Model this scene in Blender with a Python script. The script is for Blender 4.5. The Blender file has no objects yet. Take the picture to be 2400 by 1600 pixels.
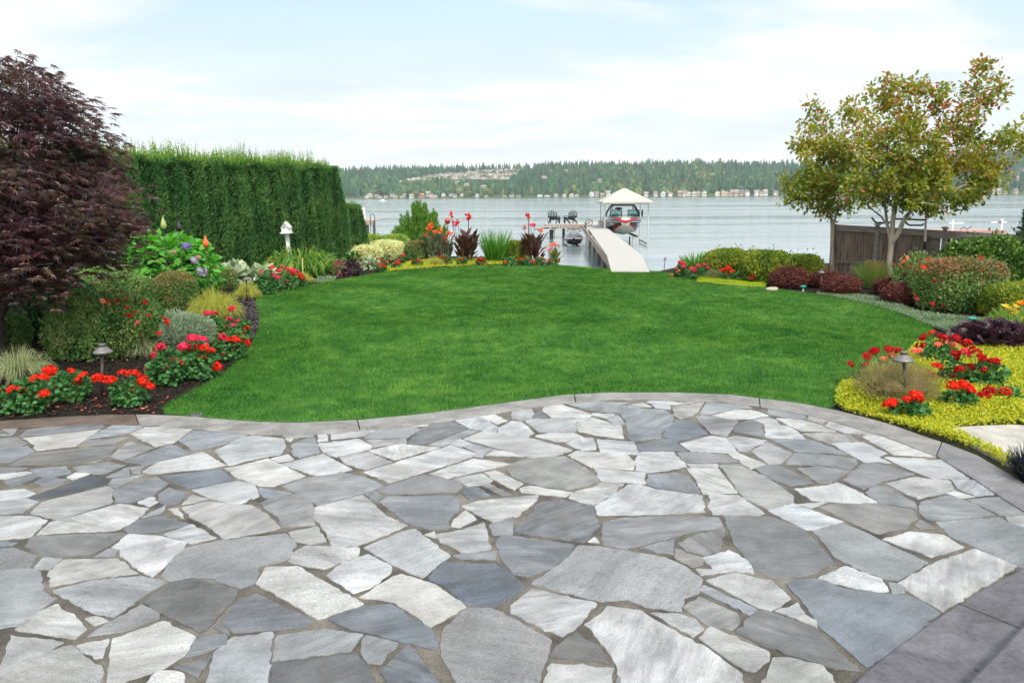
import bpy, math, random
import numpy as np
from mathutils import Vector, Matrix
S = bpy.context.scene
COL = S.collection
random.seed(7)
RG = np.random.default_rng(11)
R = math.radians

# ---------------------------------------------------------------- camera
FPX, HC = 1800.0, 2.2
PITCH, ROLL = math.atan((800 - 461) / FPX), R(-0.33)
cam_d = bpy.data.cameras.new('camera')
cam = bpy.data.objects.new('camera', cam_d)
COL.objects.link(cam)
cam_d.sensor_width = 36.0
cam_d.lens = 36.0 * FPX / 2400.0
cam_d.clip_start, cam_d.clip_end = 0.05, 9000
CR = Matrix.Rotation(math.pi / 2 - PITCH, 3, 'X') @ Matrix.Rotation(ROLL, 3, 'Z')
cam.matrix_world = Matrix.Translation((0, 0, HC)) @ CR.to_4x4()
S.camera = cam

# ---------------------------------------------------------------- world, sun, exposure
SUN_EL, SUN_AZ = R(54), R(158)          # azimuth measured clockwise from +Y
W = bpy.data.worlds.new('World'); S.world = W
W.use_nodes = True
wt = W.node_tree; wt.nodes.clear()
def wn(t, **k):
    n = wt.nodes.new(t)
    for a, b in k.items(): setattr(n, a, b)
    return n
def wmath(op, a, b=None):
    n = wn('ShaderNodeMath', operation=op)
    for i, v in enumerate((a, b)):
        if v is None: continue
        if isinstance(v, (int, float)): n.inputs[i].default_value = v
        else: wt.links.new(v, n.inputs[i])
    return n.outputs[0]
sky = wn('ShaderNodeTexSky', sky_type='NISHITA', sun_disc=False)
sky.sun_elevation, sky.sun_rotation = SUN_EL, SUN_AZ
sky.air_density, sky.dust_density, sky.ozone_density = 1.0, 1.5, 1.0
tc = wn('ShaderNodeTexCoord')
sep = wn('ShaderNodeSeparateXYZ'); wt.links.new(tc.outputs['Generated'], sep.inputs[0])
den = wmath('ADD', wmath('MAXIMUM', sep.outputs[2], 0.0), 0.16)
comb = wn('ShaderNodeCombineXYZ')
wt.links.new(wmath('DIVIDE', sep.outputs[0], den), comb.inputs[0])
wt.links.new(wmath('DIVIDE', sep.outputs[1], den), comb.inputs[1])
mp = wn('ShaderNodeMapping'); wt.links.new(comb.outputs[0], mp.inputs[0])
mp.inputs['Scale'].default_value = (0.62, 1.0, 1)
mp.inputs['Location'].default_value = (3.1, 0.55, 0)
mp.inputs['Rotation'].default_value = (0, 0, R(14))
n1 = wn('ShaderNodeTexNoise'); wt.links.new(mp.outputs[0], n1.inputs[0])
n1.inputs['Scale'].default_value = 1.15; n1.inputs['Detail'].default_value = 9; n1.inputs['Roughness'].default_value = 0.56
n1.inputs['Distortion'].default_value = 0.35
cr = wn('ShaderNodeValToRGB'); wt.links.new(n1.outputs[0], cr.inputs[0])
cr.color_ramp.elements[0].position = 0.41; cr.color_ramp.elements[0].color = (0.16, 0.16, 0.16, 1)
cr.color_ramp.elements[1].position = 0.57; cr.color_ramp.elements[1].color = (0.97, 0.97, 0.97, 1)
# thin veil towards the horizon
veil = wn('ShaderNodeMapRange'); wt.links.new(sep.outputs[2], veil.inputs[0])
veil.inputs[1].default_value = 0.02; veil.inputs[2].default_value = 0.24
veil.inputs[3].default_value = 0.95; veil.inputs[4].default_value = 0.08
cov = wmath('MAXIMUM', cr.outputs[0], veil.outputs[0])
mixc = wn('ShaderNodeMixRGB'); wt.links.new(cov, mixc.inputs[0])
blue = wn('ShaderNodeMixRGB', blend_type='ADD'); blue.inputs[0].default_value = 1
skm = wn('ShaderNodeMixRGB', blend_type='MULTIPLY'); skm.inputs[0].default_value = 1; wt.links.new(sky.outputs[0], skm.inputs[1]); skm.inputs[2].default_value = (.10, .10, .10, 1)
wt.links.new(skm.outputs[0], blue.inputs[1]); blue.inputs[2].default_value = (4.2, 5.8, 6.75, 1)
wt.links.new(blue.outputs[0], mixc.inputs[1])
n2_ = wn('ShaderNodeTexNoise'); wt.links.new(mp.outputs[0], n2_.inputs[0]); n2_.inputs['Scale'].default_value = 2.3; n2_.inputs['Detail'].default_value = 7
cc = wn('ShaderNodeValToRGB'); wt.links.new(n2_.outputs[0], cc.inputs[0])
cc.color_ramp.elements[0].position = 0.35; cc.color_ramp.elements[0].color = (.70, .715, .732, 1)
cc.color_ramp.elements[1].position = 0.62; cc.color_ramp.elements[1].color = (.81, .812, .815, 1)
ccm = wn('ShaderNodeMixRGB', blend_type='MULTIPLY'); ccm.inputs[0].default_value = 1; wt.links.new(cc.outputs[0], ccm.inputs[1]); ccm.inputs[2].default_value = (10, 10, 10, 1)
wt.links.new(ccm.outputs[0], mixc.inputs[2])
# cloud glow added round the veiled sun, unseen behind the camera, to light plants
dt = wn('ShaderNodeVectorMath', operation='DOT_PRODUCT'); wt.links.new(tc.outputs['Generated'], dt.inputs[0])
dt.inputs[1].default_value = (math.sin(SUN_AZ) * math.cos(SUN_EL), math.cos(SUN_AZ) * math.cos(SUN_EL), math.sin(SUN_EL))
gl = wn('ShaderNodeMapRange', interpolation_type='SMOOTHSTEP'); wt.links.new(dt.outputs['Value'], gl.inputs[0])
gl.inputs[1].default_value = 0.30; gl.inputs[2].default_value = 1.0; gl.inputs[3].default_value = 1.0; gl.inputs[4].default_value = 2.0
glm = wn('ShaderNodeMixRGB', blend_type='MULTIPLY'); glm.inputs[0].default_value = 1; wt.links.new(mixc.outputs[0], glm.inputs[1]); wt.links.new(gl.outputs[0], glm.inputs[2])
bg = wn('ShaderNodeBackground'); bg.inputs[1].default_value = 0.10
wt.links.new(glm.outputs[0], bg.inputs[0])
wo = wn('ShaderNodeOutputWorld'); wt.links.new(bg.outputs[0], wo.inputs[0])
sun_d = bpy.data.lights.new('sun', 'SUN'); sun = bpy.data.objects.new('sun', sun_d); COL.objects.link(sun)
sun_d.energy, sun_d.angle, sun_d.color = 2.7, R(7), (1.0, 0.94, 0.85)
sdir = Vector((math.sin(SUN_AZ) * math.cos(SUN_EL), math.cos(SUN_AZ) * math.cos(SUN_EL), math.sin(SUN_EL)))
sun.rotation_euler = sdir.to_track_quat('Z', 'Y').to_euler(); sun.location = (0, -20, 40)
S.view_settings.view_transform = 'Standard'; S.view_settings.look = 'None'
S.view_settings.exposure = 0.50; S.view_settings.gamma = 1.0
S.render.engine = 'CYCLES'
cy = S.cycles
cy.use_denoising = True; cy.max_bounces = 7; cy.diffuse_bounces = 2; cy.glossy_bounces = 3
cy.transmission_bounces = 5; cy.transparent_max_bounces = 8; cy.volume_bounces = 0
cy.caustics_reflective = False; cy.caustics_refractive = False

# ---------------------------------------------------------------- pixel helpers (photo pixels 2400 x 1600)
def ray(px, py): return CR @ Vector(((px - 1200) / FPX, -(py - 800) / FPX, -1))
def G(px, py, z=0.0):
    v = ray(px, py); k = (z - HC) / v.z
    return Vector((v.x * k, v.y * k, z))
def AT(px, py, Y):
    v = ray(px, py); k = Y / v.y
    return Vector((v.x * k, Y, HC + v.z * k))
def spot(xl, xr, yt, yb, dr=1.0, zb=0.0):
    m = (xl + xr) / 2
    g = G(m, yb, zb); Y = g.y
    for _ in range(3):
        a, b = AT(xl, yb, Y).x, AT(xr, yb, Y).x
        rx = (b - a) / 2; Y = g.y + rx * dr * 0.85
    return (a + b) / 2, Y, rx, AT(m, yt, Y).z - zb

# ---------------------------------------------------------------- materials
def newmat(name):
    m = bpy.data.materials.new(name); m.use_nodes = True
    t = m.node_tree; t.nodes.clear()
    o = t.nodes.new('ShaderNodeOutputMaterial')
    return m, t, o
class NT:
    def __init__(s, t): s.t = t
    def n(s, typ, ins=None, **k):
        q = s.t.nodes.new(typ)
        for a, b in k.items(): setattr(q, a, b)
        for a, b in (ins or {}).items():
            if hasattr(b, 'links') or isinstance(b, bpy.types.NodeSocket): s.t.links.new(b, q.inputs[a])
            else: q.inputs[a].default_value = b
        return q
    def ramp(s, fac, stops, interp='LINEAR'):
        q = s.t.nodes.new('ShaderNodeValToRGB'); s.t.links.new(fac, q.inputs[0])
        e = q.color_ramp.elements; q.color_ramp.interpolation = interp
        while len(e) < len(stops): e.new(0.5)
        for i, (p, c) in enumerate(stops):
            e[i].position = p; e[i].color = (*c, 1)
        return q.outputs[0]
def c4(c): return (*c, 1)
def leafmat(name, cols, rough=0.5, trans=0.3, spec=0.3, nscale=0.0, tint=1.0):
    """per-leaf colour: each leaf (mesh island) picks one of the colours"""
    m, t, o = newmat(name); N = NT(t)
    g = N.n('ShaderNodeNewGeometry')
    k = len(cols); st = [(i / max(1, k - 1), c) for i, c in enumerate(cols)]
    fac = g.outputs['Random Per Island']
    if nscale:
        tcn = N.n('ShaderNodeTexCoord')
        nz = N.n('ShaderNodeTexNoise', {0: tcn.outputs['Object'], 'Scale': nscale, 'Detail': 2.0})
        mr = N.n('ShaderNodeMapRange', {0: nz.outputs[0], 1: 0.3, 2: 0.7})
        mx = N.n('ShaderNodeMix', {0: 0.55, 2: fac, 3: mr.outputs[0]})
        fac = mx.outputs[0]
    col = N.ramp(fac, st)
    p = N.n('ShaderNodeBsdfPrincipled', {'Base Color': col, 'Roughness': rough, 'Specular IOR Level': spec})
    if trans > 0:
        hs = N.n('ShaderNodeHueSaturation', {'Value': 1.5, 'Saturation': 1.1, 'Color': col})
        tr = N.n('ShaderNodeBsdfTranslucent', {0: hs.outputs[0]})
        mx = N.n('ShaderNodeMixShader', {0: trans, 1: p.outputs[0], 2: tr.outputs[0]})
        t.links.new(mx.outputs[0], o.inputs[0])
    else: t.links.new(p.outputs[0], o.inputs[0])
    return m
def plain(name, col, rough=0.5, spec=0.4, metal=0.0, var=0.0, nscale=8.0, bump=0.0, stretch=(1, 1, 1), bdist=0.01, coat=0.0):
    m, t, o = newmat(name); N = NT(t)
    p = N.n('ShaderNodeBsdfPrincipled', {'Roughness': rough, 'Specular IOR Level': spec, 'Metallic': metal, 'Coat Weight': coat})
    if var or bump:
        tcn = N.n('ShaderNodeTexCoord')
        mpn = N.n('ShaderNodeMapping', {0: tcn.outputs['Object'], 'Scale': stretch})
        nz = N.n('ShaderNodeTexNoise', {0: mpn.outputs[0], 'Scale': nscale, 'Detail': 6.0, 'Roughness': 0.6})
        lo = tuple(max(0, c * (1 - var)) for c in col); hi = tuple(min(1, c * (1 + var)) for c in col)
        t.links.new(N.ramp(nz.outputs[0], [(0.3, lo), (0.7, hi)]), p.inputs['Base Color'])
        if bump:
            b = N.n('ShaderNodeBump', {'Strength': bump, 'Distance': bdist, 'Height': nz.outputs[0]})
            t.links.new(b.outputs[0], p.inputs['Normal'])
    else: p.inputs['Base Color'].default_value = c4(col)
    t.links.new(p.outputs[0], o.inputs[0])
    return m
MATS = {}
def M(name, *a, **k):
    if name not in MATS: MATS[name] = plain(name, *a, **k)
    return MATS[name]

# ---------------------------------------------------------------- geometry collector
SINK = [(RG.normal(size=3), RG.uniform(0, 6.28)) for _ in range(24)]
def n3(P, f, o=0):
    """cheap smooth noise in about -1..1"""
    out = np.zeros(len(P))
    for i in range(6):
        k, ph = SINK[(i + o) % 24]
        out += np.sin(P @ (k * f) + ph + o)
    return out / 3.0
def unit(a): return a / np.maximum(np.linalg.norm(a, axis=1, keepdims=True), 1e-9)
LEAF = (np.array([(0, 0, 0), (.42, .27, .07), (1, 0, -.04), (.42, -.27, .07)]), np.array([(0, 1, 2), (0, 2, 3)]))
LEAF6 = (np.array([(0, 0, 0), (.22, .2, .04), (.6, .25, .05), (1, 0, -.12), (.6, -.25, .05), (.22, -.2, .04), (.5, 0, -.03)]),
         np.array([(0, 1, 6), (1, 2, 6), (2, 3, 6), (3, 4, 6), (4, 5, 6), (5, 0, 6)]))
def _maple():
    v = [(0, 0, 0)]; t = []
    for a, l in ((-105, .5), (-68, .8), (-32, .95), (0, 1.08), (32, .95), (68, .8), (105, .5)):
        c, s = math.cos(R(a)), math.sin(R(a)); i = len(v)
        v += [(c * l * .45 - s * .085, s * l * .45 + c * .085, .02), (c * l, s * l, -.14), (c * l * .45 + s * .085, s * l * .45 - c * .085, .02)]
        t += [(0, i + 2, i + 1), (0, i + 1, i)]
    return np.array(v), np.array(t)
MAPLE = _maple()
def _round(k=9, notch=True):
    v = [(.42, 0, -.06)]
    for i in range(k):
        a = R(-150 + 300 * i / (k - 1)); r = .5 if i % 2 == 0 else .46
        v.append((.42 + r * math.cos(a), r * math.sin(a), .05 + .05 * (i % 2)))
    v.append((.1, 0, 0)); t = [(0, i + 1, i + 2) for i in range(k - 1)] + [(0, k, k + 1), (0, k + 1, 1)]
    return np.array(v), np.array(t)
ROUND = _round()
NEEDLE = (np.array([(0, .03, 0), (0, -.03, 0), (1, 0, 0)]), np.array([(0, 1, 2)]))
PETAL = (np.array([(0, 0, 0), (.5, .36, .08), (.95, .22, .02), (.95, -.22, .02), (.5, -.36, .08)]), np.array([(0, 1, 2), (0, 2, 3), (0, 3, 4)]))
SPRAY = (np.array([(0, 0, 0), (.35, .2, .05), (.5, .08, 0), (.8, .16, .03), (1, 0, -.02), (.8, -.16, .03), (.5, -.08, 0), (.35, -.2, .05)]),
         np.array([(0, 1, 2), (0, 2, 6), (0, 6, 7), (2, 3, 4), (2, 4, 6), (4, 5, 6)]))
class Geo:
    def __init__(s): s.V = []; s.T = []; s.Mi = []; s.n = 0; s.C = []
    def tris(s, V, T, m=0, col=None):
        V = np.asarray(V, float).reshape(-1, 3); T = np.asarray(T, int).reshape(-1, 3)
        s.V.append(V); s.T.append(T + s.n); s.Mi.append(np.full(len(T), m)); s.n += len(V)
        if col is not None: s.C.append(np.broadcast_to(np.asarray(col, float), (len(V), 3)))
        return s
    def leaves(s, P, D, Nn, size, tpl=LEAF, m=0, aspect=1.0):
        P = np.asarray(P, float); n = len(P)
        if n == 0: return s
        D = unit(np.asarray(D, float)); B = np.cross(Nn, D); B = unit(B + 1e-6); Z = np.cross(D, B)
        size = np.broadcast_to(np.asarray(size, float), (n,))
        tv, tt = tpl
        V = P[:, None] + size[:, None, None] * (tv[None, :, 0:1] * D[:, None] + aspect * tv[None, :, 1:2] * B[:, None] + tv[None, :, 2:3] * Z[:, None])
        T = (tt[None] + (np.arange(n) * len(tv))[:, None, None])
        return s.tris(V.reshape(-1, 3), T.reshape(-1, 3), m)
    def scatter(s, P, Nn, size, tpl=LEAF, m=0, out=0.6, up=0.3, rnd=0.8, aspect=1.0):
        """leaves at P pointing mostly outward along Nn"""
        n = len(P); rv = RG.normal(size=(n, 3))
        D = unit(Nn * out + rv * rnd + np.array([0, 0, up]))
        N2 = unit(Nn * 0.8 + RG.normal(size=(n, 3)) * 0.7 + np.array([0, 0, .35]))
        sz = np.asarray(size) * RG.uniform(.7, 1.25, n)
        return s.leaves(P, D, N2, sz, tpl, m, aspect)
    def blades(s, B, D, L, droop, width, m=0, seg=4, tip=0.0):
        """grass-like strips: base B, start direction D, length L, droop = downward bend"""
        n = len(B); D = unit(np.asarray(D, float)); L = np.broadcast_to(L, (n,)); droop = np.broadcast_to(droop, (n,)); width = np.broadcast_to(width, (n,))
        side = unit(np.cross(D, RG.normal(size=(n, 3))))
        p = np.array(B, float); d = D.copy(); rows = []
        for i in range(seg + 1):
            w = width * (1 - (i / seg) ** 2 * (1 - tip)) * (0.7 if i == 0 else 1)
            rows.append(p - side * w[:, None] / 2)
            rows.append(p + side * w[:, None] / 2)
            p = p + d * (L / seg)[:, None]
            d = unit(d + np.array([0, 0, -1.0]) * (droop / seg)[:, None])
        V = np.stack(rows, 1); k = V.shape[1]
        T = []
        for i in range(seg):
            a = 2 * i; T += [(a, a + 1, a + 3), (a, a + 3, a + 2)]
        T = np.array(T)[None] + (np.arange(n) * k)[:, None, None]
        return s.tris(V.reshape(-1, 3), T.reshape(-1, 3), m)
    def tube(s, path, rad, m=0, k=7, cap=True):
        path = [Vector(p) for p in path]
        if isinstance(rad, (int, float)): rad = [rad] * len(path)
        V = []; T = []
        for i, p in enumerate(path):
            t = (path[min(i + 1, len(path) - 1)] - path[max(i - 1, 0)]).normalized()
            a = t.orthogonal().normalized() if i == 0 else (a - t * a.dot(t)).normalized()
            b = t.cross(a)
            for j in range(k):
                w = 2 * math.pi * j / k
                V.append(p + (a * math.cos(w) + b * math.sin(w)) * rad[i])
        for i in range(len(path) - 1):
            for j in range(k):
                q = (j + 1) % k
                T += [(i * k + j, i * k + q, (i + 1) * k + q), (i * k + j, (i + 1) * k + q, (i + 1) * k + j)]
        if cap:
            for i, fl in ((0, 1), (len(path) - 1, 0)):
                V.append(path[i]); c = len(V) - 1
                for j in range(k):
                    q = (j + 1) % k
                    T.append((c, i * k + q, i * k + j) if fl else (c, i * k + j, i * k + q))
        return s.tris(np.array([tuple(v) for v in V]), T, m)
    def lathe(s, prof, c=(0, 0, 0), k=20, m=0):
        V = []; T = []
        for r, z in prof:
            for j in range(k):
                w = 2 * math.pi * j / k; V.append((c[0] + r * math.cos(w), c[1] + r * math.sin(w), c[2] + z))
        for i in range(len(prof) - 1):
            for j in range(k):
                q = (j + 1) % k
                T += [(i * k + j, i * k + q, (i + 1) * k + q), (i * k + j, (i + 1) * k + q, (i + 1) * k + j)]
        return s.tris(V, T, m)
    def box(s, lo, hi, m=0, mat=None):
        x0, y0, z0 = lo; x1, y1, z1 = hi
        V = [(x, y, z) for z in (z0, z1) for y in (y0, y1) for x in (x0, x1)]
        T = [(0, 2, 3), (0, 3, 1), (4, 5, 7), (4, 7, 6), (0, 1, 5), (0, 5, 4), (2, 6, 7), (2, 7, 3), (0, 4, 6), (0, 6, 2), (1, 3, 7), (1, 7, 5)]
        if mat is not None: V = [tuple(mat @ Vector(v)) for v in V]
        return s.tris(V, T, m)
    def bar(s, a, b, w, h, m=0, up=(0, 0, 1)):
        """square bar from a to b, w across, h along up"""
        a, b = Vector(a), Vector(b); d = b - a; L = d.length; d.normalize()
        u = Vector(up); x = d.cross(u)
        if x.length < 1e-4: x = d.orthogonal()
        x.normalize(); u = x.cross(d)
        mt = Matrix((x, d, u)).transposed().to_4x4(); mt.translation = a
        return s.box((-w / 2, 0, -h / 2), (w / 2, L, h / 2), m, mt)
    def ball(s, c, r, m=0, k=14, noise=0.0):
        if isinstance(r, (int, float)): r = (r, r, r)
        V = []; T = []; nl = k // 2 + 1
        for i in range(nl + 1):
            th = math.pi * i / nl
            for j in range(k):
                ph = 2 * math.pi * j / k
                V.append((math.sin(th) * math.cos(ph), math.sin(th) * math.sin(ph), math.cos(th)))
        V = np.array(V)
        if noise: V = V * (1 + noise * n3(V, 3.1))[:, None]
        V = V * np.array(r) + np.array(c)
        for i in range(nl):
            for j in range(k):
                q = (j + 1) % k
                T += [(i * k + j, (i + 1) * k + j, (i + 1) * k + q), (i * k + j, (i + 1) * k + q, i * k + q)]
        return s.tris(V, T, m)
    def loft(s, rings, m=0, closed=True, mats=None, caps=True):
        """rings: list of equally long point lists"""
        k = len(rings[0]); V = [p for r in rings for p in r]
        kk = k if closed else k - 1
        for j in range(kk):
            T = []; q = (j + 1) % k
            for i in range(len(rings) - 1):
                T += [(i * k + j, i * k + q, (i + 1) * k + q), (i * k + j, (i + 1) * k + q, (i + 1) * k + j)]
            s.T.append(np.array(T) + s.n); s.Mi.append(np.full(len(T), mats[j] if mats else m))
        if caps and closed:
            for i, fl in ((0, 1), (len(rings) - 1, 0)):
                T = [(i * k, i * k + j + 1, i * k + j) if fl else (i * k, i * k + j, i * k + j + 1) for j in range(1, k - 1)]
                s.T.append(np.array(T) + s.n); s.Mi.append(np.full(len(T), m if mats is None else mats[0]))
        V = np.array([tuple(v) for v in V]); s.V.append(V); s.n += len(V)
        return s
    def mesh(s, name, mats, smooth=False):
        V = np.concatenate(s.V); T = np.concatenate(s.T); Mi = np.concatenate(s.Mi)
        me = bpy.data.meshes.new(name)
        me.vertices.add(len(V)); me.vertices.foreach_set('co', V.astype(np.float32).ravel())
        me.loops.add(len(T) * 3); me.loops.foreach_set('vertex_index', T.astype(np.int32).ravel())
        me.polygons.add(len(T)); me.polygons.foreach_set('loop_start', (np.arange(len(T)) * 3).astype(np.int32))
        try: me.polygons.foreach_set('loop_total', np.full(len(T), 3, np.int32))
        except Exception: pass
        for q in (mats if isinstance(mats, (list, tuple)) else [mats]): me.materials.append(q)
        me.polygons.foreach_set('material_index', Mi.astype(np.int32))
        me.polygons.foreach_set('use_smooth', np.full(len(T), bool(smooth)))
        if s.C:
            C = np.concatenate(s.C); at = me.color_attributes.new('Col', 'FLOAT_COLOR', 'POINT')
            at.data.foreach_set('color', np.concatenate([C, np.ones((len(C), 1))], 1).astype(np.float32).ravel())
        me.update(calc_edges=True); me.validate()
        if smooth == 'auto':
            pass
        return me
    def obj(s, name, mats, parent=None, loc=(0, 0, 0), smooth=False):
        return link(name, s.mesh(name, mats, smooth), parent, loc)
def link(name, data, parent=None, loc=(0, 0, 0), rz=0.0):
    o = bpy.data.objects.new(name, data); COL.objects.link(o)
    o.location = loc; o.rotation_euler = (0, 0, rz)
    if parent: o.parent = parent
    return o
def tag(o, label=None, cat=None, group=None, kind=None):
    if label: o['label'] = label
    if cat: o['category'] = cat
    if group: o['group'] = group
    if kind: o['kind'] = kind
    return o
def thing(name, label, cat, loc=(0, 0, 0), rz=0.0, group=None):
    return tag(link(name, None, None, loc, rz), label, cat, group)

# ---------------------------------------------------------------- point sets for foliage
def shell(n, r, e=2.0, lump=0.1, f=2.2, depth=0.25, cz=None, zmin=0.02, seed=0, flat=0.0):
    """points and outward normals on a lumpy superellipsoid standing on z=0 (half heights r[2], centre cz)"""
    rx, ry, rz = r; cz = rz if cz is None else cz
    d = unit(RG.normal(size=(int(n * 1.6) + 8, 3)))
    a = np.array([rx, ry, rz])
    q = d * a; q = unit(q)                       # even out stretched shapes
    rad = (np.abs(q / a) ** e).sum(1) ** (-1 / e)
    P = q * rad[:, None]
    hi = lump * .55 * n3(P * 1.0 + seed, 9.0, (seed + 7) % 20)
    Nn = unit(np.sign(q) * np.abs(P / a) ** (e - 1) / a)
    rr = (1 + lump * n3(P / a.mean() + seed, f, seed % 20) + hi) * (1 - depth * RG.random(len(P)) ** 2)
    P = P * rr[:, None]; P[:, 2] += cz
    k = P[:, 2] > zmin
    return P[k][:n], Nn[k][:n]

# ================================================================ SETTING
ZW = -0.9                                            # lake level
def poly_px(pts, z=0.0): return [G(x, y, z) for x, y in pts]
def inpoly(X, Y, poly):
    c = np.zeros(len(X), bool); n = len(poly)
    for i in range(n):
        x0, y0 = poly[i][0], poly[i][1]; x1, y1 = poly[(i + 1) % n][0], poly[(i + 1) % n][1]
        k = ((y0 > Y) != (y1 > Y)) & (X < (x1 - x0) * (Y - y0) / ((y1 - y0) or 1e-9) + x0)
        c ^= k
    return c
def ngon(name, polys, mats, z0=None):
    """polys: list of 3-D outlines (top); z0: add a skirt down to z0"""
    V = []; F = []
    for p in polys:
        b = len(V); n = len(p); V += [tuple(q) for q in p]; F.append(list(range(b, b + n)))
        if z0 is not None:
            V += [(q[0], q[1], z0) for q in p]
            for i in range(n):
                j = (i + 1) % n; F.append([b + i, b + n + i, b + n + j, b + j])
    me = bpy.data.meshes.new(name); me.from_pydata(V, [], F)
    for m in mats if isinstance(mats, list) else [mats]: me.materials.append(m)
    me.update(); me.validate()
    return me

# ---- hills and lake bed
RX = np.array([700, 800, 1000, 1200, 1400, 1600, 1850, 2000, 2120, 2250, 2400, 2700]); RY = np.array([402, 399, 393, 387, 383, 381, 383, 381, 373, 362, 352, 350])
RWX = np.array([AT(x, 460, 2300).x for x in RX]); RWZ = np.array([AT(x, y, 2300).z for x, y in zip(RX, RY)]) - 19
def hz(X, Y):
    X = np.asarray(X, float); Y = np.asarray(Y, float)
    s = np.clip((Y - 1600) / 700, 0, 1.6); s2 = np.where(s < 1, s * s * (3 - 2 * s) * .55 + s * .45, 1 - (s - 1) * .35)
    return ZW + .6 + np.interp(X, RWX, RWZ) * s2 + np.clip(Y - 1600, 0, 60) * .04
def grid_mesh(name, xs, ys, zf, mat):
    X, Y = np.meshgrid(xs, ys); Z = zf(X, Y); n = len(xs)
    g = Geo(); i = np.arange(len(ys) - 1)[:, None] * n + np.arange(n - 1)[None]
    i = i.ravel(); T = np.concatenate([np.stack([i, i + 1, i + n + 1], 1), np.stack([i, i + n + 1, i + n], 1)])
    g.tris(np.stack([X, Y, Z], -1).reshape(-1, 3), T)
    return g.mesh(name, mat, True)
tag(link('hills', grid_mesh('hills', np.linspace(-2600, 3600, 60), np.concatenate([[-80, 800, 1590], np.linspace(1600, 2700, 24)]),
    lambda X, Y: np.where(Y < 1599, -3.0, hz(X, Y)), M('hill_soil', (.06, .09, .035), .9, .1, var=.4, nscale=.02))), kind='structure')

# ---- lake
wm, t, o = newmat('lake_water'); N = NT(t)
tcn = N.n('ShaderNodeTexCoord')
mp1 = N.n('ShaderNodeMapping', {0: tcn.outputs['Object'], 'Scale': (.20, 1.0, 1), 'Rotation': (0, 0, R(6))})
nz1 = N.n('ShaderNodeTexNoise', {0: mp1.outputs[0], 'Scale': 1.5, 'Detail': 4.0, 'Roughness': .55})
mp2 = N.n('ShaderNodeMapping', {0: tcn.outputs['Object'], 'Scale': (.12, 1.0, 1), 'Rotation': (0, 0, R(-6))})
nz2 = N.n('ShaderNodeTexNoise', {0: mp2.outputs[0], 'Scale': .16, 'Detail': 5.0, 'Roughness': .6})
mp3 = N.n('ShaderNodeMapping', {0: tcn.outputs['Object'], 'Scale': (.10, 1.0, 1)})
nz3 = N.n('ShaderNodeTexNoise', {0: mp3.outputs[0], 'Scale': .011, 'Detail': 4.0, 'Roughness': .6})
amp = N.n('ShaderNodeMapRange', {0: nz3.outputs[0], 1: .40, 2: .62, 3: .06, 4: 1.0})
b1 = N.n('ShaderNodeBump', {'Strength': .26, 'Distance': .10, 'Height': nz1.outputs[0]})
b2 = N.n('ShaderNodeBump', {'Distance': .17, 'Height': nz2.outputs[0], 'Normal': b1.outputs[0], 'Strength': amp.outputs[0]})
nz4 = N.n('ShaderNodeTexNoise', {0: mp3.outputs[0], 'Scale': .05, 'Detail': 6.0, 'Roughness': .65})
rgh = N.n('ShaderNodeMapRange', {0: nz4.outputs[0], 1: .40, 2: .62, 3: .03, 4: .22})
p = N.n('ShaderNodeBsdfPrincipled', {'Base Color': N.ramp(nz4.outputs[0], [(.40, (.28, .335, .355)), (.60, (.17, .225, .245))]), 'Roughness': rgh.outputs[0], 'IOR': 1.6, 'Specular IOR Level': .5, 'Normal': b2.outputs[0]})
t.links.new(p.outputs[0], o.inputs[0])
g = Geo(); xs = [-2600, -200, 200, 3600]; ys = [-80, 20, 200, 1640]
V = [(x, y, ZW) for y in ys for x in xs]; T = []
for j in range(3):
    for i in range(3):
        a = j * 4 + i; T += [(a, a + 1, a + 5), (a, a + 5, a + 4)]
tag(g.tris(V, T).obj('water', wm), kind='structure')

# ---- far shore: houses first (so that the wood keeps clear of them)
def hill_hit(px, py):
    v = ray(px, py)
    for Y in np.arange(1602, 2340, 4.0):
        k = Y / v.y; X = v.x * k
        if HC + v.z * k <= float(hz(X, Y)) + 2: return X, Y, float(hz(X, Y))
    k = 2290 / v.y
    return v.x * k, 2290.0, float(hz(v.x * k, 2290))
HOUSES = []                                         # X, Y, z, w, d, h, wall, roof, label, group
def lerp_row(pts, n, jx=2.0, jy=1.2):
    pts = np.array(pts, float); s = np.concatenate([[0], np.cumsum(np.hypot(*np.diff(pts, axis=0).T))]); q = np.linspace(0, s[-1], n)
    return [(np.interp(a, s, pts[:, 0]) + random.uniform(-jx, jx), np.interp(a, s, pts[:, 1]) + random.uniform(-jy, jy)) for a in q]
WALLS = [(.70, .67, .62), (.68, .60, .51), (.72, .71, .70), (.55, .43, .34), (.62, .51, .45), (.48, .43, .40)]
ROOFS = [(.22, .17, .15), (.30, .26, .24), (.36, .26, .20), (.16, .15, .16)]
for rowp, n in ((((944, 425), (1010, 414), (1062, 408)), 10), (((1012, 412), (1110, 404), (1217, 399)), 21), (((1060, 418), (1190, 417)), 14),
                (((1070, 411), (1205, 408)), 15), (((1100, 400), (1205, 396)), 7), (((980, 421), (1060, 415)), 6)):
    for px, py in lerp_row(rowp, n):
        X, Y, z = hill_hit(px, py); HOUSES.append((X, Y, z, random.uniform(9, 16), 9, random.uniform(5, 8), random.choice(WALLS[:5]), random.choice(ROOFS),
            'small pale house in the terraced rows high on the wooded far hillside', 'houses in terraced rows on the far hillside'))
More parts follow.
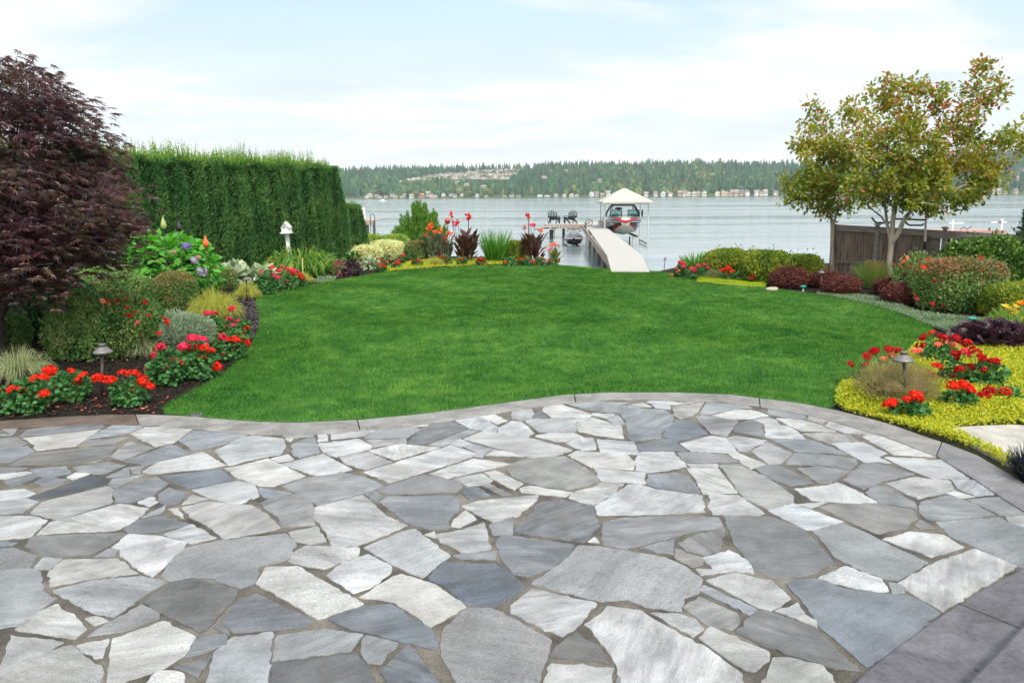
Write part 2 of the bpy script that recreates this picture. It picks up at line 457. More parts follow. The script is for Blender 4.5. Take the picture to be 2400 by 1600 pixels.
for px, py in ((893, 423), (897, 443), (917, 437), (935, 434), (1224, 396), (1245, 395), (1275, 416), (1326, 402), (1390, 431), (1133, 438), (1095, 434), (1071, 430), (1481, 414),
               (1495, 432), (1583, 398), (1612, 401), (1640, 396), (1655, 394), (1449, 421), (1548, 436), (1405, 424), (2338, 425), (2362, 428), (2385, 420), (2350, 441), (2392, 437), (2376, 404), (2395, 399)):
    X, Y, z = hill_hit(px, py); HOUSES.append((X, Y, z, random.uniform(9, 16), 9, random.uniform(5, 8), random.choice(WALLS), random.choice(ROOFS),
        'lone small house among the trees partway up the far hillside', 'scattered houses on the far hillside'))
shore = [(x, random.uniform(3.5, 6.5), 'a') for x in np.arange(852, 985, 7.5)] + [(x, random.uniform(4, 8), 'a') for x in np.arange(1003, 1095, 9)]
shore += [(x, random.uniform(3.5, 6), 'b') for x in (1118, 1139, 1182, 1190, 1199, 1215, 1265, 1272, 1282, 1303, 1322, 1340, 1352)]
shore += [(x, random.uniform(5, 9), 'b') for x in (1377, 1386, 1397, 1412, 1425, 1514, 1524, 1536, 1553, 1570, 1579)]
shore += [(x + random.uniform(-1.5, 1.5), random.uniform(6.5, 10.5), 'c') for x in np.arange(1592, 1835, 11.2)] + [(x, random.uniform(5, 9), 'c') for x in np.arange(1850, 2000, 14)]
shore += [(x, random.uniform(5, 9), 'd') for x in np.arange(2235, 2420, 13)]
SL = {'a': ('small waterside house on the far shore below the terraced hillside houses', 'waterside houses below the hillside rows'),
      'b': ('small waterside house on the far shore beneath the dense wood behind the dock', 'waterside houses beneath the wood'),
      'c': ('pale tall waterside house in the close row on the far shore, toward the autumn tree', 'waterside houses in the close pale row'),
      'd': ('waterside house on the far shore seen past the autumn tree', 'waterside houses past the autumn tree')}
for px, h, s in shore:
    if random.random() < .22: continue
    row2 = s == 'a' and random.random() < .5
    Y = 1612 + random.uniform(0, 10) + (26 if row2 else 0); X = AT(px, 460, Y).x
    HOUSES.append((X, Y, float(hz(X, Y)) - .3, random.uniform(7, 11) if s != 'c' else 9.2, 8, h * 1.35, random.choice(WALLS[:3] if s == 'c' and random.random() < .4 else WALLS[1:]), random.choice(ROOFS), *SL[s]))
X = AT(989, 460, 1618).x; HOUSES.append((X, 1618, float(hz(X, 1618)), 11, 9, 8.5, (.55, .26, .16), ROOFS[2], 'orange brown house on the far shore beside a round yellow green tree', None))
X, Y, z = hill_hit(1811, 405); HOUSES.append((X, Y, z, 19, 10, 8, WALLS[0], (.62, .58, .55), 'long pale house high on the far ridge, under tall conifers near the autumn tree', None))
HM = {}
def house_mats(c, nm): 
    k = (nm, c)
    if k not in HM: HM[k] = plain(nm, c, .8, .2)
    return HM[k]
glass_far = plain('far_window', (.05, .06, .07), .2, .5)
box_cache = {}
def unit_house(col):
    if col not in box_cache:
        g = Geo(); g.box((-.5, -.5, 0), (.5, .5, 1))
        # gable ends
        g.tris([(-.5, -.5, 1), (.5, -.5, 1), (0, -.5, 1.38), (-.5, .5, 1), (.5, .5, 1), (0, .5, 1.38)], [(0, 1, 2), (4, 3, 5)])
        box_cache[col] = g.mesh('house', house_mats(col, 'house_wall'))
    return box_cache[col]
def unit_roof(col):
    if ('r', col) not in box_cache:
        g = Geo(); e = .08
        for s in (-1, 1):
            a = [(s * (.5 + e), -.5 - e, .96), (0, -.5 - e, 1.40), (0, .5 + e, 1.40), (s * (.5 + e), .5 + e, .96)]
            g.tris(a + [(x, y, z + .06) for x, y, z in a], [(0, 1, 2), (0, 2, 3), (4, 6, 5), (4, 7, 6), (0, 4, 5), (0, 5, 1), (3, 2, 6), (3, 6, 7), (0, 3, 7), (0, 7, 4)])
        box_cache[('r', col)] = g.mesh('roof', house_mats(col, 'house_roof'))
    return box_cache[('r', col)]
gw = Geo(); gw.box((-.1, -.04, -.13), (.1, .01, .13)); WIN = gw.mesh('window', glass_far)
for X, Y, z, w, d, h, wc, rc, lab, grp in HOUSES:
    o = tag(link('house', unit_house(wc), None, (X, Y, z - 1), random.uniform(-.25, .25) + (math.pi / 2 if random.random() < .55 else 0)), lab, 'house', grp)
    o.scale = (w, d, h / 1.25)
    link('roof', unit_roof(rc), o)
    rot = abs(o.rotation_euler[2]) > 1
    for q in (-.27, .02, .3):
        if random.random() < .75:
            wv = link('window', WIN, o, (-.5, -q, .62) if rot else (q, -.5, .62), -math.pi / 2 if rot else 0)
HX = np.array([h[0] for h in HOUSES]); HY = np.array([h[1] for h in HOUSES]); HW = np.array([h[3] for h in HOUSES])

# ---- the far wood
fm, t, o = newmat('far_foliage'); N = NT(t)
at = N.n('ShaderNodeVertexColor', layer_name='Col')
p = N.n('ShaderNodeBsdfPrincipled', {'Base Color': at.outputs[0], 'Roughness': .9, 'Specular IOR Level': .1}); t.links.new(p.outputs[0], o.inputs[0])
def wood():
    n = 15500
    X = RG.uniform(-900, 2150, n); Y = 1608 + 780 * RG.random(n) ** .9
    keep = np.ones(n, bool)
    for hx, hy, hw in zip(HX, HY, HW): keep &= ~((np.abs(X - hx) < hw * .5 + 3.0) & (Y < hy + 7) & (Y > hy - (60 if hy > 1700 else 24)))
    keep &= (Y > 1640) | (RG.random(n) < .6)
    X, Y = X[keep], Y[keep]; n = len(X); Z = hz(X, Y) - 1 + 0
    cap = np.full(n, 99.0)                            # trees just below a house stay low enough to see it
    for hx, hy, hw in zip(HX, HY, HW):
        if hy < 1660: continue
        f_ = (np.abs(X - hx) < hw * .5 + 4) & (Y < hy); cap = np.where(f_, np.minimum(cap, (hy - Y) * .105 + 1.5), cap)
    keep = cap > 4.5; X, Y, Z, cap = X[keep], Y[keep], Z[keep], cap[keep]; n = len(X)
    P = np.stack([X * .004, Y * .004, np.zeros(n)], 1)
    dec = (n3(P, 1.7, 3) + RG.normal(size=n) * .45 - (Y - 1850) / 480) > .38
    dec |= (RG.random(n) < .05)
    # conifers: ragged tiers
    tiers = 5; k = 6; V = []; T = []
    for i in range(tiers):
        z0 = .08 + .17 * i; r0 = .20 * (1 - z0) + .02; z1 = z0 + .30 - .015 * i; b = len(V)
        V.append((0, 0, min(z1, 1.0)))
        for j in range(2 * k):
            a = math.pi * j / k + i * .4; rr = r0 * (1.0 if j % 2 else .62)
            V.append((rr * math.cos(a), rr * math.sin(a), z0 - (0.02 if j % 2 else -.02)))
        for j in range(2 * k): T.append((b, b + 1 + j, b + 1 + (j + 1) % (2 * k)))
    V = np.array(V); T = np.array(T); g = Geo()
    c = np.where(~dec)[0]; m = len(c); H = np.minimum(RG.uniform(13, 27, m) * RG.choice([1, 1, 1, 1.25], m), cap[c]); Wd = H * RG.uniform(.85, 1.25, m); a = RG.uniform(0, 6.28, m)
    ca, sa = np.cos(a), np.sin(a); jit = 1 + .18 * RG.normal(size=(m, len(V)))
    x = (V[None, :, 0] * ca[:, None] - V[None, :, 1] * sa[:, None]) * Wd[:, None] * jit; y = (V[None, :, 0] * sa[:, None] + V[None, :, 1] * ca[:, None]) * Wd[:, None] * jit
    VV = np.stack([x + X[c, None], y + Y[c, None], V[None, :, 2] * H[:, None] + Z[c, None]], -1)
    base = np.array([.018, .064, .042]) * RG.uniform(.45, 1.9, (m, 1)) + RG.random((m, 1)) * np.array([.034, .05, .004])
    g.tris(VV.reshape(-1, 3), (T[None] + (np.arange(m) * len(V))[:, None, None]).reshape(-1, 3), 0, np.repeat(base, len(V), 0))
    # broadleaved: lumpy crowns
    bl = Geo().ball((0, 0, 0), 1, k=8); Vb = bl.V[0]; Tb = bl.T[0]
    c = np.where(dec)[0]; m = len(c); H = np.minimum(RG.uniform(9, 20, m), cap[c]); Wd = H * RG.uniform(.28, .42, m)
    jit = 1 + .22 * RG.normal(size=(m, len(Vb)))
    VV = Vb[None] * jit[..., None] * np.stack([Wd, Wd, H * .5], -1)[:, None] + np.stack([X[c], Y[c], Z[c] + H * .52], -1)[:, None]
    base = np.array([.040, .098, .044]) * RG.uniform(.5, 1.45, (m, 1)) + (RG.random((m, 1)) < .25) * np.array([.035, .045, .004]) + (RG.random((m, 1)) < .16) * np.array([.09, .05, .0])
    g.tris(VV.reshape(-1, 3), (Tb[None] + (np.arange(m) * len(Vb))[:, None, None]).reshape(-1, 3), 0, np.repeat(base, len(Vb), 0))
    return g
tag(wood().obj('forest', fm), 'dense wood of dark conifers and paler broadleaved trees on the far hills', 'forest', kind='stuff')
far_green = leafmat('far_bright_leaf', [(.13, .19, .03), (.19, .23, .04), (.10, .16, .03)], .8, .1, .1)
for px, Y, r, h, lab in ((977, 1614, 6.5, 14, 'round yellow green tree beside the orange brown house on the far shore'),
                         (1631, 2270, 7.5, 30, 'round bright green tree standing up on the far ridge among dark conifers')):
    X = AT(px, 460, Y).x; z = float(hz(X, Y)); o = thing('broadleaved_tree', lab, 'tree', (X, Y, z))
    g = Geo(); g.tube([(0, 0, -1), (0, 0, h * .5)], [.4, .25]); g.obj('trunk', M('far_bark', (.10, .08, .06), .9), o)
    g = Geo(); P, Nn = shell(500, (r, r, h * .42), 2, .14, 2.0, .4, cz=h * .6); g.scatter(P, Nn, 2.2, LEAF); g.ball((0, 0, h * .6), (r * .8, r * .8, h * .34), 0, 10, .12)
    g.obj('crown', far_green, o)
# a small motor boat out on the lake
Y = 640; c = AT(897, 471, Y); o = thing('motor_boat', 'tiny white motor boat under way far out on the lake', 'boat', (c.x, Y, ZW), R(80))
g = Geo(); g.loft([[(-.2, y, .9), (.2, y, .9), (.1, y, -.1), (-.1, y, -.1)] if i == 3 else [(-w, y, h), (w, y, h), (w * .7, y, -.15), (-w * .7, y, -.15)]
     for i, (y, w, h) in enumerate(((-2.6, 1.0, .7), (-1, 1.1, .75), (1.2, 1.0, .85), (3.0, .1, .9)))]); g.obj('hull', M('white_gelcoat', (.8, .8, .8), .3), o)
g = Geo(); g.box((-.7, -.9, .7), (.7, .9, 1.7)); g.obj('cabin', M('white_gelcoat', (.8, .8, .8), .3), o)

# ---- yard ground, seawall
SHORE = [(700, 599), (900, 598), (1100, 600), (1200, 603), (1270, 612), (1320, 621.5), (1400, 629.5), (1480, 636), (1545, 635), (1575, 628), (1650, 613), (1800, 612), (1940, 616), (2100, 612), (2400, 606)]
sh = poly_px(SHORE)
edge = [Vector((-40, 27.5, 0))] + sh + [Vector((40, 26, 0))]
soil = plain('soil', (.017, .013, .010), .95, .15, var=.55, nscale=26, bump=.9, bdist=.03)
me = ngon('soil', [[Vector((p.x, p.y, -.012)) for p in edge] + [Vector((40, -14, -.012)), Vector((-40, -14, -.012))]], soil, -2.6)
tag(link('soil', me), kind='structure')
g = Geo()
for a, b in zip(edge[:-1], edge[1:]):
    d = (b - a).normalized(); nn = Vector((-d.y, d.x, 0)) * .12
    g.loft([[a + Vector((0, 0, -.03)), a + nn + Vector((0, 0, -.03)), a + nn + Vector((0, 0, -2.6)), a + Vector((0, 0, -2.6))],
            [b + Vector((0, 0, -.03)), b + nn + Vector((0, 0, -.03)), b + nn + Vector((0, 0, -2.6)), b + Vector((0, 0, -2.6))]])
tag(g.obj('seawall', M('seawall_concrete', (.16, .15, .13), .9, .2, var=.3, nscale=3, bump=.3)), 'low dark concrete seawall holding the garden above the lake', 'seawall')

# ---- lawn
OUT = [(-700, 1032), (-300, 1003), (0, 987), (153, 977), (255, 972), (357, 972), (446, 976), (510, 982), (600, 988.5), (702, 991), (845, 984), (983, 971), (1085, 958), (1200, 942), (1320, 926),
       (1430, 920), (1582, 920), (1710, 925), (1800, 936), (1876, 945.5), (1958, 961), (2030, 979), (2093, 996.5), (2157, 1019.5), (2234, 1045), (2292, 1068), (2336, 1093.5), (2387, 1124), (2450, 1172), (2520, 1240), (2620, 1360)]
INN = [(-700, 1062), (-300, 1027), (0, 1004), (102, 999), (230, 993.5), (347, 996), (434, 1003), (510, 1010), (587, 1018), (702, 1019.6), (779, 1015), (845, 1009), (932, 1000), (1034, 988.5), (1136, 973), (1215, 960), (1315, 945.5),
       (1430, 937), (1532, 937), (1672, 942), (1774, 951), (1800, 957), (1889, 972), (1953, 987), (2068, 1021), (2195, 1069), (2285, 1124), (2361, 1175), (2400, 1198), (2450, 1240), (2510, 1310), (2570, 1420)]
LAWN_PX = [(365, 967), (428, 929), (510, 888), (571, 837), (602, 786), (610, 745), (595, 714), (602, 699), (633, 689), (735, 668), (816, 653), (888, 640), (980, 631), (1122, 624), (1306, 621.5), (1400, 629.8), (1480, 636.3),
           (1545, 637), (1590, 645), (1622, 655), (1660, 664), (1735, 673), (1800, 675), (1837, 681), (1939, 694), (2030, 711), (2122, 740), (2194, 770), (2184, 795), (2100, 860), (2041, 880), (2000, 908), (1954, 960)]
LAWN_PX += [p for p in OUT[::-1] if 430 < p[0] < 1950]
def smooth(pts, it=2):
    for _ in range(it):
        q = []
        for a, b in zip(pts, pts[1:] + pts[:1]): q += [(a[0] * .75 + b[0] * .25, a[1] * .75 + b[1] * .25), (a[0] * .25 + b[0] * .75, a[1] * .25 + b[1] * .75)]
        pts = q
    return pts
LAWN = poly_px(smooth(LAWN_PX, 1))
lm, t, o = newmat('turf'); N = NT(t)
tcn = N.n('ShaderNodeTexCoord')
nz = N.n('ShaderNodeTexNoise', {0: tcn.outputs['Object'], 'Scale': .9, 'Detail': 6.0, 'Roughness': .65})
nf = N.n('ShaderNodeTexNoise', {0: tcn.outputs['Object'], 'Scale': 60.0, 'Detail': 3.0})
mxx = N.n('ShaderNodeMix', {0: .4, 2: nz.outputs[0], 3: nf.outputs[0]})
p = N.n('ShaderNodeBsdfPrincipled', {'Base Color': N.ramp(mxx.outputs[0], [(.34, (.025, .10, .016)), (.5, (.05, .16, .026)), (.66, (.10, .22, .04))]), 'Roughness': .8, 'Specular IOR Level': .15})
bmp = N.n('ShaderNodeBump', {'Strength': .8, 'Distance': .03, 'Height': nf.outputs[0]}); t.links.new(bmp.outputs[0], p.inputs['Normal'])
t.links.new(p.outputs[0], o.inputs[0])
tag(link('lawn', ngon('lawn', [[Vector((q.x, q.y, .012)) for q in LAWN]], lm, -.01)), kind='structure')
gm, t, o = newmat('grass_blade'); N = NT(t)
gi = N.n('ShaderNodeNewGeometry'); tcn = N.n('ShaderNodeTexCoord')
nz = N.n('ShaderNodeTexNoise', {0: tcn.outputs['Object'], 'Scale': 1.1, 'Detail': 6.0, 'Roughness': .7, 'Distortion': .9})
n2 = N.n('ShaderNodeTexNoise', {0: tcn.outputs['Object'], 'Scale': 5.0, 'Detail': 3.0})
mr = N.n('ShaderNodeMapRange', {0: nz.outputs[0], 1: .3, 2: .72})
mr2 = N.n('ShaderNodeMapRange', {0: n2.outputs[0], 1: .3, 2: .7})
m1 = N.n('ShaderNodeMix', {0: .34, 2: mr.outputs[0], 3: mr2.outputs[0]}); m2 = N.n('ShaderNodeMix', {0: .34, 2: m1.outputs[0], 3: gi.outputs['Random Per Island']})
col = N.ramp(m2.outputs[0], [(.20, (.018, .085, .012)), (.42, (.046, .165, .021)), (.58, (.088, .225, .029)), (.80, (.20, .34, .05))])
p = N.n('ShaderNodeBsdfPrincipled', {'Base Color': col, 'Roughness': .55, 'Specular IOR Level': .25})
hs = N.n('ShaderNodeHueSaturation', {'Value': 1.4, 'Color': col}); tr = N.n('ShaderNodeBsdfTranslucent', {0: hs.outputs[0]})
ms = N.n('ShaderNodeMixShader', {0: .3, 1: p.outputs[0], 2: tr.outputs[0]}); t.links.new(ms.outputs[0], o.inputs[0])
def grass():
    g = Geo(); xs = [p.x for p in LAWN]; ys = [p.y for p in LAWN]
    n = 900000; Y = min(ys) * (max(ys) / min(ys)) ** RG.random(n); X = RG.uniform(min(xs), max(xs), n)
    k = inpoly(X, Y, LAWN); X, Y = X[k], Y[k]
    X = X[:430000]; Y = Y[:430000]; n = len(X)
    P = np.stack([X, Y, np.full(n, .012)], 1); P2 = P * [1, 1, 0]
    lay = .5 * n3(P2, 2.0, 2); an = 3.0 * n3(P2, .7, 5)
    D = np.stack([np.cos(an) * .35 + RG.normal(size=n) * .45, np.sin(an) * .35 + RG.normal(size=n) * .45, np.ones(n)], 1)
    L = RG.uniform(.026, .052, n) * (1 + .15 * lay); Wd = (.0022 + .00042 * (Y - 6)) * RG.uniform(.8, 1.4, n)
    D = unit(D); side = unit(np.cross(D, RG.normal(size=(n, 3)))) * Wd[:, None]
    V = np.stack([P - side, P + side, P + D * L[:, None]], 1)
    return g.tris(V.reshape(-1, 3), np.arange(3 * n).reshape(-1, 3))
tag(grass().obj('grass', gm), 'short mown green grass blades of the lawn', 'grass', kind='stuff')

# ---- patio: flagstones in mortar
STONES={
(0,940):"""6:2,27 16,26 14,30 11,32|5:0,30 10,32 0,36|3:19,33 26,27 55,23 93,22 95,25 40,32|8:22,35 92,27 80,35 70,42 35,46 31,44 33,42|7:106,22 136,23 118,30 81,36 92,29|4:80,37 118,34 105,40 75,42|8:120,31 134,25 165,25 177,27 160,39 143,43|5:178,28 230,31 205,41 178,46 165,37|4:0,38 14,34 25,40 8,45 0,49|4:0,51 25,42 31,47 10,57 0,58|3:9,60 31,49 107,42 99,52 88,57 30,60|5:101,52 119,38 141,44 113,55|4:115,56 158,41 175,49 135,60|9:132,66 145,58 186,48 207,60 190,63 140,68|8:198,47 222,34 237,33 260,36 262,43 257,50 235,54 211,60|3:0,62 25,62 10,67 0,69|4:28,64 60,61 65,67 48,71 38,70|4:68,62 100,57 114,60 98,67 86,68 72,65|9:0,71 25,66 29,67 5,73|3:4,75 30,68 37,70 12,80|3:32,76 40,71 63,73 44,80|9:62,71 70,67 82,68 68,73|1:27,90 82,70 98,74 95,77 50,89 33,91|4:98,71 118,62 119,69|5:100,78 104,73 132,69 108,80 101,80|4:105,82 143,71 154,77 143,86 122,94 106,94|5:120,62 132,61 129,67 122,67|3:148,70 202,64 216,75 172,81|9:207,63 247,54 280,70 252,79 240,79 220,72|8:177,83 218,75 234,78 237,87 221,95 210,95 190,89|7:0,86 22,82 32,86 20,91 0,96|7:0,97 25,91 35,94 20,104 0,107|7:29,104 40,94 97,80 103,82 102,95 54,110|9:35,124 47,113 110,96 136,100 125,110 120,114 105,120 60,122|8:0,109 28,107 43,111 28,126 0,131|8:127,94 140,89 145,94 137,98|3:146,87 155,81 172,86 165,95 152,96 146,93|9:168,96 177,88 191,91 180,94|5:131,108 152,97 148,104|9:155,101 164,100 169,109 166,108|4:115,118 127,111 148,107 176,115 142,122 120,123|7:168,99 190,94 231,97 246,106 257,117 250,120 207,128 190,115 175,108|8:151,124 177,115 198,127 176,132""",
(0,1250):"""3:24,13 31,4 113,1 116,3 95,15 82,20 55,23 38,22|9:103,15 118,3 143,4 171,10 168,16 152,31 140,41 126,33 111,22 111,17|5:150,40 162,22 172,15 205,8 262,2 271,10 266,24 255,28 235,32 195,40 158,45|3:0,16 12,15 34,22 26,33 0,37|3:0,10 15,10 10,13 0,14|7:32,33 40,24 57,25 46,35|4:88,23 100,16 108,18 105,22|8:46,37 59,26 108,25 126,38 85,43 47,50|6:0,38 26,34 37,37 41,56 52,61 30,76 16,86 0,91|7:50,54 85,45 130,41 152,46 130,60 105,78 85,74|9:15,90 30,77 53,67 60,74 68,76 79,89 68,98|2:133,65 157,47 178,43 218,54 215,62 190,89 184,92 150,75|4:188,42 238,33 234,47 220,52|3:205,81 218,65 236,57 286,82 278,88 235,91 215,92|5:82,96 95,87 130,67 145,75 145,80 115,91|7:79,80 88,78 99,82 87,86|8:103,106 104,99 150,83 179,97 169,114 150,126 118,136 94,139 102,118|4:172,115 184,97 207,95 208,104 190,111|4:161,125 193,116 182,134|8:71,105 100,99 94,115 87,116|7:2,125 11,96 58,102 38,113|7:0,132 66,105 94,127 88,142 0,142|9:115,139 145,129 168,131 172,142 112,142|7:197,112 214,98 250,93 249,105 243,139 185,139|4:196,88 203,84 211,94 206,93""",
(600,940):"""6:25,33 56,30 52,33 36,35|8:27,35 34,35 31,39|6:33,41 52,33 56,40 58,48 40,53 34,50|9:57,31 65,30 66,37 57,38|9:69,30 112,26 100,33 70,36|9:58,40 94,36 107,42 104,45 74,52 62,48|4:100,35 115,26 140,24 151,27 138,35|9:144,24 160,21 157,24|3:140,39 152,26 160,21 180,20 194,26 155,41 143,42|6:102,37 137,36 138,40 108,43|8:182,18 205,15 222,25 220,30 196,26|9:204,15 218,13 231,19 221,22|7:160,41 196,27 206,28 170,43|7:191,36 210,28 256,36 290,46 275,51 250,53 235,48|9:178,41 187,36 197,40 188,43|6:191,43 198,40 219,46 203,48|9:104,47 132,41 168,44 128,55|9:100,66 160,48 178,42 202,49 197,53 124,76|7:76,52 102,48 125,57 100,64 82,58|9:14,54 29,50 34,55 22,57|9:24,59 62,50 88,64 57,70|5:25,80 42,73 80,67 100,71 117,79 98,86 57,97 38,86|9:160,68 200,54 234,59 176,72|6:198,51 205,48 212,47 208,53|9:211,51 220,46 240,49 250,52|4:112,82 155,69 187,75 189,81 183,85 122,87|4:114,94 122,89 178,88 187,93 185,103 177,110 176,119 160,119 139,113|4:100,86 108,84 116,89 110,93|7:53,108 55,99 98,88 120,107 139,115 93,134 71,134 60,115|4:4,81 32,86 8,90 3,86|4:3,96 14,90 38,87 52,94 52,107 37,116 24,117 20,107|6:38,116 52,108 54,115|9:-3,83 3,88 -3,91|8:182,73 207,68 217,74 210,78 195,79|8:210,67 220,65 245,77 237,83 218,73|3:190,85 193,80 205,81 215,88 196,91|3:208,79 215,77 234,87 225,88|9:190,98 205,93 259,88 257,93 238,108 218,112 205,106|9:180,116 182,110 193,102 202,110 188,117|4:215,115 230,110 237,108 235,125 218,124|7:31,122 56,117 64,130 50,133 36,130|8:155,124 164,121 165,127|7:166,124 190,120 209,113 213,126 215,137 190,141 182,136 170,131""",
(600,1250):"""7:31,27 37,18 47,13 68,14 94,15 93,22 82,26 62,34 45,31|9:66,40 80,28 103,21 124,32 123,38 105,51 90,56|8:100,15 135,0 146,-2 178,22 152,42 125,30|8:1,48 10,33 38,32 98,66 57,80|9:96,60 125,42 134,39 165,49 192,69 160,87 128,65|2:159,42 173,28 200,30 218,29 237,40 247,51 220,68 208,68 190,66 178,54|4:182,22 190,20 217,18 219,25 190,25|3:221,10 227,3 291,12 287,22 272,33 250,41 236,38 226,25|3:68,81 100,69 123,67 160,89 167,105 162,108 139,102 90,91|6:16,119 21,96 36,94 62,90 97,95 86,110|2:13,142 16,122 60,117 92,113 104,130 120,142|4:97,111 98,100 102,96 130,103 115,121 103,120|3:115,130 140,104 188,142 133,142|4:170,105 172,92 192,72 216,71 236,80 271,100 266,118 250,142 200,142 171,115""",
(1200,920):"""9:-13,34 0,27 9,28 20,38 13,42 0,42 -12,38|6:0,17 18,16 20,20 18,24 8,27 0,25|3:20,20 27,18 32,24 20,24|9:28,17 32,12 42,11 73,21 70,24 37,24|5:50,11 80,9 107,10 95,13 65,15|4:66,16 103,13 106,15 100,20 80,19|7:106,13 120,10 128,14 108,15|9:124,10 130,7 152,10 177,9 150,12 130,11|8:129,12 145,12 145,16 132,15|7:148,14 176,10 172,17 166,22 155,25 149,22|6:172,21 179,10 210,11 220,15 200,17 182,21|9:184,22 205,17 220,17 235,22 218,25 200,25|9:222,26 235,24 242,26 246,31 235,31|9:74,20 94,21 86,24 75,22|6:86,25 98,22 104,30 95,30|5:100,21 109,15 140,17 148,22 147,33 136,38 107,39 105,28|7:12,27 18,25 53,25 58,32 59,37 25,37|9:54,26 60,25 70,25 58,29|9:58,30 74,24 94,30 100,31 102,43 88,42 62,37|8:22,41 35,38 56,38 65,42 50,46 40,46|4:105,40 137,38 136,43 110,46|8:50,48 60,43 75,43 77,53 64,54|9:78,44 112,47 114,53 118,58 82,56|3:115,49 145,44 161,55 118,55|3:138,41 150,27 164,27 180,39 150,46|5:169,24 175,22 208,27 199,38 196,41 182,38|3:203,36 210,29 220,26 228,29 232,42|8:155,48 183,41 196,43 208,57 165,55|7:197,43 205,41 234,45 215,55 208,54|9:52,59 60,55 105,58 113,66 110,72 73,70|9:114,63 119,56 148,56 160,69 145,72 122,75 114,72|5:152,57 158,56 195,58 207,65 160,66|9:161,67 188,67 188,70 165,70|9:199,58 210,58 233,67 219,71|9:160,71 189,71 207,93 175,94 168,80|6:191,68 208,67 236,80 258,96 257,103 236,109 212,97|8:76,71 121,75 122,85 82,82|5:0,67 25,61 49,60 62,67 75,76 81,82 70,86 54,90 25,87 10,83 0,78 -4,72|4:124,82 126,77 150,75 162,79 173,92 170,94 140,90 125,86|9:8,89 17,87 55,93 48,97 10,93|7:79,85 86,83 102,85 100,87 80,87|9:53,98 58,93 80,87 97,88 95,93 75,105|8:77,106 100,91 107,86 118,86 130,90 174,96 176,111 130,113 80,114|9:181,95 208,96 231,112 225,114 185,113 180,106 183,101|3:2,129 16,114 25,103 45,100 74,107 80,124 66,139 20,132|4:84,122 100,117 145,115 189,116 193,126 165,130 106,145 84,141|3:195,115 240,116 260,124 275,134 291,152 295,158 270,169 240,171 222,164 204,140|3:153,140 170,132 195,127 192,146 177,151 160,146""",
(1200,1250):"""9:70,9 76,5 80,10|4:118,15 148,7 148,21|4:150,24 151,16 175,24 174,30 165,32|9:176,24 199,17 215,26 220,34 221,38 185,34|8:170,34 204,36 175,40|6:19,48 45,30 62,13 80,14 105,18 140,24 158,32 174,44 170,57 157,61 155,73 122,69 104,62 82,64|8:0,68 19,53 77,66 60,86 46,96 0,75|9:67,86 85,74 88,69 119,73 135,84 180,108 210,131 214,137 200,142 112,142 92,115 80,100|2:36,115 50,99 60,93 66,99 79,105 88,121|9:20,140 36,122 93,126 85,138 70,142 22,142|4:88,140 98,131 108,139|7:128,75 155,76 168,81 175,89 165,96|5:158,70 172,60 206,75 208,83 201,90 178,85 168,77|6:173,55 177,50 224,71 217,76|8:179,45 205,38 238,45 255,61 237,72 225,69|7:173,99 183,88 235,111 235,118 222,128 214,127 195,115|3:207,93 225,73 237,74 279,90 318,128 295,126 236,107|8:222,138 240,117 255,117 285,124 312,137 220,142""",
(1800,1250):"""8:7,73 27,66 33,75 24,79|9:26,80 34,77 44,83 44,88|4:18,49 25,45 45,44 70,53 106,58 127,59 150,71 157,75 120,108 90,124 78,113 45,85 37,70|9:47,43 72,32 103,43 109,54 104,55 80,52|6:111,47 122,49 125,56 114,57|5:42,0 68,-8 90,1 105,9 146,28 119,44 103,42 85,35 60,22 55,15|9:106,7 131,0 161,3 179,14 150,23|9:120,47 154,28 190,16 228,32 161,73 137,59|5:155,-9 213,-13 222,-7 240,5 240,36 231,32 186,12 168,4""",
(1800,920):"""5:0,15 22,16 34,21 33,25 14,24 0,20|7:36,26 38,22 55,26 49,30|9:8,25 30,26 48,31 62,37 30,36 22,33|9:-3,31 18,32 27,37 34,44 -2,42|8:53,32 57,26 103,40 70,38|5:32,39 55,38 75,40 83,46 55,48|9:87,42 92,40 108,40 154,60 115,58|4:0,43 40,45 60,52 73,58 25,55|8:58,48 88,47 109,57 101,60 113,66 100,64 88,65 70,55|7:-15,55 -1,47 22,57 12,66 0,67|4:17,67 24,57 50,58 80,62 81,66 74,72 55,68|4:27,71 48,69 74,74 56,85 46,84|3:-12,71 0,68 12,69 40,84 20,87 0,80|4:69,81 86,67 100,66 134,76 105,83 88,90|9:107,61 142,62 148,64 159,63 184,80 150,80 125,70|8:109,85 135,79 150,81 165,82 171,91 138,99|7:168,81 191,82 209,94 190,96 175,90|9:165,94 172,92 189,97 175,98|9:25,90 55,87 63,84 80,91 100,102 75,103 40,100|4:90,93 98,87 108,88 134,102 136,108 100,102|9:28,104 54,102 40,107|9:1,110 23,103 68,120 42,127 35,127|4:47,107 60,104 100,103 132,109 137,117 130,120 128,125 100,131 75,120|5:140,102 165,96 185,102 208,114 155,119 145,117 139,111|4:184,100 215,97 235,110 240,112 213,114|5:135,123 140,119 150,124 153,127 140,127|6:219,115 240,113 240,130 225,126"""}
def stones():
    out=[]
    for (x0,y0),s in STONES.items():
        for q in s.split('|'):
            c,p=q.split(':')
            out.append((int(c),[(x0+float(a.split(',')[0])/.392,y0+float(a.split(',')[1])/.392) for a in p.split()]))
    return out

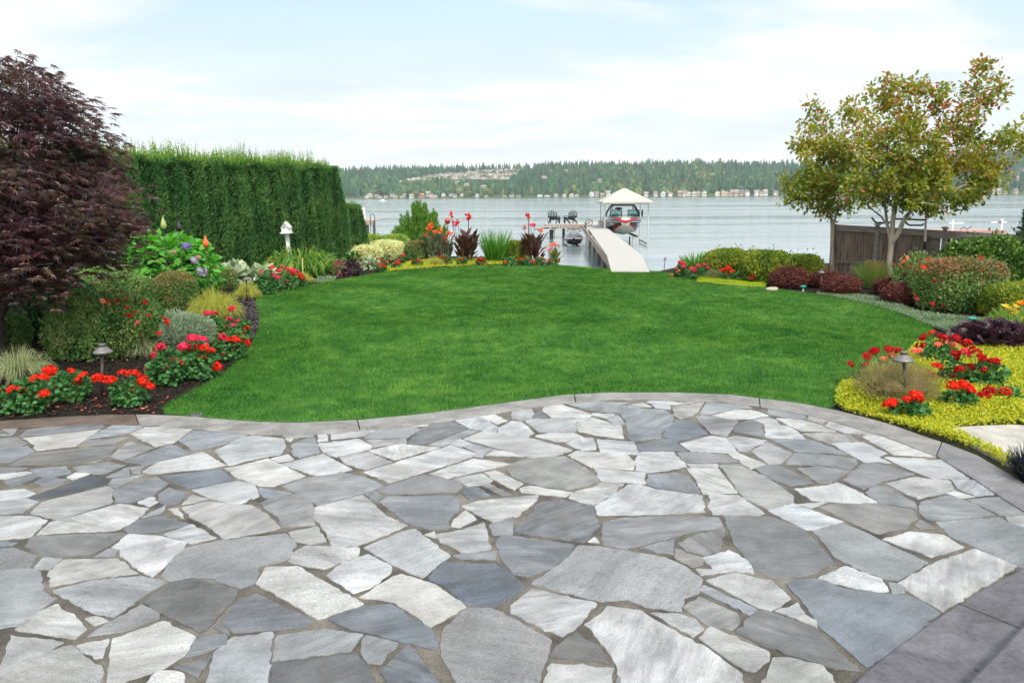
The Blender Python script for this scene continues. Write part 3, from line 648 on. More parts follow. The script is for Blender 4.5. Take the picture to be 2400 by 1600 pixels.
mort, t, o = newmat('mortar'); N = NT(t)
tcn = N.n('ShaderNodeTexCoord')
na = N.n('ShaderNodeTexNoise', {0: tcn.outputs['Object'], 'Scale': 180.0, 'Detail': 4.0, 'Roughness': .7}); nb = N.n('ShaderNodeTexNoise', {0: tcn.outputs['Object'], 'Scale': 3.5, 'Detail': 6.0})
mx = N.n('ShaderNodeMix', {0: .5, 2: na.outputs[0], 3: nb.outputs[0]})
p = N.n('ShaderNodeBsdfPrincipled', {'Base Color': N.ramp(mx.outputs[0], [(.38, (.045, .041, .036)), (.5, (.115, .104, .088)), (.61, (.21, .19, .16))]), 'Roughness': .95, 'Specular IOR Level': .1})
bb = N.n('ShaderNodeBump', {'Strength': .9, 'Distance': .006, 'Height': na.outputs[0]}); t.links.new(bb.outputs[0], p.inputs['Normal']); t.links.new(p.outputs[0], o.inputs[0])
stm, t, o = newmat('flagstone'); N = NT(t)
vc = N.n('ShaderNodeVertexColor', layer_name='Col'); su = N.n('ShaderNodeAttribute', attribute_name='suv')
m1 = N.n('ShaderNodeMapping', {0: su.outputs['Vector'], 'Scale': (2.2, 11.0, 3)})
na = N.n('ShaderNodeTexNoise', {0: m1.outputs[0], 'Scale': 1.0, 'Detail': 8.0, 'Roughness': .66, 'Distortion': .6})
nb = N.n('ShaderNodeTexNoise', {0: su.outputs['Vector'], 'Scale': 3.2, 'Detail': 5.0, 'Roughness': .6})
nc = N.n('ShaderNodeTexNoise', {0: su.outputs['Vector'], 'Scale': 130.0, 'Detail': 4.0, 'Roughness': .7})
s1 = N.n('ShaderNodeMapRange', {0: na.outputs[0], 1: .28, 2: .72, 3: .56, 4: 1.34}); s2 = N.n('ShaderNodeMapRange', {0: nb.outputs[0], 1: .3, 2: .7, 3: .68, 4: 1.28}); s3 = N.n('ShaderNodeMapRange', {0: nc.outputs[0], 1: .3, 2: .7, 3: .64, 4: 1.34})
s1m = N.n('ShaderNodeMix', {0: vc.outputs['Alpha'], 2: 1.0, 3: s1.outputs[0]}); q1 = N.n('ShaderNodeMath', {0: s1m.outputs[0], 1: s2.outputs[0]}, operation='MULTIPLY'); q2 = N.n('ShaderNodeMath', {0: q1.outputs[0], 1: s3.outputs[0]}, operation='MULTIPLY')
# thin dark veins and rusty stains
m2 = N.n('ShaderNodeMapping', {0: su.outputs['Vector'], 'Scale': (1.2, 5.0, 3)})
nv = N.n('ShaderNodeTexNoise', {0: m2.outputs[0], 'Scale': 2.0, 'Detail': 5.0, 'Distortion': 1.2}); av = N.n('ShaderNodeMath', {0: nv.outputs[0], 1: .5}, operation='SUBTRACT'); ab = N.n('ShaderNodeMath', {0: av.outputs[0]}, operation='ABSOLUTE')
vein = N.n('ShaderNodeMapRange', {0: ab.outputs[0], 1: 0.0, 2: .016, 3: .82, 4: 1.0}); q3 = N.n('ShaderNodeMath', {0: q2.outputs[0], 1: vein.outputs[0]}, operation='MULTIPLY')
cmul = N.n('ShaderNodeMix', {0: 1.0, 6: vc.outputs[0]}, data_type='RGBA', blend_type='MULTIPLY'); gr = N.n('ShaderNodeCombineColor', {0: q3.outputs[0], 1: q3.outputs[0], 2: q3.outputs[0]}); t.links.new(gr.outputs[0], cmul.inputs[7])
nr = N.n('ShaderNodeTexNoise', {0: su.outputs['Vector'], 'Scale': 1.7, 'Detail': 4.0}); fr = N.n('ShaderNodeMapRange', {0: nr.outputs[0], 1: .52, 2: .74, 3: 0.0, 4: .18})
cst = N.n('ShaderNodeMix', {0: fr.outputs[0], 6: cmul.outputs[2], 7: (.25, .205, .145, 1)}, data_type='RGBA')
p = N.n('ShaderNodeBsdfPrincipled', {'Base Color': cst.outputs[2], 'Roughness': .62, 'Specular IOR Level': .35})
hh = N.n('ShaderNodeMath', {0: na.outputs[0], 1: nc.outputs[0]}, operation='ADD')
bb = N.n('ShaderNodeBump', {'Strength': .8, 'Distance': .008, 'Height': hh.outputs[0]}); t.links.new(bb.outputs[0], p.inputs['Normal']); t.links.new(p.outputs[0], o.inputs[0])
SHADE = {1: (0.073, 0.080, 0.088), 2: (0.108, 0.115, 0.127), 3: (0.146, 0.155, 0.167), 4: (0.182, 0.191, 0.202), 5: (0.209, 0.217, 0.225), 6: (0.244, 0.249, 0.254), 7: (0.286, 0.290, 0.293), 8: (0.333, 0.335, 0.336), 9: (0.379, 0.379, 0.378)}
def build_patio():
    # stones cut by the picture's edge run on past it
    polys = [(c, [G(x - 78 if x < 3 else x + 78 if x > 2397 else x, y + 60 if y > 1598 else y) for x, y in p]) for c, p in stones()]
    inner = [G(x, y) for x, y in INN]; ix = [p.x for p in inner]; iy = [p.y for p in inner]
    # the same paving goes on past the edges of the photograph
    rr = random.Random(5); cell = .40; pts = []
    for i in range(-22, 18):
        for j in range(0, 24): pts.append(((i + rr.uniform(.12, .88)) * cell * 1.15, -.6 + (j + rr.uniform(.12, .88)) * cell * .9))
    cinv = CR.transposed()
    def proj(x, y):
        v = cinv @ Vector((x, y, -HC)); 
        return (1200 + FPX * v.x / -v.z, 800 - FPX * v.y / -v.z) if v.z < -.05 else None
    framed = lambda x, y: (lambda q: q is not None and -66 < q[0] < 2466 and q[1] < 1650 and q[1] > 400)(proj(x, y))
    for ci, (cx, cy_) in enumerate(pts):
        if cy_ > 9 : continue
        P = [(cx - 1, cy_ - 1), (cx + 1, cy_ - 1), (cx + 1, cy_ + 1), (cx - 1, cy_ + 1)]
        for qx, qy in pts:
            if (qx, qy) == (cx, cy_) or abs(qx - cx) > 1.2 or abs(qy - cy_) > 1.2: continue
            mx_, my_ = (qx + cx) / 2, (qy + cy_) / 2; nx, ny = qx - cx, qy - cy_; L = math.hypot(nx, ny); out = []
            f = lambda a: ((a[0] - mx_) * nx + (a[1] - my_) * ny) / L + .012
            for a, b in zip(P, P[1:] + P[:1]):
                fa, fb = f(a), f(b)
                if fa <= 0: out.append(a)
                if fa * fb < 0: s = fa / (fa - fb); out.append((a[0] + (b[0] - a[0]) * s, a[1] + (b[1] - a[1]) * s))
            P = out
            if len(P) < 3: break
        if len(P) < 3 or any(framed(*a) for a in P) or framed(cx, cy_): continue
        if max(a[0] for a in P) > 3.4 or min(a[0] for a in P) < -8.5: continue
        if any(a[1] > np.interp(a[0], ix[:26], iy[:26]) - .03 for a in P): continue
        polys.append((rr.choice([3, 4, 5, 7, 8, 9, 9]), [Vector((a[0], a[1], 0)) for a in P]))
    V = []; F = []; C = []; U = []
    for si, (sh_, P) in enumerate(polys):
        P = [(p.x, p.y) for p in P]
        ar = sum(a[0] * b[1] - b[0] * a[1] for a, b in zip(P, P[1:] + P[:1]))
        if ar < 0: P = P[::-1]
        # clip the corners a little, then break the edges up
        Q = []
        for a, b in zip(P, P[1:] + P[:1]):
            L = math.hypot(b[0] - a[0], b[1] - a[1]); s = min(.10, .006 / max(L, .01))
            Q += [(a[0] + (b[0] - a[0]) * s, a[1] + (b[1] - a[1]) * s), (b[0] - (b[0] - a[0]) * s, b[1] - (b[1] - a[1]) * s)]
        E = []
        for a, b in zip(Q, Q[1:] + Q[:1]):
            L = math.hypot(b[0] - a[0], b[1] - a[1]); k = max(1, int(L / .032)); nx, ny = (b[1] - a[1]) / max(L, 1e-6), -(b[0] - a[0]) / max(L, 1e-6); amp_ = min(.0075, L * .06)
            for i in range(k):
                s = i / k; j = random.gauss(0, amp_ * .6) if i else 0
                E.append((a[0] + (b[0] - a[0]) * s + nx * j, a[1] + (b[1] - a[1]) * s + ny * j))
        gx = sum(e[0] for e in E) / len(E); gy = sum(e[1] for e in E) / len(E); gr_ = max(.05, sum(math.hypot(e[0] - gx, e[1] - gy) for e in E) / len(E)); ex = 1 + .0095 / gr_; E = [(gx + (e[0] - gx) * ex, gy + (e[1] - gy) * ex) for e in E]
        cx = sum(e[0] for e in E) / len(E); cy_ = sum(e[1] for e in E) / len(E); rad = max(.03, sum(math.hypot(e[0] - cx, e[1] - cy_) for e in E) / len(E))
        top = .0135 + random.uniform(0, .003) + si * 4e-6; tx, ty = random.gauss(0, .0025), random.gauss(0, .0025); ins = 1 - .0035 / rad; P_ = None
        b = len(V); n = len(E)
        for (x, y), s, dz in [(e, 1.0, -1) for e in E] + [(e, 1.0, 0) for e in E] + [(e, ins, 1) for e in E]:
            xx, yy = cx + (x - cx) * s, cy_ + (y - cy_) * s
            zz = .001 if dz < 0 else top - .004 * (1 - dz) + tx * (xx - cx) + ty * (yy - cy_)
            V.append((xx, yy, max(zz, .0012)))
        F.append([b + 2 * n + i for i in range(n)])
        for i in range(n):
            j = (i + 1) % n
            F += [[b + i, b + j, b + n + j, b + n + i], [b + n + i, b + n + j, b + 2 * n + j, b + 2 * n + i]]
        jit = random.uniform(.93, 1.07); tint = random.gauss(0, .009) 
        col = [max(.02, v * jit + d) for v, d in zip(SHADE[sh_], (tint, tint * .4, -tint * .4))]
        sa_ = random.uniform(.35, 1.15); us = random.uniform(.6, 1.7); an = random.uniform(-.5, .9) if random.random() < .8 else random.uniform(0, 3.1); ca, sa = math.cos(an), math.sin(an); ox, oy = random.uniform(0, 90), random.uniform(0, 90)
        for v in V[b:]:
            U.append(((ca * v[0] + sa * v[1]) * us + ox, (-sa * v[0] + ca * v[1]) * us + oy, si * .37)); C.append((*col, sa_))
    me = bpy.data.meshes.new('flagstones'); me.from_pydata(V, [], F); me.materials.append(stm)
    me.color_attributes.new('Col', 'FLOAT_COLOR', 'POINT').data.foreach_set('color', np.array(C, np.float32).ravel())
    me.attributes.new('suv', 'FLOAT_VECTOR', 'POINT').data.foreach_set('vector', np.array(U, np.float32).ravel())
    me.update(); me.validate(); return me
mid = [(a + b) / 2 for a, b in zip([G(x, y) for x, y in OUT[:30]], [G(x, y) for x, y in INN[:30]])]
bed = [G(x, y + 4) for x, y in INN]
patio = tag(link('patio', ngon('patio', [[Vector((p.x, p.y, .0085)) for p in [G(x, y - 3) for x, y in INN]] + [Vector((4.5, -1.5, .0085)), Vector((-10, -1.5, .0085))]], mort, -.01)), kind='structure')
link('flagstones', build_patio(), patio)
# ---- kerb
def resample(pts, n):
    A = np.array([tuple(p) for p in pts]); s = np.concatenate([[0], np.cumsum(np.linalg.norm(np.diff(A, axis=0), axis=1))]); q = np.linspace(0, s[-1], n)
    return np.stack([np.interp(q, s, A[:, i]) for i in range(3)], 1)
km = {}
for nm, c in (('kerb_stone', (.20, .19, .18)), ('kerb_stone_brown', (.105, .08, .064)), ('kerb_stone_dark', (.155, .15, .158)), ('step_slate', (.105, .099, .112))):
    m, t, o = newmat(nm); N = NT(t); tcn = N.n('ShaderNodeTexCoord')
    n1 = N.n('ShaderNodeTexNoise', {0: tcn.outputs['Object'], 'Scale': 3.0, 'Detail': 8.0, 'Roughness': .65, 'Distortion': .8}); n2 = N.n('ShaderNodeTexNoise', {0: tcn.outputs['Object'], 'Scale': 40.0, 'Detail': 5.0, 'Roughness': .7})
    mx = N.n('ShaderNodeMix', {0: .35, 2: n1.outputs[0], 3: n2.outputs[0]})
    p = N.n('ShaderNodeBsdfPrincipled', {'Base Color': N.ramp(mx.outputs[0], [(.36, tuple(v * .50 for v in c)), (.46, tuple(v * .85 for v in c)), (.54, tuple(v * 1.12 for v in c)), (.64, tuple(min(1, v * 1.5) for v in c))]), 'Roughness': .6, 'Specular IOR Level': .35})
    bb = N.n('ShaderNodeBump', {'Strength': .5, 'Distance': .008, 'Height': mx.outputs[0]}); t.links.new(bb.outputs[0], p.inputs['Normal']); t.links.new(p.outputs[0], o.inputs[0]); km[nm] = m
no, ni = resample([G(x, y, .02) for x, y in OUT], 200), resample([G(x, y, .02) for x, y in INN], 200)
def cut_at(px): 
    return int(np.argmin([abs((CR.transposed() @ (Vector(p) - Vector((0, 0, HC)))).x / -(CR.transposed() @ (Vector(p) - Vector((0, 0, HC)))).z * FPX + 1200 - px) for p in ni[:170]]))
cuts = [0, cut_at(318), cut_at(845), cut_at(1345), cut_at(1776), cut_at(2197), 199]
for i, (a, b) in enumerate(zip(cuts[:-1], cuts[1:])):
    g = Geo(); rings = []
    for k in range(a, b + 1):
        I, O = Vector(ni[k]), Vector(no[k]); 
        if k in (a, b) and k not in (0, 199):
            I2, O2 = Vector(ni[k + (1 if k == a else -1)]), Vector(no[k + (1 if k == a else -1)]); w = .006
            I = I + (I2 - I).normalized() * w; O = O + (O2 - O).normalized() * w
        d = (O - I).normalized() * .008
        rings.append([I + Vector((0, 0, -.03)), I, I + d + Vector((0, 0, .006)), O - d + Vector((0, 0, .006)), O, O + Vector((0, 0, -.03))])
    g.loft(rings)
    tag(g.obj('kerb', km['kerb_stone_brown'] if i == 0 else km['kerb_stone_dark'] if i == 5 else km['kerb_stone']), kind='structure')
# ---- steps in the corner, slab in the yellow bed
st1 = [(2640, 1215), (2500, 1279), (2392, 1332), (2297, 1380), (2208, 1436), (2106, 1508), (2030, 1566), (1999, 1600), (1925, 1672), (1860, 1745)]
st2 = [(2600, 1290), (2500, 1372), (2400, 1459), (2336, 1525), (2272, 1589), (2190, 1675), (2120, 1755)]
def steps(px, z, zb, depth, nm):
    E = resample([G(x, y, z) for x, y in px], 40); g = Geo(); rings = []
    for k in range(40):
        p = Vector(E[k]); tt = (Vector(E[min(k + 1, 39)]) - Vector(E[max(k - 1, 0)])).normalized(); nn = Vector((-tt.y, tt.x, 0)); 
        if nn.x < 0: nn = -nn
        rings.append([Vector((p.x, p.y, zb)), p + Vector((0, 0, -.012)) , p + nn * .014, p + nn * depth, p + nn * depth + Vector((0, 0, zb - z))])
    g.loft(rings); tag(g.obj('step', km['step_slate']), kind='structure')
steps(st1, .17, 0.0, 1.3, 'a'); steps(st2, .32, .17, 1.4, 'b')
g = Geo()
for (a, b) in (((2246, 1413), (2388, 1470)), ((2285, 1568), (2340, 1594))):
    A, B = G(*a, .1712), G(*b, .1712); g.bar(A, B, .006, .003)
tag(g.obj('step_joint', M('joint_dark', (.05, .05, .055), .9)), kind='structure')
sl = smooth([(2208, 1003), (2300, 996), (2420, 993), (2560, 1045), (2500, 1135), (2400, 1107), (2365, 1086), (2300, 1053), (2250, 1026)], 2)
tag(link('paving_slab', ngon('paving_slab', [poly_px(sl, .035)], M('slab_stone', (.36, .335, .30), .75, .25, var=.22, nscale=6, bump=.35), -.01)),
    'large pale grey stone slab set in the yellow ground cover outside the kerb', 'paving slab')

# ================================================================ PLANT BUILDERS
bark = plain('bark', (.40, .33, .25), .85, .2, var=.35, nscale=9, bump=.5, stretch=(1, 1, .3))
bark_dark = plain('bark_dark', (.07, .05, .04), .9, .2, var=.4, nscale=9, bump=.5, stretch=(1, 1, .3))
twig = plain('twig', (.045, .05, .028), .9, .1, var=.4, nscale=14)
L = dict(
 hedge=leafmat('yew_leaf', [(.026, .085, .026), (.052, .145, .040), (.095, .205, .048), (.19, .30, .07)], .55, .2, .25, 1.3),
 hedge_tip=leafmat('yew_new_leaf', [(0.100, 0.220, 0.030), (0.170, 0.300, 0.040), (0.260, 0.360, 0.060)], .55, .4, .2),
 maple=leafmat('maple_leaf', [(.022, .010, .017), (.050, .015, .024), (.092, .023, .024), (.052, .034, .038), (.115, .05, .028), (.055, .062, .030), (.085, .054, .064)], .36, .3, .5, .9),
 dark_shrub=leafmat('dark_shrub_leaf', [(0.030, 0.090, 0.030), (0.054, 0.165, 0.042), (0.105, 0.255, 0.060)], .45, .2, .4),
 rose=leafmat('rose_leaf', [(.035, .115, .030), (.085, .20, .046), (.165, .28, .07), (.24, .31, .09), (.25, .21, .09)], .45, .25, .35, 3.0),
 rose_red=leafmat('rose_young_leaf', [(0.088, 0.150, 0.044), (0.176, 0.176, 0.061), (0.299, 0.150, 0.070), (0.334, 0.105, 0.070)], .45, .3, .3, 3.0),
 box=leafmat('boxwood_leaf', [(0.050, 0.126, 0.032), (0.103, 0.219, 0.050), (0.196, 0.286, 0.081), (0.275, 0.196, 0.081)], .45, .25, .35, 3.0),
 box_red=leafmat('boxwood_red_tip', [(0.218, 0.109, 0.047), (0.312, 0.133, 0.062), (0.156, 0.172, 0.047)], .5, .3, .3),
 hydr=leafmat('hydrangea_leaf', [(0.070, 0.248, 0.034), (0.116, 0.358, 0.049), (0.171, 0.451, 0.070)], .45, .35, .3, 3.0),
 gold_grass=leafmat('gold_grass_blade', [(0.300, 0.330, 0.050), (0.420, 0.420, 0.080), (0.520, 0.500, 0.130)], .5, .4, .25),
 sedge=leafmat('striped_sedge_blade', [(0.130, 0.200, 0.060), (0.300, 0.340, 0.160), (0.480, 0.480, 0.280)], .5, .3, .25),
 silver=leafmat('silver_leaf', [(0.160, 0.240, 0.130), (0.260, 0.340, 0.210), (0.360, 0.440, 0.300)], .7, .2, .15, 6.0),
 geran=leafmat('geranium_leaf', [(0.030, 0.116, 0.030), (0.060, 0.181, 0.046), (0.095, 0.265, 0.064)], .5, .25, .3, 5.0),
 hosta=leafmat('hosta_leaf', [(0.200, 0.300, 0.140), (0.550, 0.580, 0.360), (0.100, 0.200, 0.100), (0.600, 0.620, 0.450)], .45, .3, .3),
 strap=leafmat('strap_leaf', [(0.047, 0.158, 0.023), (0.089, 0.231, 0.034), (0.158, 0.304, 0.047), (0.378, 0.357, 0.063)], .4, .35, .35),
 coleus=leafmat('coleus_leaf', [(0.300, 0.070, 0.090), (0.400, 0.140, 0.140), (0.170, 0.040, 0.060), (0.350, 0.240, 0.170)], .5, .3, .3),
 heuch=leafmat('heuchera_leaf', [(0.022, 0.011, 0.018), (0.050, 0.020, 0.031), (0.083, 0.044, 0.055), (0.121, 0.077, 0.083)], .35, .15, .5),
 varieg=leafmat('variegated_leaf', [(0.360, 0.430, 0.120), (0.620, 0.620, 0.280), (0.740, 0.720, 0.400), (0.260, 0.360, 0.090)], .5, .3, .3, 4.0),
 lime_box=leafmat('lime_box_leaf', [(0.130, 0.260, 0.039), (0.234, 0.351, 0.052), (0.364, 0.416, 0.078)], .5, .3, .3, 3.0),
 gold_box=leafmat('gold_box_leaf', [(.055, .11, .014), (.14, .22, .022), (.28, .30, .03), (.46, .40, .05)], .5, .3, .35, 1.6),
 pine=leafmat('pine_needle', [(.065, .17, .02), (.13, .27, .035), (.23, .37, .05)], .5, .3, .3, 2.0),
 canna_d=leafmat('dark_canna_leaf', [(.045, .016, .015), (.085, .030, .024), (.14, .06, .04), (.075, .07, .034)], .35, .3, .45),
 canna_g=leafmat('grey_canna_leaf', [(0.090, 0.150, 0.075), (0.165, 0.225, 0.120), (0.180, 0.135, 0.090)], .4, .3, .4),
 canna_l=leafmat('light_canna_leaf', [(0.300, 0.380, 0.060), (0.140, 0.200, 0.050), (0.200, 0.120, 0.060)], .4, .35, .4),
 iris=leafmat('iris_blade', [(.05, .18, .02), (.09, .26, .03), (.16, .34, .055)], .45, .4, .3),
 creep=leafmat('gold_creeper_leaf', [(.17, .28, .02), (.36, .42, .03), (.55, .50, .04), (.26, .36, .03), (.66, .55, .05)], .5, .35, .25, 2.5),
 moss=leafmat('lime_moss', [(0.340, 0.440, 0.020), (0.460, 0.540, 0.030), (0.260, 0.380, 0.020)], .7, .3, .1, 3.0),
 thyme=leafmat('thyme_leaf', [(.05, .11, .045), (.13, .20, .10), (.25, .32, .19), (.09, .16, .07)], .7, .2, .15, 2.0),
 barb=leafmat('barberry_leaf', [(.065, .018, .018), (.125, .036, .032), (.19, .065, .045), (.09, .04, .028)], .5, .3, .3, 2.5),
 fount=leafmat('fountain_grass_blade', [(0.108, 0.234, 0.046), (0.180, 0.306, 0.064), (0.342, 0.342, 0.090)], .5, .3, .25),
 plume=leafmat('grass_plume', [(0.420, 0.240, 0.100), (0.500, 0.330, 0.150), (0.380, 0.280, 0.100)], .7, .4, .1),
 laurel=leafmat('laurel_leaf', [(.02, .07, .012), (.05, .12, .018), (.11, .20, .025), (.18, .27, .04)], .35, .25, .45, 2.0),
 arbor=leafmat('arborvitae_leaf', [(0.017, 0.065, 0.035), (0.032, 0.097, 0.048), (0.048, 0.130, 0.056)], .6, .15, .2),
 heather=leafmat('heather_tip', [(.30, .26, .055), (.27, .19, .10), (.26, .27, .06), (.33, .22, .17), (.15, .19, .045)], .6, .3, .2, 4.0),
 lily=leafmat('daylily_blade', [(0.105, 0.225, 0.038), (0.180, 0.315, 0.053), (0.330, 0.390, 0.090)], .45, .35, .3),
 mondo=leafmat('black_blade', [(0.008, 0.012, 0.016), (0.016, 0.022, 0.028), (0.030, 0.040, 0.050)], .4, .1, .5),
 ajuga=leafmat('dark_carpet_leaf', [(0.022, 0.016, 0.020), (0.050, 0.035, 0.040), (0.090, 0.070, 0.075)], .35, .15, .5),
 spirea=leafmat('spirea_leaf', [(0.120, 0.210, 0.045), (0.225, 0.240, 0.090), (0.300, 0.150, 0.135)], .5, .3, .3, 5),
 tree_g=leafmat('tree_green_leaf', [(.065, .125, .015), (.15, .21, .024), (.29, .30, .035), (.46, .38, .05)], .45, .4, .35, .9),
 tree_o=leafmat('tree_autumn_leaf', [(0.299, 0.276, 0.034), (0.414, 0.196, 0.046), (0.483, 0.115, 0.052), (0.322, 0.040, 0.034)], .45, .4, .3, 1.4),
)
def flowermat(name, cols): return leafmat(name, cols, .55, .35, .2)
FC = dict(red=flowermat('scarlet_petal', [(.55, .012, .004), (.70, .022, .006), (.78, .04, .010)]), deep=flowermat('crimson_petal', [(.32, .004, .007), (.46, .007, .010), (.56, .012, .012)]),
 pink=flowermat('rose_pink_petal', [(.62, .02, .07), (.78, .04, .11), (.85, .08, .15)]), orange=flowermat('orange_petal', [(.80, .13, .03), (.88, .20, .04), (.75, .08, .02)]),
 coral=flowermat('coral_petal', [(.85, .20, .12), (.85, .28, .16)]), magenta=flowermat('magenta_petal', [(.55, .008, .09), (.66, .015, .12)]), yellow=flowermat('yellow_petal', [(.80, .55, .04), (.85, .48, .03), (.85, .62, .12)]),
 violet=flowermat('violet_petal', [(.20, .12, .48), (.30, .18, .58), (.38, .24, .60)]), mauve=flowermat('mauve_petal', [(.42, .34, .50), (.52, .42, .50), (.34, .34, .52)]),
 dusty=flowermat('dusty_pink_petal', [(.50, .30, .26), (.55, .38, .30), (.42, .26, .24)]), tan=flowermat('faded_petal', [(.36, .22, .14), (.45, .30, .20), (.30, .17, .12)]), rosepink=flowermat('bright_pink_petal', [(.62, .16, .24), (.55, .20, .26)]))
HEADS = {}
def head_mesh(col, kind='umbel', var=0):
    key = (col, kind, var)
    if key in HEADS: return HEADS[key]
    g = Geo()
    if kind == 'umbel':                                # rounded cluster of five-petal florets, radius 1
        n = 26; d = unit(RG.normal(size=(n * 2, 3)) + np.array([0, 0, .55])); d = d[d[:, 2] > -.35][:n]
        P = d * RG.uniform(.62, .98, (len(d), 1)) * np.array([1, 1, .74])
        for i in range(5):
            a = unit(np.cross(d, RG.normal(size=d.shape))) if i == 0 else a
            th = R(72 * i); D = a * math.cos(th) + np.cross(d, a) * math.sin(th)
            g.leaves(P, D + d * .25, d, .42, PETAL)
    elif kind == 'bloom':                              # small open rose
        for k, (r, n) in enumerate(((1.0, 6), (.65, 5), (.35, 4))):
            for i in range(n):
                a = 2 * math.pi * (i + .5 * k) / n; d = np.array([[math.cos(a), math.sin(a), .25 + .45 * k]])
                g.leaves(np.array([[0, 0, 0.0]]), d, np.array([[-math.cos(a), -math.sin(a), .9]]), r, PETAL, 0, 1.15)
    elif kind == 'ball':                               # hydrangea mophead
        n = 60; d = unit(RG.normal(size=(n, 3)) + np.array([0, 0, .3]))
        for i in range(4):
            a = unit(np.cross(d, RG.normal(size=d.shape))) if i == 0 else a
            th = R(90 * i); D = a * math.cos(th) + np.cross(d, a) * math.sin(th); g.leaves(d * np.array([.9, .9, .72]), D + d * .15, d, .26, PETAL)
    elif kind == 'spike':                              # canna flower: ragged upright petals
        n = 13; z = RG.uniform(0, 1.3, n); a = RG.uniform(0, 6.28, n)
        D = np.stack([np.cos(a), np.sin(a), RG.uniform(.1, 1.0, n)], 1); g.leaves(np.stack([.1 * np.cos(a), .1 * np.sin(a), z - .5], 1), D, RG.normal(size=(n, 3)), RG.uniform(.6, 1.1, n), LEAF6, 0, 1.5)
    elif kind == 'lily':                               # six-petal trumpet
        for i in range(6):
            a = R(60 * i); g.leaves([[0, 0, 0]], [[math.cos(a), math.sin(a), .75]], [[-math.cos(a), -math.sin(a), 1]], 1.0, LEAF6, 0, .8)
    HEADS[key] = g.mesh('flower_head', FC[col]); return HEADS[key]
def put_head(root, c, col, r, kind='umbel', name='flower_head', tilt=.5):
    """c: world point; the head becomes a part of root (root is not rotated)"""
    o = link(name, head_mesh(col, kind, random.randrange(3)), root, tuple(Vector(c) - root.location), random.uniform(0, 6.28))
    o.scale = (r, r, r * random.uniform(.85, 1.05)); o.rotation_euler[0] = random.uniform(-tilt, tilt) + .25; o.rotation_euler[1] = random.uniform(-tilt, tilt)
    return o
def TA(t):
    v, q = t; a = v[q]; return max(.05, .5 * np.linalg.norm(np.cross(a[:, 1] - a[:, 0], a[:, 2] - a[:, 0]), axis=1).sum())
def bush(name, label, cat, xl, xr, yt, yb, mat, leaf=.03, tpl=LEAF, e=2.0, lump=.08, f=2.4, cover=3.2, dr=1.0, depth=.30, core=.72, group=None, out=.6, up=.3, rnd=.8, asp=1.35, sunk=.25, mat2=None, p2=0.0, top2=False, wisps=0, zb=0.0, seed=None, corem=None):
    cx, Y, rx, h = spot(xl, xr, yt, yb, dr, zb); ry = rx * dr
    rz = h / (2 - sunk) * (1 / (1 + lump * .35)); cz = h - rz * (1 + lump * .35); seed = random.randrange(1, 60) if seed is None else seed
    area = 4 * math.pi * ((rx * ry) ** 1.6 / 3 + (rx * rz) ** 1.6 / 3 + (ry * rz) ** 1.6 / 3) ** (1 / 1.6) * .8 * (1.25 if e > 2.5 else 1)
    leaf *= 1.3; n = int(cover * area / (leaf * leaf * TA(tpl))); n = min(n, 42000)
    P, Nn = shell(n, (rx, ry, rz), e, lump, f, depth, cz, .01, seed)
    g = Geo(); mats = [mat, corem or twig]
    if mat2 is not None:
        mats.append(mat2); q = RG.random(len(P))
        s = q < (p2 * np.clip((P[:, 2] / h - .55) * 3.2, 0, 1) if top2 else p2)
        g.scatter(P[s], Nn[s], leaf, tpl, 2, out, up, rnd, asp); P, Nn = P[~s], Nn[~s]
    g.scatter(P, Nn, leaf, tpl, 0, out, up, rnd, asp)
    if wisps:
        k = RG.choice(len(P), wisps); s = P[k, 2] > h * .45
        g.scatter(P[k][s] * np.array([1.02, 1.02, 1]) + Nn[k][s] * RG.uniform(.0, leaf * 2.6, (s.sum(), 1)), Nn[k][s], leaf * 1.1, tpl, 0, .5, .9, .3)
    # twiggy inside
    core = min(core, .72); k = 18; V = Geo().ball((0, 0, 0), 1, k=k); d = unit(V.V[0]); a = np.array([rx, ry, rz]); q = unit(d * a); rad = (np.abs(q / a) ** e).sum(1) ** (-1 / e)
    C = q * rad[:, None] * (core * (1 + lump * n3(q * rad[:, None] / a.mean() + seed, f, seed % 20)))[:, None]; C[:, 2] = np.maximum(C[:, 2] + cz, -.02)
    g.tris(C, V.T[0], 1)
    o = g.obj(name, mats, None, (cx, Y, zb)); tag(o, label, cat, group)
    o['h'] = h; return o, (cx, Y, rx, ry, h)
def dropprops():
    for o in bpy.data.objects:
        if 'h' in o.keys(): del o['h']
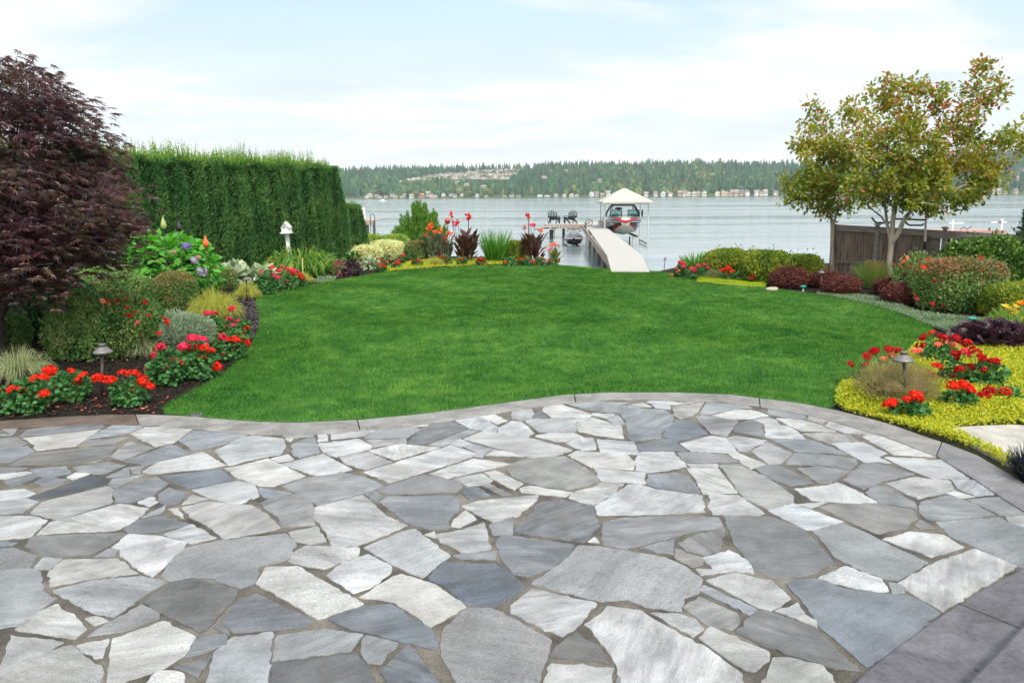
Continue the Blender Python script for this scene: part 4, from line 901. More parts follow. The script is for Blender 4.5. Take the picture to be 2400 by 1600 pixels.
def tuft(name, label, cat, xl, xr, yt, yb, mat, n=500, width=.006, droop=(1.2, 2.4), spread=.8, lean=.5, group=None, mat2=None, n2=0, seg=5, stiff=1.0, base=.25):
    """clump of arching blades"""
    cx, Y, rx, h = spot(xl, xr, yt, yb, 1.0); a = RG.uniform(0, 6.28, n); r = RG.random(n) ** .5 * rx * base
    B = np.stack([r * np.cos(a), r * np.sin(a), np.zeros(n)], 1); a2 = a + RG.normal(size=n) * .5; sp = RG.random(n) * spread
    D = np.stack([np.cos(a2) * sp, np.sin(a2) * sp, np.ones(n) * stiff], 1); Ln = RG.uniform(.6, 1.12, n) * math.hypot(h, rx * lean) * (1.0 + .35 * np.mean(droop))
    Ln = Ln * .86
    g = Geo().blades(B, D, Ln, RG.uniform(*droop, n) * (.5 + sp), width * RG.uniform(.7, 1.3, n), 0, seg); mats = [mat]
    # cap the height at h
    for v in g.V: 
        rr = np.hypot(v[:, 0], v[:, 1]); hc = h * np.sqrt(np.maximum(.12, 1 - .72 * (rr / rx) ** 2)) * np.repeat(RG.uniform(.55, 1.15, n), 2 * (seg + 1)) if droop[1] > 1.3 else np.full(len(v), h); v[:, 2] = np.where(v[:, 2] > hc, hc - (v[:, 2] - hc) * .25, v[:, 2]); s = np.where(rr > rx * 1.15, rx * 1.15 / np.maximum(rr, 1e-6), 1); v[:, 0] *= s; v[:, 1] *= s
        v[:, 2] = np.maximum(v[:, 2], .004)
    o = g.obj(name, mats, None, (cx, Y, 0)); tag(o, label, cat, group)
    if n2:
        a = RG.uniform(0, 6.28, n2); sp = RG.random(n2) * spread * .75; D = np.stack([np.cos(a) * sp, np.sin(a) * sp, np.ones(n2)], 1)
        tip = D / np.linalg.norm(D, axis=1, keepdims=True) * (h * RG.uniform(.72, 1.05, (n2, 1))); g2 = Geo()
        for i in range(9): g2.leaves(tip * (1 - .028 * i), unit(D) + RG.normal(size=D.shape) * .45, RG.normal(size=D.shape), .09 * h, LEAF, 0, .6)
        g2.obj('plume', mat2, o)
    return o
def geranium(xl, xr, yt, yb, heads, label, leaf=.05, hr=.055, n=None, group='geranium plants', kind='umbel', mat=None, name='geranium', cover=2.3):
    cx, Y, rx, h = spot(xl, xr, yt, yb, .9); rx *= .88; ry = rx * .9; rz = h / 1.7; cz = h - rz; seed = random.randrange(50)
    n = n or int(cover * 2 * math.pi * rx * max(rz, rx * .7) / (leaf * leaf * .5)); P, Nn = shell(n, (rx, ry, rz), 2.0, .16, 2.6, .5, cz, .015, seed)
    g = Geo(); D = unit(Nn * .6 + RG.normal(size=Nn.shape) * .55 + np.array([0, 0, -.05])); g.leaves(P, D, unit(Nn * .7 + RG.normal(size=Nn.shape) * .4 + np.array([0, 0, .7])), leaf * RG.uniform(.65, 1.25, len(P)), ROUND if kind == 'umbel' else LEAF6, 0)
    for _ in range(9): a = random.uniform(0, 6.28); r = rx * random.uniform(.1, .6); g.tube([(r * .3 * math.cos(a), r * .3 * math.sin(a), 0), (r * math.cos(a), r * math.sin(a), h * .75)], [.006, .004], 1, 4, False)
    pos = []
    for hx, hy, col in heads:
        c = AT(hx, hy, Y + random.uniform(-.7, .25) * ry); pos.append((c, col)); b = Vector((cx + (c.x - cx) * .45, Y + (c.y - Y) * .4, h * .45)); q = c - Vector((cx, Y, 0))
        g.tube([b - Vector((cx, Y, 0)), (b - Vector((cx, Y, 0))) * .4 + q * .6 + Vector((0, 0, .01)), q], [.004, .003, .003], 1, 4, False)
    o = g.obj(name, [mat or L['geran'], M('green_stem', (.10, .17, .05), .6)], None, (cx, Y, 0)); tag(o, label, 'geranium', group)
    for c, col in pos: put_head(o, c, col, hr * random.uniform(.82, 1.15), kind)
    return o
def roses(o, info, pts, col='red', r=.034):
    cx, Y, rx, ry, h = info
    for p in pts:
        px, py = p[0], p[1]; x = AT(px, py, Y).x; dx = (x - cx) / rx; yy = Y - ry * math.sqrt(max(.02, 1 - min(.98, dx * dx))) * .93
        c = AT(px, py, yy)
        if c.z > h * .93: c = AT(px, py, Y)
        put_head(o, c, p[2] if len(p) > 2 else col, r * random.uniform(.8, 1.25), 'bloom', 'bloom', .7).rotation_euler[0] = random.uniform(.3, 1.2)

# ================================================================ SIDE WITH THE HEDGE
def hedge_thing(name, label, A, B, w, h, n_side, tip, seed, nt=3000, leafs=.085, taper=.25):
    """clipped yew hedge from A to B (x, y); w thick to the far side, h high, upright shoots on top"""
    A, B = Vector((*A, 0)), Vector((*B, 0)); d = B - A; Ln = d.length; d.normalize(); nn = Vector((d.y, -d.x, 0))     # nn: towards the lawn
    def place(u, v, z): return np.stack([A.x + d.x * u - nn.x * v, A.y + d.y * u - nn.y * v, z], 1)
    g = Geo(); nd = np.array([nn.x, nn.y, 0]); dd = np.array([d.x, d.y, 0])
    def ripple(u, z): return .085 * np.sin(u * 9.0 + .9 * np.sin(u * 1.7 + seed) + .25 * np.sin(z * 2.2 + u)) + .05 * np.sin(u * 2.3 + z * .6 + seed) + .04 * np.sin(u * 23 + 2 * np.sin(z * 1.3 + u))
    n = int(n_side * 1.3); u = RG.uniform(0, Ln, n); z = RG.uniform(.02, h, n); v = -ripple(u, z) + RG.random(n) ** 1.7 * .16 + .14 * (z / h) ** 2
    endcut = Ln - taper * (z / h) ** 2 * 1.6; u = np.minimum(u, endcut - RG.random(n) * .1)
    P = place(u, v, z); g.scatter(P, np.broadcast_to(nd, P.shape), leafs * .92, SPRAY, 0, .52, 1.15, .5, .9)
    m = int(n * w / Ln * 1.3); vv = RG.uniform(0, w, m); z = RG.uniform(.02, h, m); uu = Ln - taper * (z / h) ** 2 * 1.6 - RG.random(m) ** 1.7 * .12 + .08 * np.sin(vv * 7 + z * 2)
    P = place(uu, vv, z); g.scatter(P, np.broadcast_to(dd, P.shape), leafs, SPRAY, 0, .6, .75, .5)
    m = int(n * w / h * .6); uu = RG.uniform(0, Ln - taper * 1.2, m); P = place(uu, RG.uniform(.08, w, m), h - RG.random(m) * .12 + .06 * np.sin(uu * 5)); g.scatter(P, np.broadcast_to(np.array([0, 0, 1.0]), P.shape), leafs, SPRAY, 0, .6, .5, .5)
    # new shoots
    uu = RG.uniform(0, Ln - taper * 1.3, nt); B0 = place(uu, RG.uniform(.1, w, nt), h - .10 + .06 * np.sin(uu * 5)); Dd = np.stack([RG.normal(size=nt) * .13, RG.normal(size=nt) * .13, np.ones(nt)], 1)
    LL = 1.1 * tip * RG.uniform(.2, 1.0, nt) ** 1.5 * (1 + .35 * np.sin(uu * 2.9 + 1) + .25 * np.sin(uu * 7.3)); LL = np.abs(LL) + .04
    for i in range(9):
        s = (i + 1) / 9; P = B0 + Dd * (LL * s)[:, None]; g.leaves(P, Dd * 1.3 + RG.normal(size=P.shape) * .45, RG.normal(size=P.shape), .085 * (1.25 - .65 * s), LEAF, 2, .8)
    g.blades(B0, Dd, LL, 0.05, .012, 2, 2)
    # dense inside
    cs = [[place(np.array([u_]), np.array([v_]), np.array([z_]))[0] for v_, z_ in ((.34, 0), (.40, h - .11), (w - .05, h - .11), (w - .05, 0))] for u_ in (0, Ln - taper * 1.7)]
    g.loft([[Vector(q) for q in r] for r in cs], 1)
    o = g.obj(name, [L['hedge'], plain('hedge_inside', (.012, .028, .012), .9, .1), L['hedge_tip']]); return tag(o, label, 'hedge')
hedge_thing('hedge', 'tall clipped dark green yew hedge with pale new shoots along its top', (-11.6, 14.6), (-5.45, 26.0), 1.5, 3.17, 64000, .42, 1)
hedge_thing('hedge', 'short low end section of yew hedge stepping down beside the neighbouring dock', (-5.6, 26.05), (-5.15, 27.6), 1.1, 1.92, 8000, .28, 4, 260)
tag(bush('shrub', 'loose light green shrub behind the end of the tall hedge', 'shrub', 846, 905, 548, 592, L['lime_box'], .06, cover=2.4, wisps=200)[0])

# Japanese maple: arching limbs carrying flat drooping sprays
def maple():
    Y0 = 10.6; base = AT(45, 800, Y0); base.z = 0
    o = thing('maple_tree', 'large weeping maple with dark purple red leaves in front of the yew hedge', 'tree', (base.x - .35, Y0, 0))
    bx = o.location; cl = []
    def prof(u): return u
    # crown outline in the photograph, at several depths
    zones = [(40, 330, 190, 170, 1.1, 46), (-120, 300, 190, 190, 1.2, 40), (150, 420, 150, 130, 1.1, 40), (60, 500, 240, 130, 1.3, 54), (205, 475, 75, 90, .8, 26), (215, 400, 42, 65, .5, 12), (165, 320, 50, 55, .5, 13),
             (10, 205, 80, 60, .7, 16), (100, 240, 70, 60, .6, 14), (-60, 560, 220, 110, 1.3, 40), (130, 590, 120, 70, 1.0, 26), (275, 520, 28, 35, .35, 9), (235, 565, 60, 50, .5, 12), (10, 650, 140, 40, 1.2, 26)]
    for px, py, rx, ry, rd, n in zones:
        for _ in range(n):
            a = random.uniform(0, 6.28); q = math.sqrt(random.random()); cl.append(AT(px + rx * q * math.cos(a), py + ry * q * math.sin(a), Y0 + random.uniform(-rd, rd)) - Vector(bx))
    g = Geo()
    for c in cl:
        n = random.randint(26, 38); a = RG.uniform(0, 6.28, n); r = RG.random(n) ** .6 * random.uniform(.26, .48)
        outw = Vector((c.x, c.y * .6, 0)); outw = outw.normalized() if outw.length > .1 else Vector((1, 0, 0))
        sl = random.uniform(.25, .6); P = np.stack([c.x + r * np.cos(a), c.y + r * np.sin(a), c.z - sl * (r * np.cos(a) * outw.x + r * np.sin(a) * outw.y) + RG.normal(size=n) * .09], 1)
        D = np.stack([np.cos(a) * .7 + outw.x * .8, np.sin(a) * .7 + outw.y * .8, -.35 + RG.normal(size=n) * .3], 1); g.leaves(P, D, np.stack([outw.x * .4 + RG.normal(size=n) * .35, RG.normal(size=n) * .35 - .15, np.ones(n)], 1), RG.uniform(.07, .125, n), MAPLE)
    g.obj('crown', L['maple'], o)
    g = Geo(); fork = Vector((.1, 0, .55)); g.tube([(0, 0, -.1), (.03, .02, .3), fork], [.13, .10, .09], 0, 9)
    for c in cl[::4]:
        mid_ = fork.lerp(c, .5) + Vector((0, 0, .35)); g.tube([fork, fork.lerp(mid_, .6) + Vector((0, 0, .12)), mid_, c], [.045, .03, .018, .006], 0, 5, False)
    g.obj('trunk', bark_dark, o)
maple()
bush('shrub', 'dark green broad shrub in the shade beneath the purple maple', 'shrub', 60, 225, 628, 800, L['dark_shrub'], .06, LEAF6, lump=.16, cover=2.3, depth=.45, wisps=300)
bush('shrub', 'dark green shrub against the hedge foot under the maple branches', 'shrub', -120, 90, 650, 790, L['dark_shrub'], .06, LEAF6, lump=.16, cover=2.0, depth=.45, wisps=200)
o, inf = bush('rose_bush', 'big rounded rose bush with scattered small red blooms behind the nearest path lamp', 'rose bush', 122, 404, 672, 848, L['rose'], .034, lump=.17, cover=3.0, depth=.5, wisps=2200, mat2=L['rose_red'], p2=.18, top2=True, sunk=.35, dr=.8)
roses(o, inf, [(275, 690), (297, 700), (252, 707), (254, 711), (296, 722), (300, 720), (317, 731), (302, 738), (306, 741), (381, 743), (386, 748), (392, 752), (388, 757), (394, 761), (151, 760), (129, 790), (341, 708, 'deep'), (348, 740, 'deep'), (322, 756, 'pink'), (366, 777, 'deep'), (374, 781), (389, 697), (240, 706, 'coral'), (274, 706, 'deep')])
bush('shrub', 'leafy green shrub between the maple and the big rose bush', 'shrub', 168, 392, 626, 735, L['rose'], .036, lump=.16, cover=2.8, depth=.5, wisps=900, dr=.6)
bush('shrub', 'green shrub with bronze tips cut by the edge of the photo beside the striped sedge', 'shrub', -90, 62, 722, 838, L['rose'], .038, lump=.1, cover=2.6, depth=.35, wisps=400)
# hydrangea
cx, Y, rx, h = spot(300, 508, 556, 705, .8); g = Geo(); P, Nn = shell(1300, (rx * 1.08, rx * .85, h * .56), 2, .12, 2.3, .5, h * .5, .03, 5)
g.leaves(P, unit(Nn * .8 + RG.normal(size=Nn.shape) * .5 + [0, 0, -.25]), unit(Nn * .55 + RG.normal(size=Nn.shape) * .25 + [0, 0, .9]), RG.uniform(.15, .25, len(P)), LEAF6, 0, 1.5); g.ball((0, 0, h * .42), (rx * .55, rx * .42, h * .33), 1, 14, .1)
hy = tag(g.obj('hydrangea', [L['hydr'], twig], None, (cx, Y, 0)), 'large bright green hydrangea with violet and faded pink flower heads by the hedge', 'hydrangea')
for px, py, col, r in ((437, 577, 'violet', .10), (406, 592, 'dusty', .07), (455, 611, 'mauve', .10), (465, 603, 'dusty', .07), (474, 637, 'mauve', .13), (294, 625, 'tan', .10), (313, 637, 'rosepink', .085), (370, 612, 'dusty', .05)):
    put_head(hy, AT(px, py, Y - rx * .85), col, r, 'ball', 'flower_head', .3)
bush('boxwood', 'clipped round boxwood ball with reddish top below the hydrangea', 'boxwood', 366, 464, 637, 740, L['box'], .026, e=2.6, lump=.03, cover=3.2, wisps=200, mat2=L['box_red'], p2=.5, top2=True)
bush('boxwood', 'smaller clipped bronze green boxwood beside the variegated hosta', 'boxwood', 490, 554, 628, 680, L['box'], .03, e=2.6, lump=.03, cover=3.0, mat2=L['box_red'], p2=.35, top2=True)
tuft('ornamental_grass', 'big golden yellow grass mound spilling toward the coral geraniums', 'ornamental grass', 446, 566, 672, 762, L['gold_grass'], 1100, .007, group='golden grass clumps')
tuft('ornamental_grass', 'golden grass clump behind the thin path lamp at the lawn bend', 'ornamental grass', 550, 610, 655, 706, L['gold_grass'], 600, .008, group='golden grass clumps')
tuft('ornamental_grass', 'small golden grass tuft at the end of the coral geraniums near the strap leaves', 'ornamental grass', 692, 736, 636, 668, L['gold_grass'], 380, .009, group='golden grass clumps')
tuft('ornamental_grass', 'small golden grass mound on the yellow ground cover below the orange canna', 'ornamental grass', 996, 1042, 600, 625, L['gold_grass'], 420, .011, group='golden grass clumps')
tuft('sedge', 'striped pale green sedge clump behind the scarlet geraniums at the edge of the photo', 'sedge', -24, 122, 812, 908, L['sedge'], 800, .0065)
tuft('sedge', 'pale striped sedge at the foot of the big rose bush', 'sedge', 300, 382, 786, 842, L['sedge'], 450, .0065)
tuft('sedge', 'striped sedge tucked among the far coral geraniums', 'sedge', 650, 696, 640, 678, L['sedge'], 320, .009)
bush('santolina', 'soft silver grey santolina bush behind the coral geraniums', 'shrub', 384, 492, 728, 830, L['silver'], .036, SPRAY, lump=.15, cover=3.2, depth=.5, out=.6, up=.8, rnd=.5, asp=.8, core=.55, corem=plain('silver_twig', (.12, .16, .09), .9))
# geraniums near the patio
GG = 'scarlet geraniums along the kerb'
geranium(-42, 34, 905, 978, [(26, 912, 'red'), (-12, 915, 'red')], 'scarlet geranium in the kerb row cut by the edge of the photo', group=GG)
geranium(30, 122, 882, 974, [(82, 888, 'red'), (104, 884, 'red'), (113, 869, 'red'), (120, 868, 'red'), (51, 916, 'red'), (104, 923, 'red'), (47, 914, 'red')], 'scarlet geranium with six heads in front of the striped sedge', group=GG)
geranium(112, 222, 872, 944, [(167, 869, 'red'), (182, 888, 'red'), (194, 880, 'red'), (180, 893, 'red'), (229, 886, 'red')], 'scarlet geranium directly beside the post of the nearest path lamp, on its sedge side', group=GG)
geranium(256, 354, 888, 956, [(245, 890, 'red'), (260, 890, 'red'), (286, 873, 'red'), (304, 875, 'red'), (336, 893, 'red'), (342, 900, 'red'), (352, 906, 'red'), (312, 911, 'red'), (318, 876, 'red')], 'scarlet geranium between the nearest path lamp and the lawn tip', group=GG)
GC = 'coral and scarlet geraniums in the bed by the lawn curve'
geranium(345, 440, 818, 908, [(344, 866, 'pink'), (365, 832, 'pink'), (379, 812, 'pink'), (372, 816, 'pink'), (389, 863, 'pink'), (405, 842, 'pink'), (423, 852, 'deep')], 'rose pink geranium nearest the lawn tip in the coral group', group=GC)
geranium(415, 520, 815, 892, [(432, 808, 'pink'), (428, 812, 'pink'), (437, 818, 'red'), (450, 814, 'red'), (464, 816, 'red'), (480, 815, 'red'), (494, 823, 'red'), (433, 838, 'red'), (476, 839, 'red'), (506, 853, 'red'), (503, 864, 'red'), (512, 860, 'red'), (449, 792, 'pink'), (462, 793, 'pink'), (476, 795, 'pink')], 'geranium crowded with scarlet heads in the middle of the coral group', group=GC)
geranium(498, 586, 775, 850, [(522, 789, 'pink'), (514, 798, 'red'), (526, 794, 'red'), (535, 795, 'red'), (551, 795, 'red'), (557, 798, 'red'), (577, 800, 'red'), (580, 806, 'red'), (551, 822, 'red'), (548, 818, 'red'), (523, 832, 'pink')], 'scarlet geranium hugging the lawn edge below the dark carpet plants', group=GC)
geranium(518, 592, 748, 800, [(525, 766, 'pink'), (536, 750, 'pink'), (546, 762, 'pink'), (559, 753, 'pink'), (553, 778, 'red'), (562, 776, 'red'), (578, 770, 'red'), (566, 784, 'red'), (532, 770, 'red')], 'coral and scarlet geranium at the top of the group beside the dark carpet plants', group=GC)
geranium(455, 540, 738, 800, [(472, 747, 'pink'), (484, 735, 'pink'), (492, 734, 'pink'), (503, 734, 'pink'), (540, 726, 'pink'), (544, 722, 'pink'), (496, 765, 'pink'), (503, 770, 'pink'), (490, 772, 'pink')], 'rose pink geranium between the silver bush and the golden grass', group=GC)
GD = 'coral geraniums below the birdhouse'
geranium(600, 660, 642, 694, [(637, 627, 'pink'), (661, 625, 'pink'), (650, 636, 'pink'), (614, 640, 'pink'), (636, 643, 'pink'), (643, 646, 'pink'), (652, 650, 'pink'), (657, 634, 'pink')], 'larger coral pink geranium below the birdhouse and hosta', .055, .06, group=GD)
geranium(655, 700, 642, 682, [(678, 633, 'pink'), (686, 634, 'pink'), (694, 637, 'pink'), (687, 644, 'red'), (672, 662, 'pink'), (674, 630, 'pink')], 'coral pink geranium under the birdhouse post, beside the striped sedge', .055, .06, group=GD)
geranium(690, 722, 645, 674, [(703, 643, 'red'), (705, 648, 'red'), (711, 653, 'red'), (712, 658, 'red')], 'orange red geranium at the end of the coral group by the small golden grass', .055, .06, group=GD)
# hostas, strap leaves, coleus, heuchera
def rosette(name, label, cat, xl, xr, yt, yb, mat, n, leaf, aspect=1.0, tpl=LEAF6, group=None, flat=.6):
    cx, Y, rx, h = spot(xl, xr, yt, yb, .9); P, Nn = shell(n, (rx, rx * .9, h * .6), 2, .12, 2.4, .55, h * .42, .02, random.randrange(50)); g = Geo()
    g.leaves(P, unit(Nn + RG.normal(size=Nn.shape) * .35 + [0, 0, -.1]), unit(Nn * (1 - flat) + RG.normal(size=Nn.shape) * .3 + [0, 0, .8]), leaf * RG.uniform(.7, 1.25, len(P)), tpl, 0, aspect); g.ball((0, 0, h * .25), (rx * .5, rx * .5, h * .3), 1, 10)
    return tag(g.obj(name, [mat, twig], None, (cx, Y, 0)), label, cat, group)
rosette('hosta', 'variegated hosta with cream edged leaves behind the smaller boxwood', 'hosta', 505, 592, 622, 668, L['hosta'], 110, .22, 1.3)
rosette('hosta', 'variegated hosta with cream edged leaves behind the coral geraniums', 'hosta', 590, 645, 624, 662, L['hosta'], 80, .20, 1.3)
rosette('hosta', 'small plain green hosta at the hedge foot beside the cream shrubs', 'hosta', 805, 848, 594, 622, L['geran'], 90, .16, 1.2)
rosette('hosta', 'pale cream hosta at the foot of the cream variegated shrubs', 'hosta', 850, 892, 608, 632, L['hosta'], 80, .15, 1.2)
tuft('agapanthus', 'wide clump of bright green strap leaves under the birdhouse', 'strap-leaf plant', 625, 796, 574, 652, L['strap'], 520, .055, (1.2, 2.8), 1.0, .5, base=.7)
rosette('coleus', 'pink and brown coleus between the strap leaves and the dark heuchera', 'coleus', 782, 818, 610, 648, L['coleus'], 220, .085, 1.2)
rosette('heuchera', 'dark purple heuchera at the lawn edge below the small green hosta', 'heuchera', 806, 852, 612, 650, L['heuch'], 260, .08, 1.1, ROUND)
bush('variegated_shrub', 'nearer clipped cream variegated shrub at the hedge end', 'shrub', 826, 896, 575, 620, L['varieg'], .045, e=3.0, lump=.04, cover=2.8, wisps=60)
bush('variegated_shrub', 'broader clipped cream variegated shrub touching the bronze boxwood', 'shrub', 864, 950, 564, 612, L['varieg'], .045, e=3.0, lump=.04, cover=2.8, wisps=60)
bush('boxwood', 'low clipped yellow green boxwood hedge behind the cream variegated shrubs', 'boxwood', 893, 958, 550, 588, L['lime_box'], .05, e=3.2, lump=.03, cover=2.6)
bush('boxwood', 'clipped bronze and green boxwood between the cream shrubs and the orange canna', 'boxwood', 950, 1002, 564, 612, L['box'], .042, e=2.8, lump=.04, cover=2.8, mat2=L['box_red'], p2=.5, top2=True)
bush('boxwood', 'yellow green clipped boxwood between the iris clump and the second dark canna', 'boxwood', 1184, 1228, 565, 614, L['gold_box'], .045, e=2.8, lump=.04, cover=2.8)
# pine
cx, Y, rx, h = spot(912, 1062, 474, 580, .9); g = Geo()
for i in range(230):
    a = random.uniform(0, 6.28); q = random.random() ** .6; b = Vector((.45 * q * rx * math.cos(a), .4 * q * rx * math.sin(a), h * random.uniform(.0, .35))); ln = h * random.uniform(.30, .55)
    if i < 15: q *= .55
    t_ = Vector((math.cos(a) * q * rx * .92, math.sin(a) * q * rx * .85, h * (1.0 - .66 * q ** 1.8) * random.uniform(.62, 1.06))); b = t_ - Vector((math.cos(a) * q * .5, math.sin(a) * q * .5, 1)).normalized() * ln
    b.z = max(b.z, .05); g.tube([b, t_], [.014, .006], 1, 4, False); n = 120; s = RG.random(n) ** .7; P = np.array(b)[None] + (np.array(t_) - np.array(b))[None] * s[:, None]; ax = np.array((t_ - b).normalized())
    g.leaves(P, RG.normal(size=(n, 3)) * .7 + ax * .75, RG.normal(size=(n, 3)), RG.uniform(.12, .20, n) * (1.1 - .4 * s), NEEDLE, 0, 4.0)
tag(g.obj('dwarf_pine', [L['pine'], bark_dark], None, (cx, Y, 0)), 'bushy bright green dwarf pine standing against the lake behind the flower bed', 'pine')
# cannas
def canna(label, xl, xr, yt, yb, mat, n, leaf, heads, hr, group='cannas'):
    n = int(n * 1.15); hr *= 1.25; leaf *= .92
    cx, Y, rx, h = spot(xl, xr, yt, yb, .8); rx *= 1.15; g = Geo(); o_ = Vector((cx, Y, 0)); tips = []
    for px, py, col in heads: c = AT(px, py, Y + random.uniform(-.3, .2)); tips.append((c, col)); g.tube([((c.x - cx) * .5, (c.y - Y) * .5, 0), c - o_], [.016, .008], 1, 5, False)
    for i in range(n):
        a = random.uniform(0, 6.28); q = random.random() ** .7; z = h * random.uniform(.08, .72); b = np.array([[rx * .55 * q * math.cos(a), rx * .5 * q * math.sin(a), z]]); tilt = random.uniform(.35, 1.4); a2 = a + random.uniform(-.7, .7)
        g.leaves(b, [[math.cos(a2) * .55 / tilt, math.sin(a2) * .55 / tilt, 1.25]], [[-math.cos(a2), -math.sin(a2), .5 + random.uniform(-.4, .4)]], leaf * random.uniform(.75, 1.25), LEAF6, 0, random.uniform(.75, 1.1))
    for i in range(max(3, n // 9)): a = random.uniform(0, 6.28); g.tube([(rx * .3 * math.cos(a), rx * .3 * math.sin(a), 0), (rx * .4 * math.cos(a), rx * .4 * math.sin(a), h * .8)], [.018, .01], 1, 5, False)
    o = tag(g.obj('canna', [mat, M('canna_stem', (.10, .055, .045), .5)], None, (cx, Y, 0)), label, 'canna', group)
    for c, col in tips: put_head(o, c, col, hr * random.uniform(.8, 1.2), 'spike', 'flower_spike', .25)
    return o
canna('orange flowered canna with grey green leaves in front of the pine', 980, 1078, 548, 614, L['canna_g'], 90, .42, [(1012, 530, 'orange'), (1010, 534, 'orange'), (1005, 540, 'orange'), (997, 553, 'orange'), (1019, 547, 'coral'), (1028, 550, 'coral'), (1023, 545, 'orange'), (1048, 549, 'coral'), (1055, 552, 'coral'), (1042, 562, 'orange'), (1033, 553, 'orange')], .085)
canna('dark leaved canna with tall red flower spikes between the orange canna and the iris', 1058, 1128, 536, 616, L['canna_d'], 70, .42, [(1057, 501, 'red'), (1058, 509, 'red'), (1098, 508, 'red'), (1099, 512, 'red'), (1073, 521, 'red'), (1066, 527, 'pink')], .085)
canna('dark leaved canna with red flowers standing nearest the dock', 1212, 1284, 545, 616, L['canna_d'], 66, .40, [(1237, 506, 'red'), (1239, 511, 'red'), (1245, 529, 'pink'), (1252, 529, 'pink'), (1229, 534, 'red'), (1267, 541, 'orange')], .075)
canna('small light green canna with orange flowers at the end of the bed by the water', 1284, 1316, 588, 622, L['canna_l'], 22, .27, [(1293, 578, 'coral'), (1303, 577, 'orange'), (1285, 588, 'coral')], .075)
tuft('iris', 'tall fan of bright green iris blades between the two dark cannas', 'iris', 1126, 1198, 533, 617, L['iris'], 420, .026, (.15, .9), .5, .3, base=.55)
# glass ornaments
def glass_mat(nm, c, tr=.25): 
    m, t, o = newmat(nm); p = NT(t).n('ShaderNodeBsdfPrincipled', {'Base Color': c4(c), 'Roughness': .08, 'Transmission Weight': tr, 'Coat Weight': .5}); t.links.new(p.outputs[0], o.inputs[0]); return m
rod = M('rusty_rod', (.10, .065, .045), .7)
def glass_stake(label, px, ytop, ybulb, ybase, w, col, Y, neck):
    top = AT(px, ytop, Y); mid_ = AT(px, ybulb, Y); o = thing('glass_stake', label, 'garden ornament', (mid_.x, Y, 0)); s = AT(px + w, ybulb, Y).x - AT(px, ybulb, Y).x; hh = top.z - mid_.z
    Geo().tube([(0, 0, 0), (-.01, 0, mid_.z + .03)], .008, 0, 6).obj('rod', rod, o)
    pr = [(.004, -.0), (s * .45, .02 * hh), (s * .9, .16 * hh), (s, .32 * hh), (s * .8, .52 * hh), (s * .42, .74 * hh), (s * .2, .88 * hh)] + ([(s * .22, .95 * hh), (s * .36, hh), (.002, hh)] if neck else [(.003, hh)])
    Geo().lathe(pr, (0, 0, mid_.z), 18).obj('glass_bulb', glass_mat(col[0], col[1], col[2]), o, smooth=True)
glass_stake('yellow green glass drop on a thin rod above the hydrangea', 384, 506, 538, 640, 7, ('green_glass', (.50, .58, .16), .35), 16.2, True)
glass_stake('dark purple glass drop on a thin rod above the hydrangea', 420, 514, 543, 640, 6.5, ('dark_glass', (.03, .016, .022), .1), 16.3, True)
glass_stake('orange glass flame on a thin rod at the edge of the hydrangea', 483, 551, 581, 660, 7, ('orange_glass', (.85, .13, .02), .1), 16.4, False)
glass_stake('small orange glass flame among the orange canna flowers', 1034, 527, 545, 600, 3.6, ('orange_glass', (.85, .13, .02), .1), 24.2, False)
Y = 24.9; c = AT(1049, 518, Y); o = thing('gazing_ball', 'red glass gazing ball on a rod between the pine and the red canna', 'garden ornament', (c.x, Y, 0)); r = AT(1056, 518, Y).x - c.x
Geo().ball((0, 0, c.z), r, 0, 20).obj('ball', glass_mat('red_glass', (.42, .015, .02), .0), o, smooth=True); Geo().tube([(0, 0, 0), (0, 0, c.z - r * .9)], .012, 0, 6).obj('rod', rod, o)
# birdhouse
white = plain('white_paint', (.78, .76, .72), .55, .4, var=.08, nscale=9)
Y = 22.6; b = AT(682, 620, Y); tp = AT(672, 546, Y); o = thing('birdhouse', 'white birdhouse with a peaked roof on a slightly leaning white post before the hedge', 'birdhouse', (b.x, Y, 0))
bz = tp.z; dx = tp.x - b.x; s = (AT(684, 540, Y).x - AT(665, 540, Y).x)
Geo().loft([[(x + dx * k, y, z) for x, y in ((-.045, -.045), (.045, -.045), (.045, .045), (-.045, .045))] for k, z in ((0, -.05), (1, bz))]).obj('post', white, o)
hx, hw, hh = dx, s * .44, AT(672, 523, Y).z - AT(672, 543, Y).z; dpt = .17
g = Geo(); prof = [(-hw, 0), (hw, 0), (hw, hh * .62), (0, hh), (-hw, hh * .62)]; g.loft([[(hx + x, y, bz + .02 + z) for x, z in prof] for y in (-dpt, dpt)]); g.obj('body', white, o)
g = Geo()
for sg in (-1, 1): g.loft([[(hx + sg * (hw + .012), y, bz + hh * .56), (hx + sg * (hw + .012), y, bz + hh * .64), (hx, y, bz + hh + .055), (hx, y, bz + hh + .025)] for y in (-dpt - .03, dpt + .03)])
g.box((hx - .03, -.06, bz + hh + .03), (hx + .03, .06, bz + hh + .09)); g.obj('roof', plain('bird_roof', (.60, .58, .50), .7, .3, var=.15, nscale=20), o)
Geo().tube([(hx - .02, -dpt - .003, bz + hh * .66), (hx - .02, -dpt + .01, bz + hh * .66)], .026, 0, 12).obj('entrance_hole', M('hole_black', (.01, .01, .01), .9), o)
Geo().box((hx - hw - .03, -dpt - .04, bz - .01), (hx + hw + .03, dpt + .02, bz + .02)).obj('floor_board', white, o)
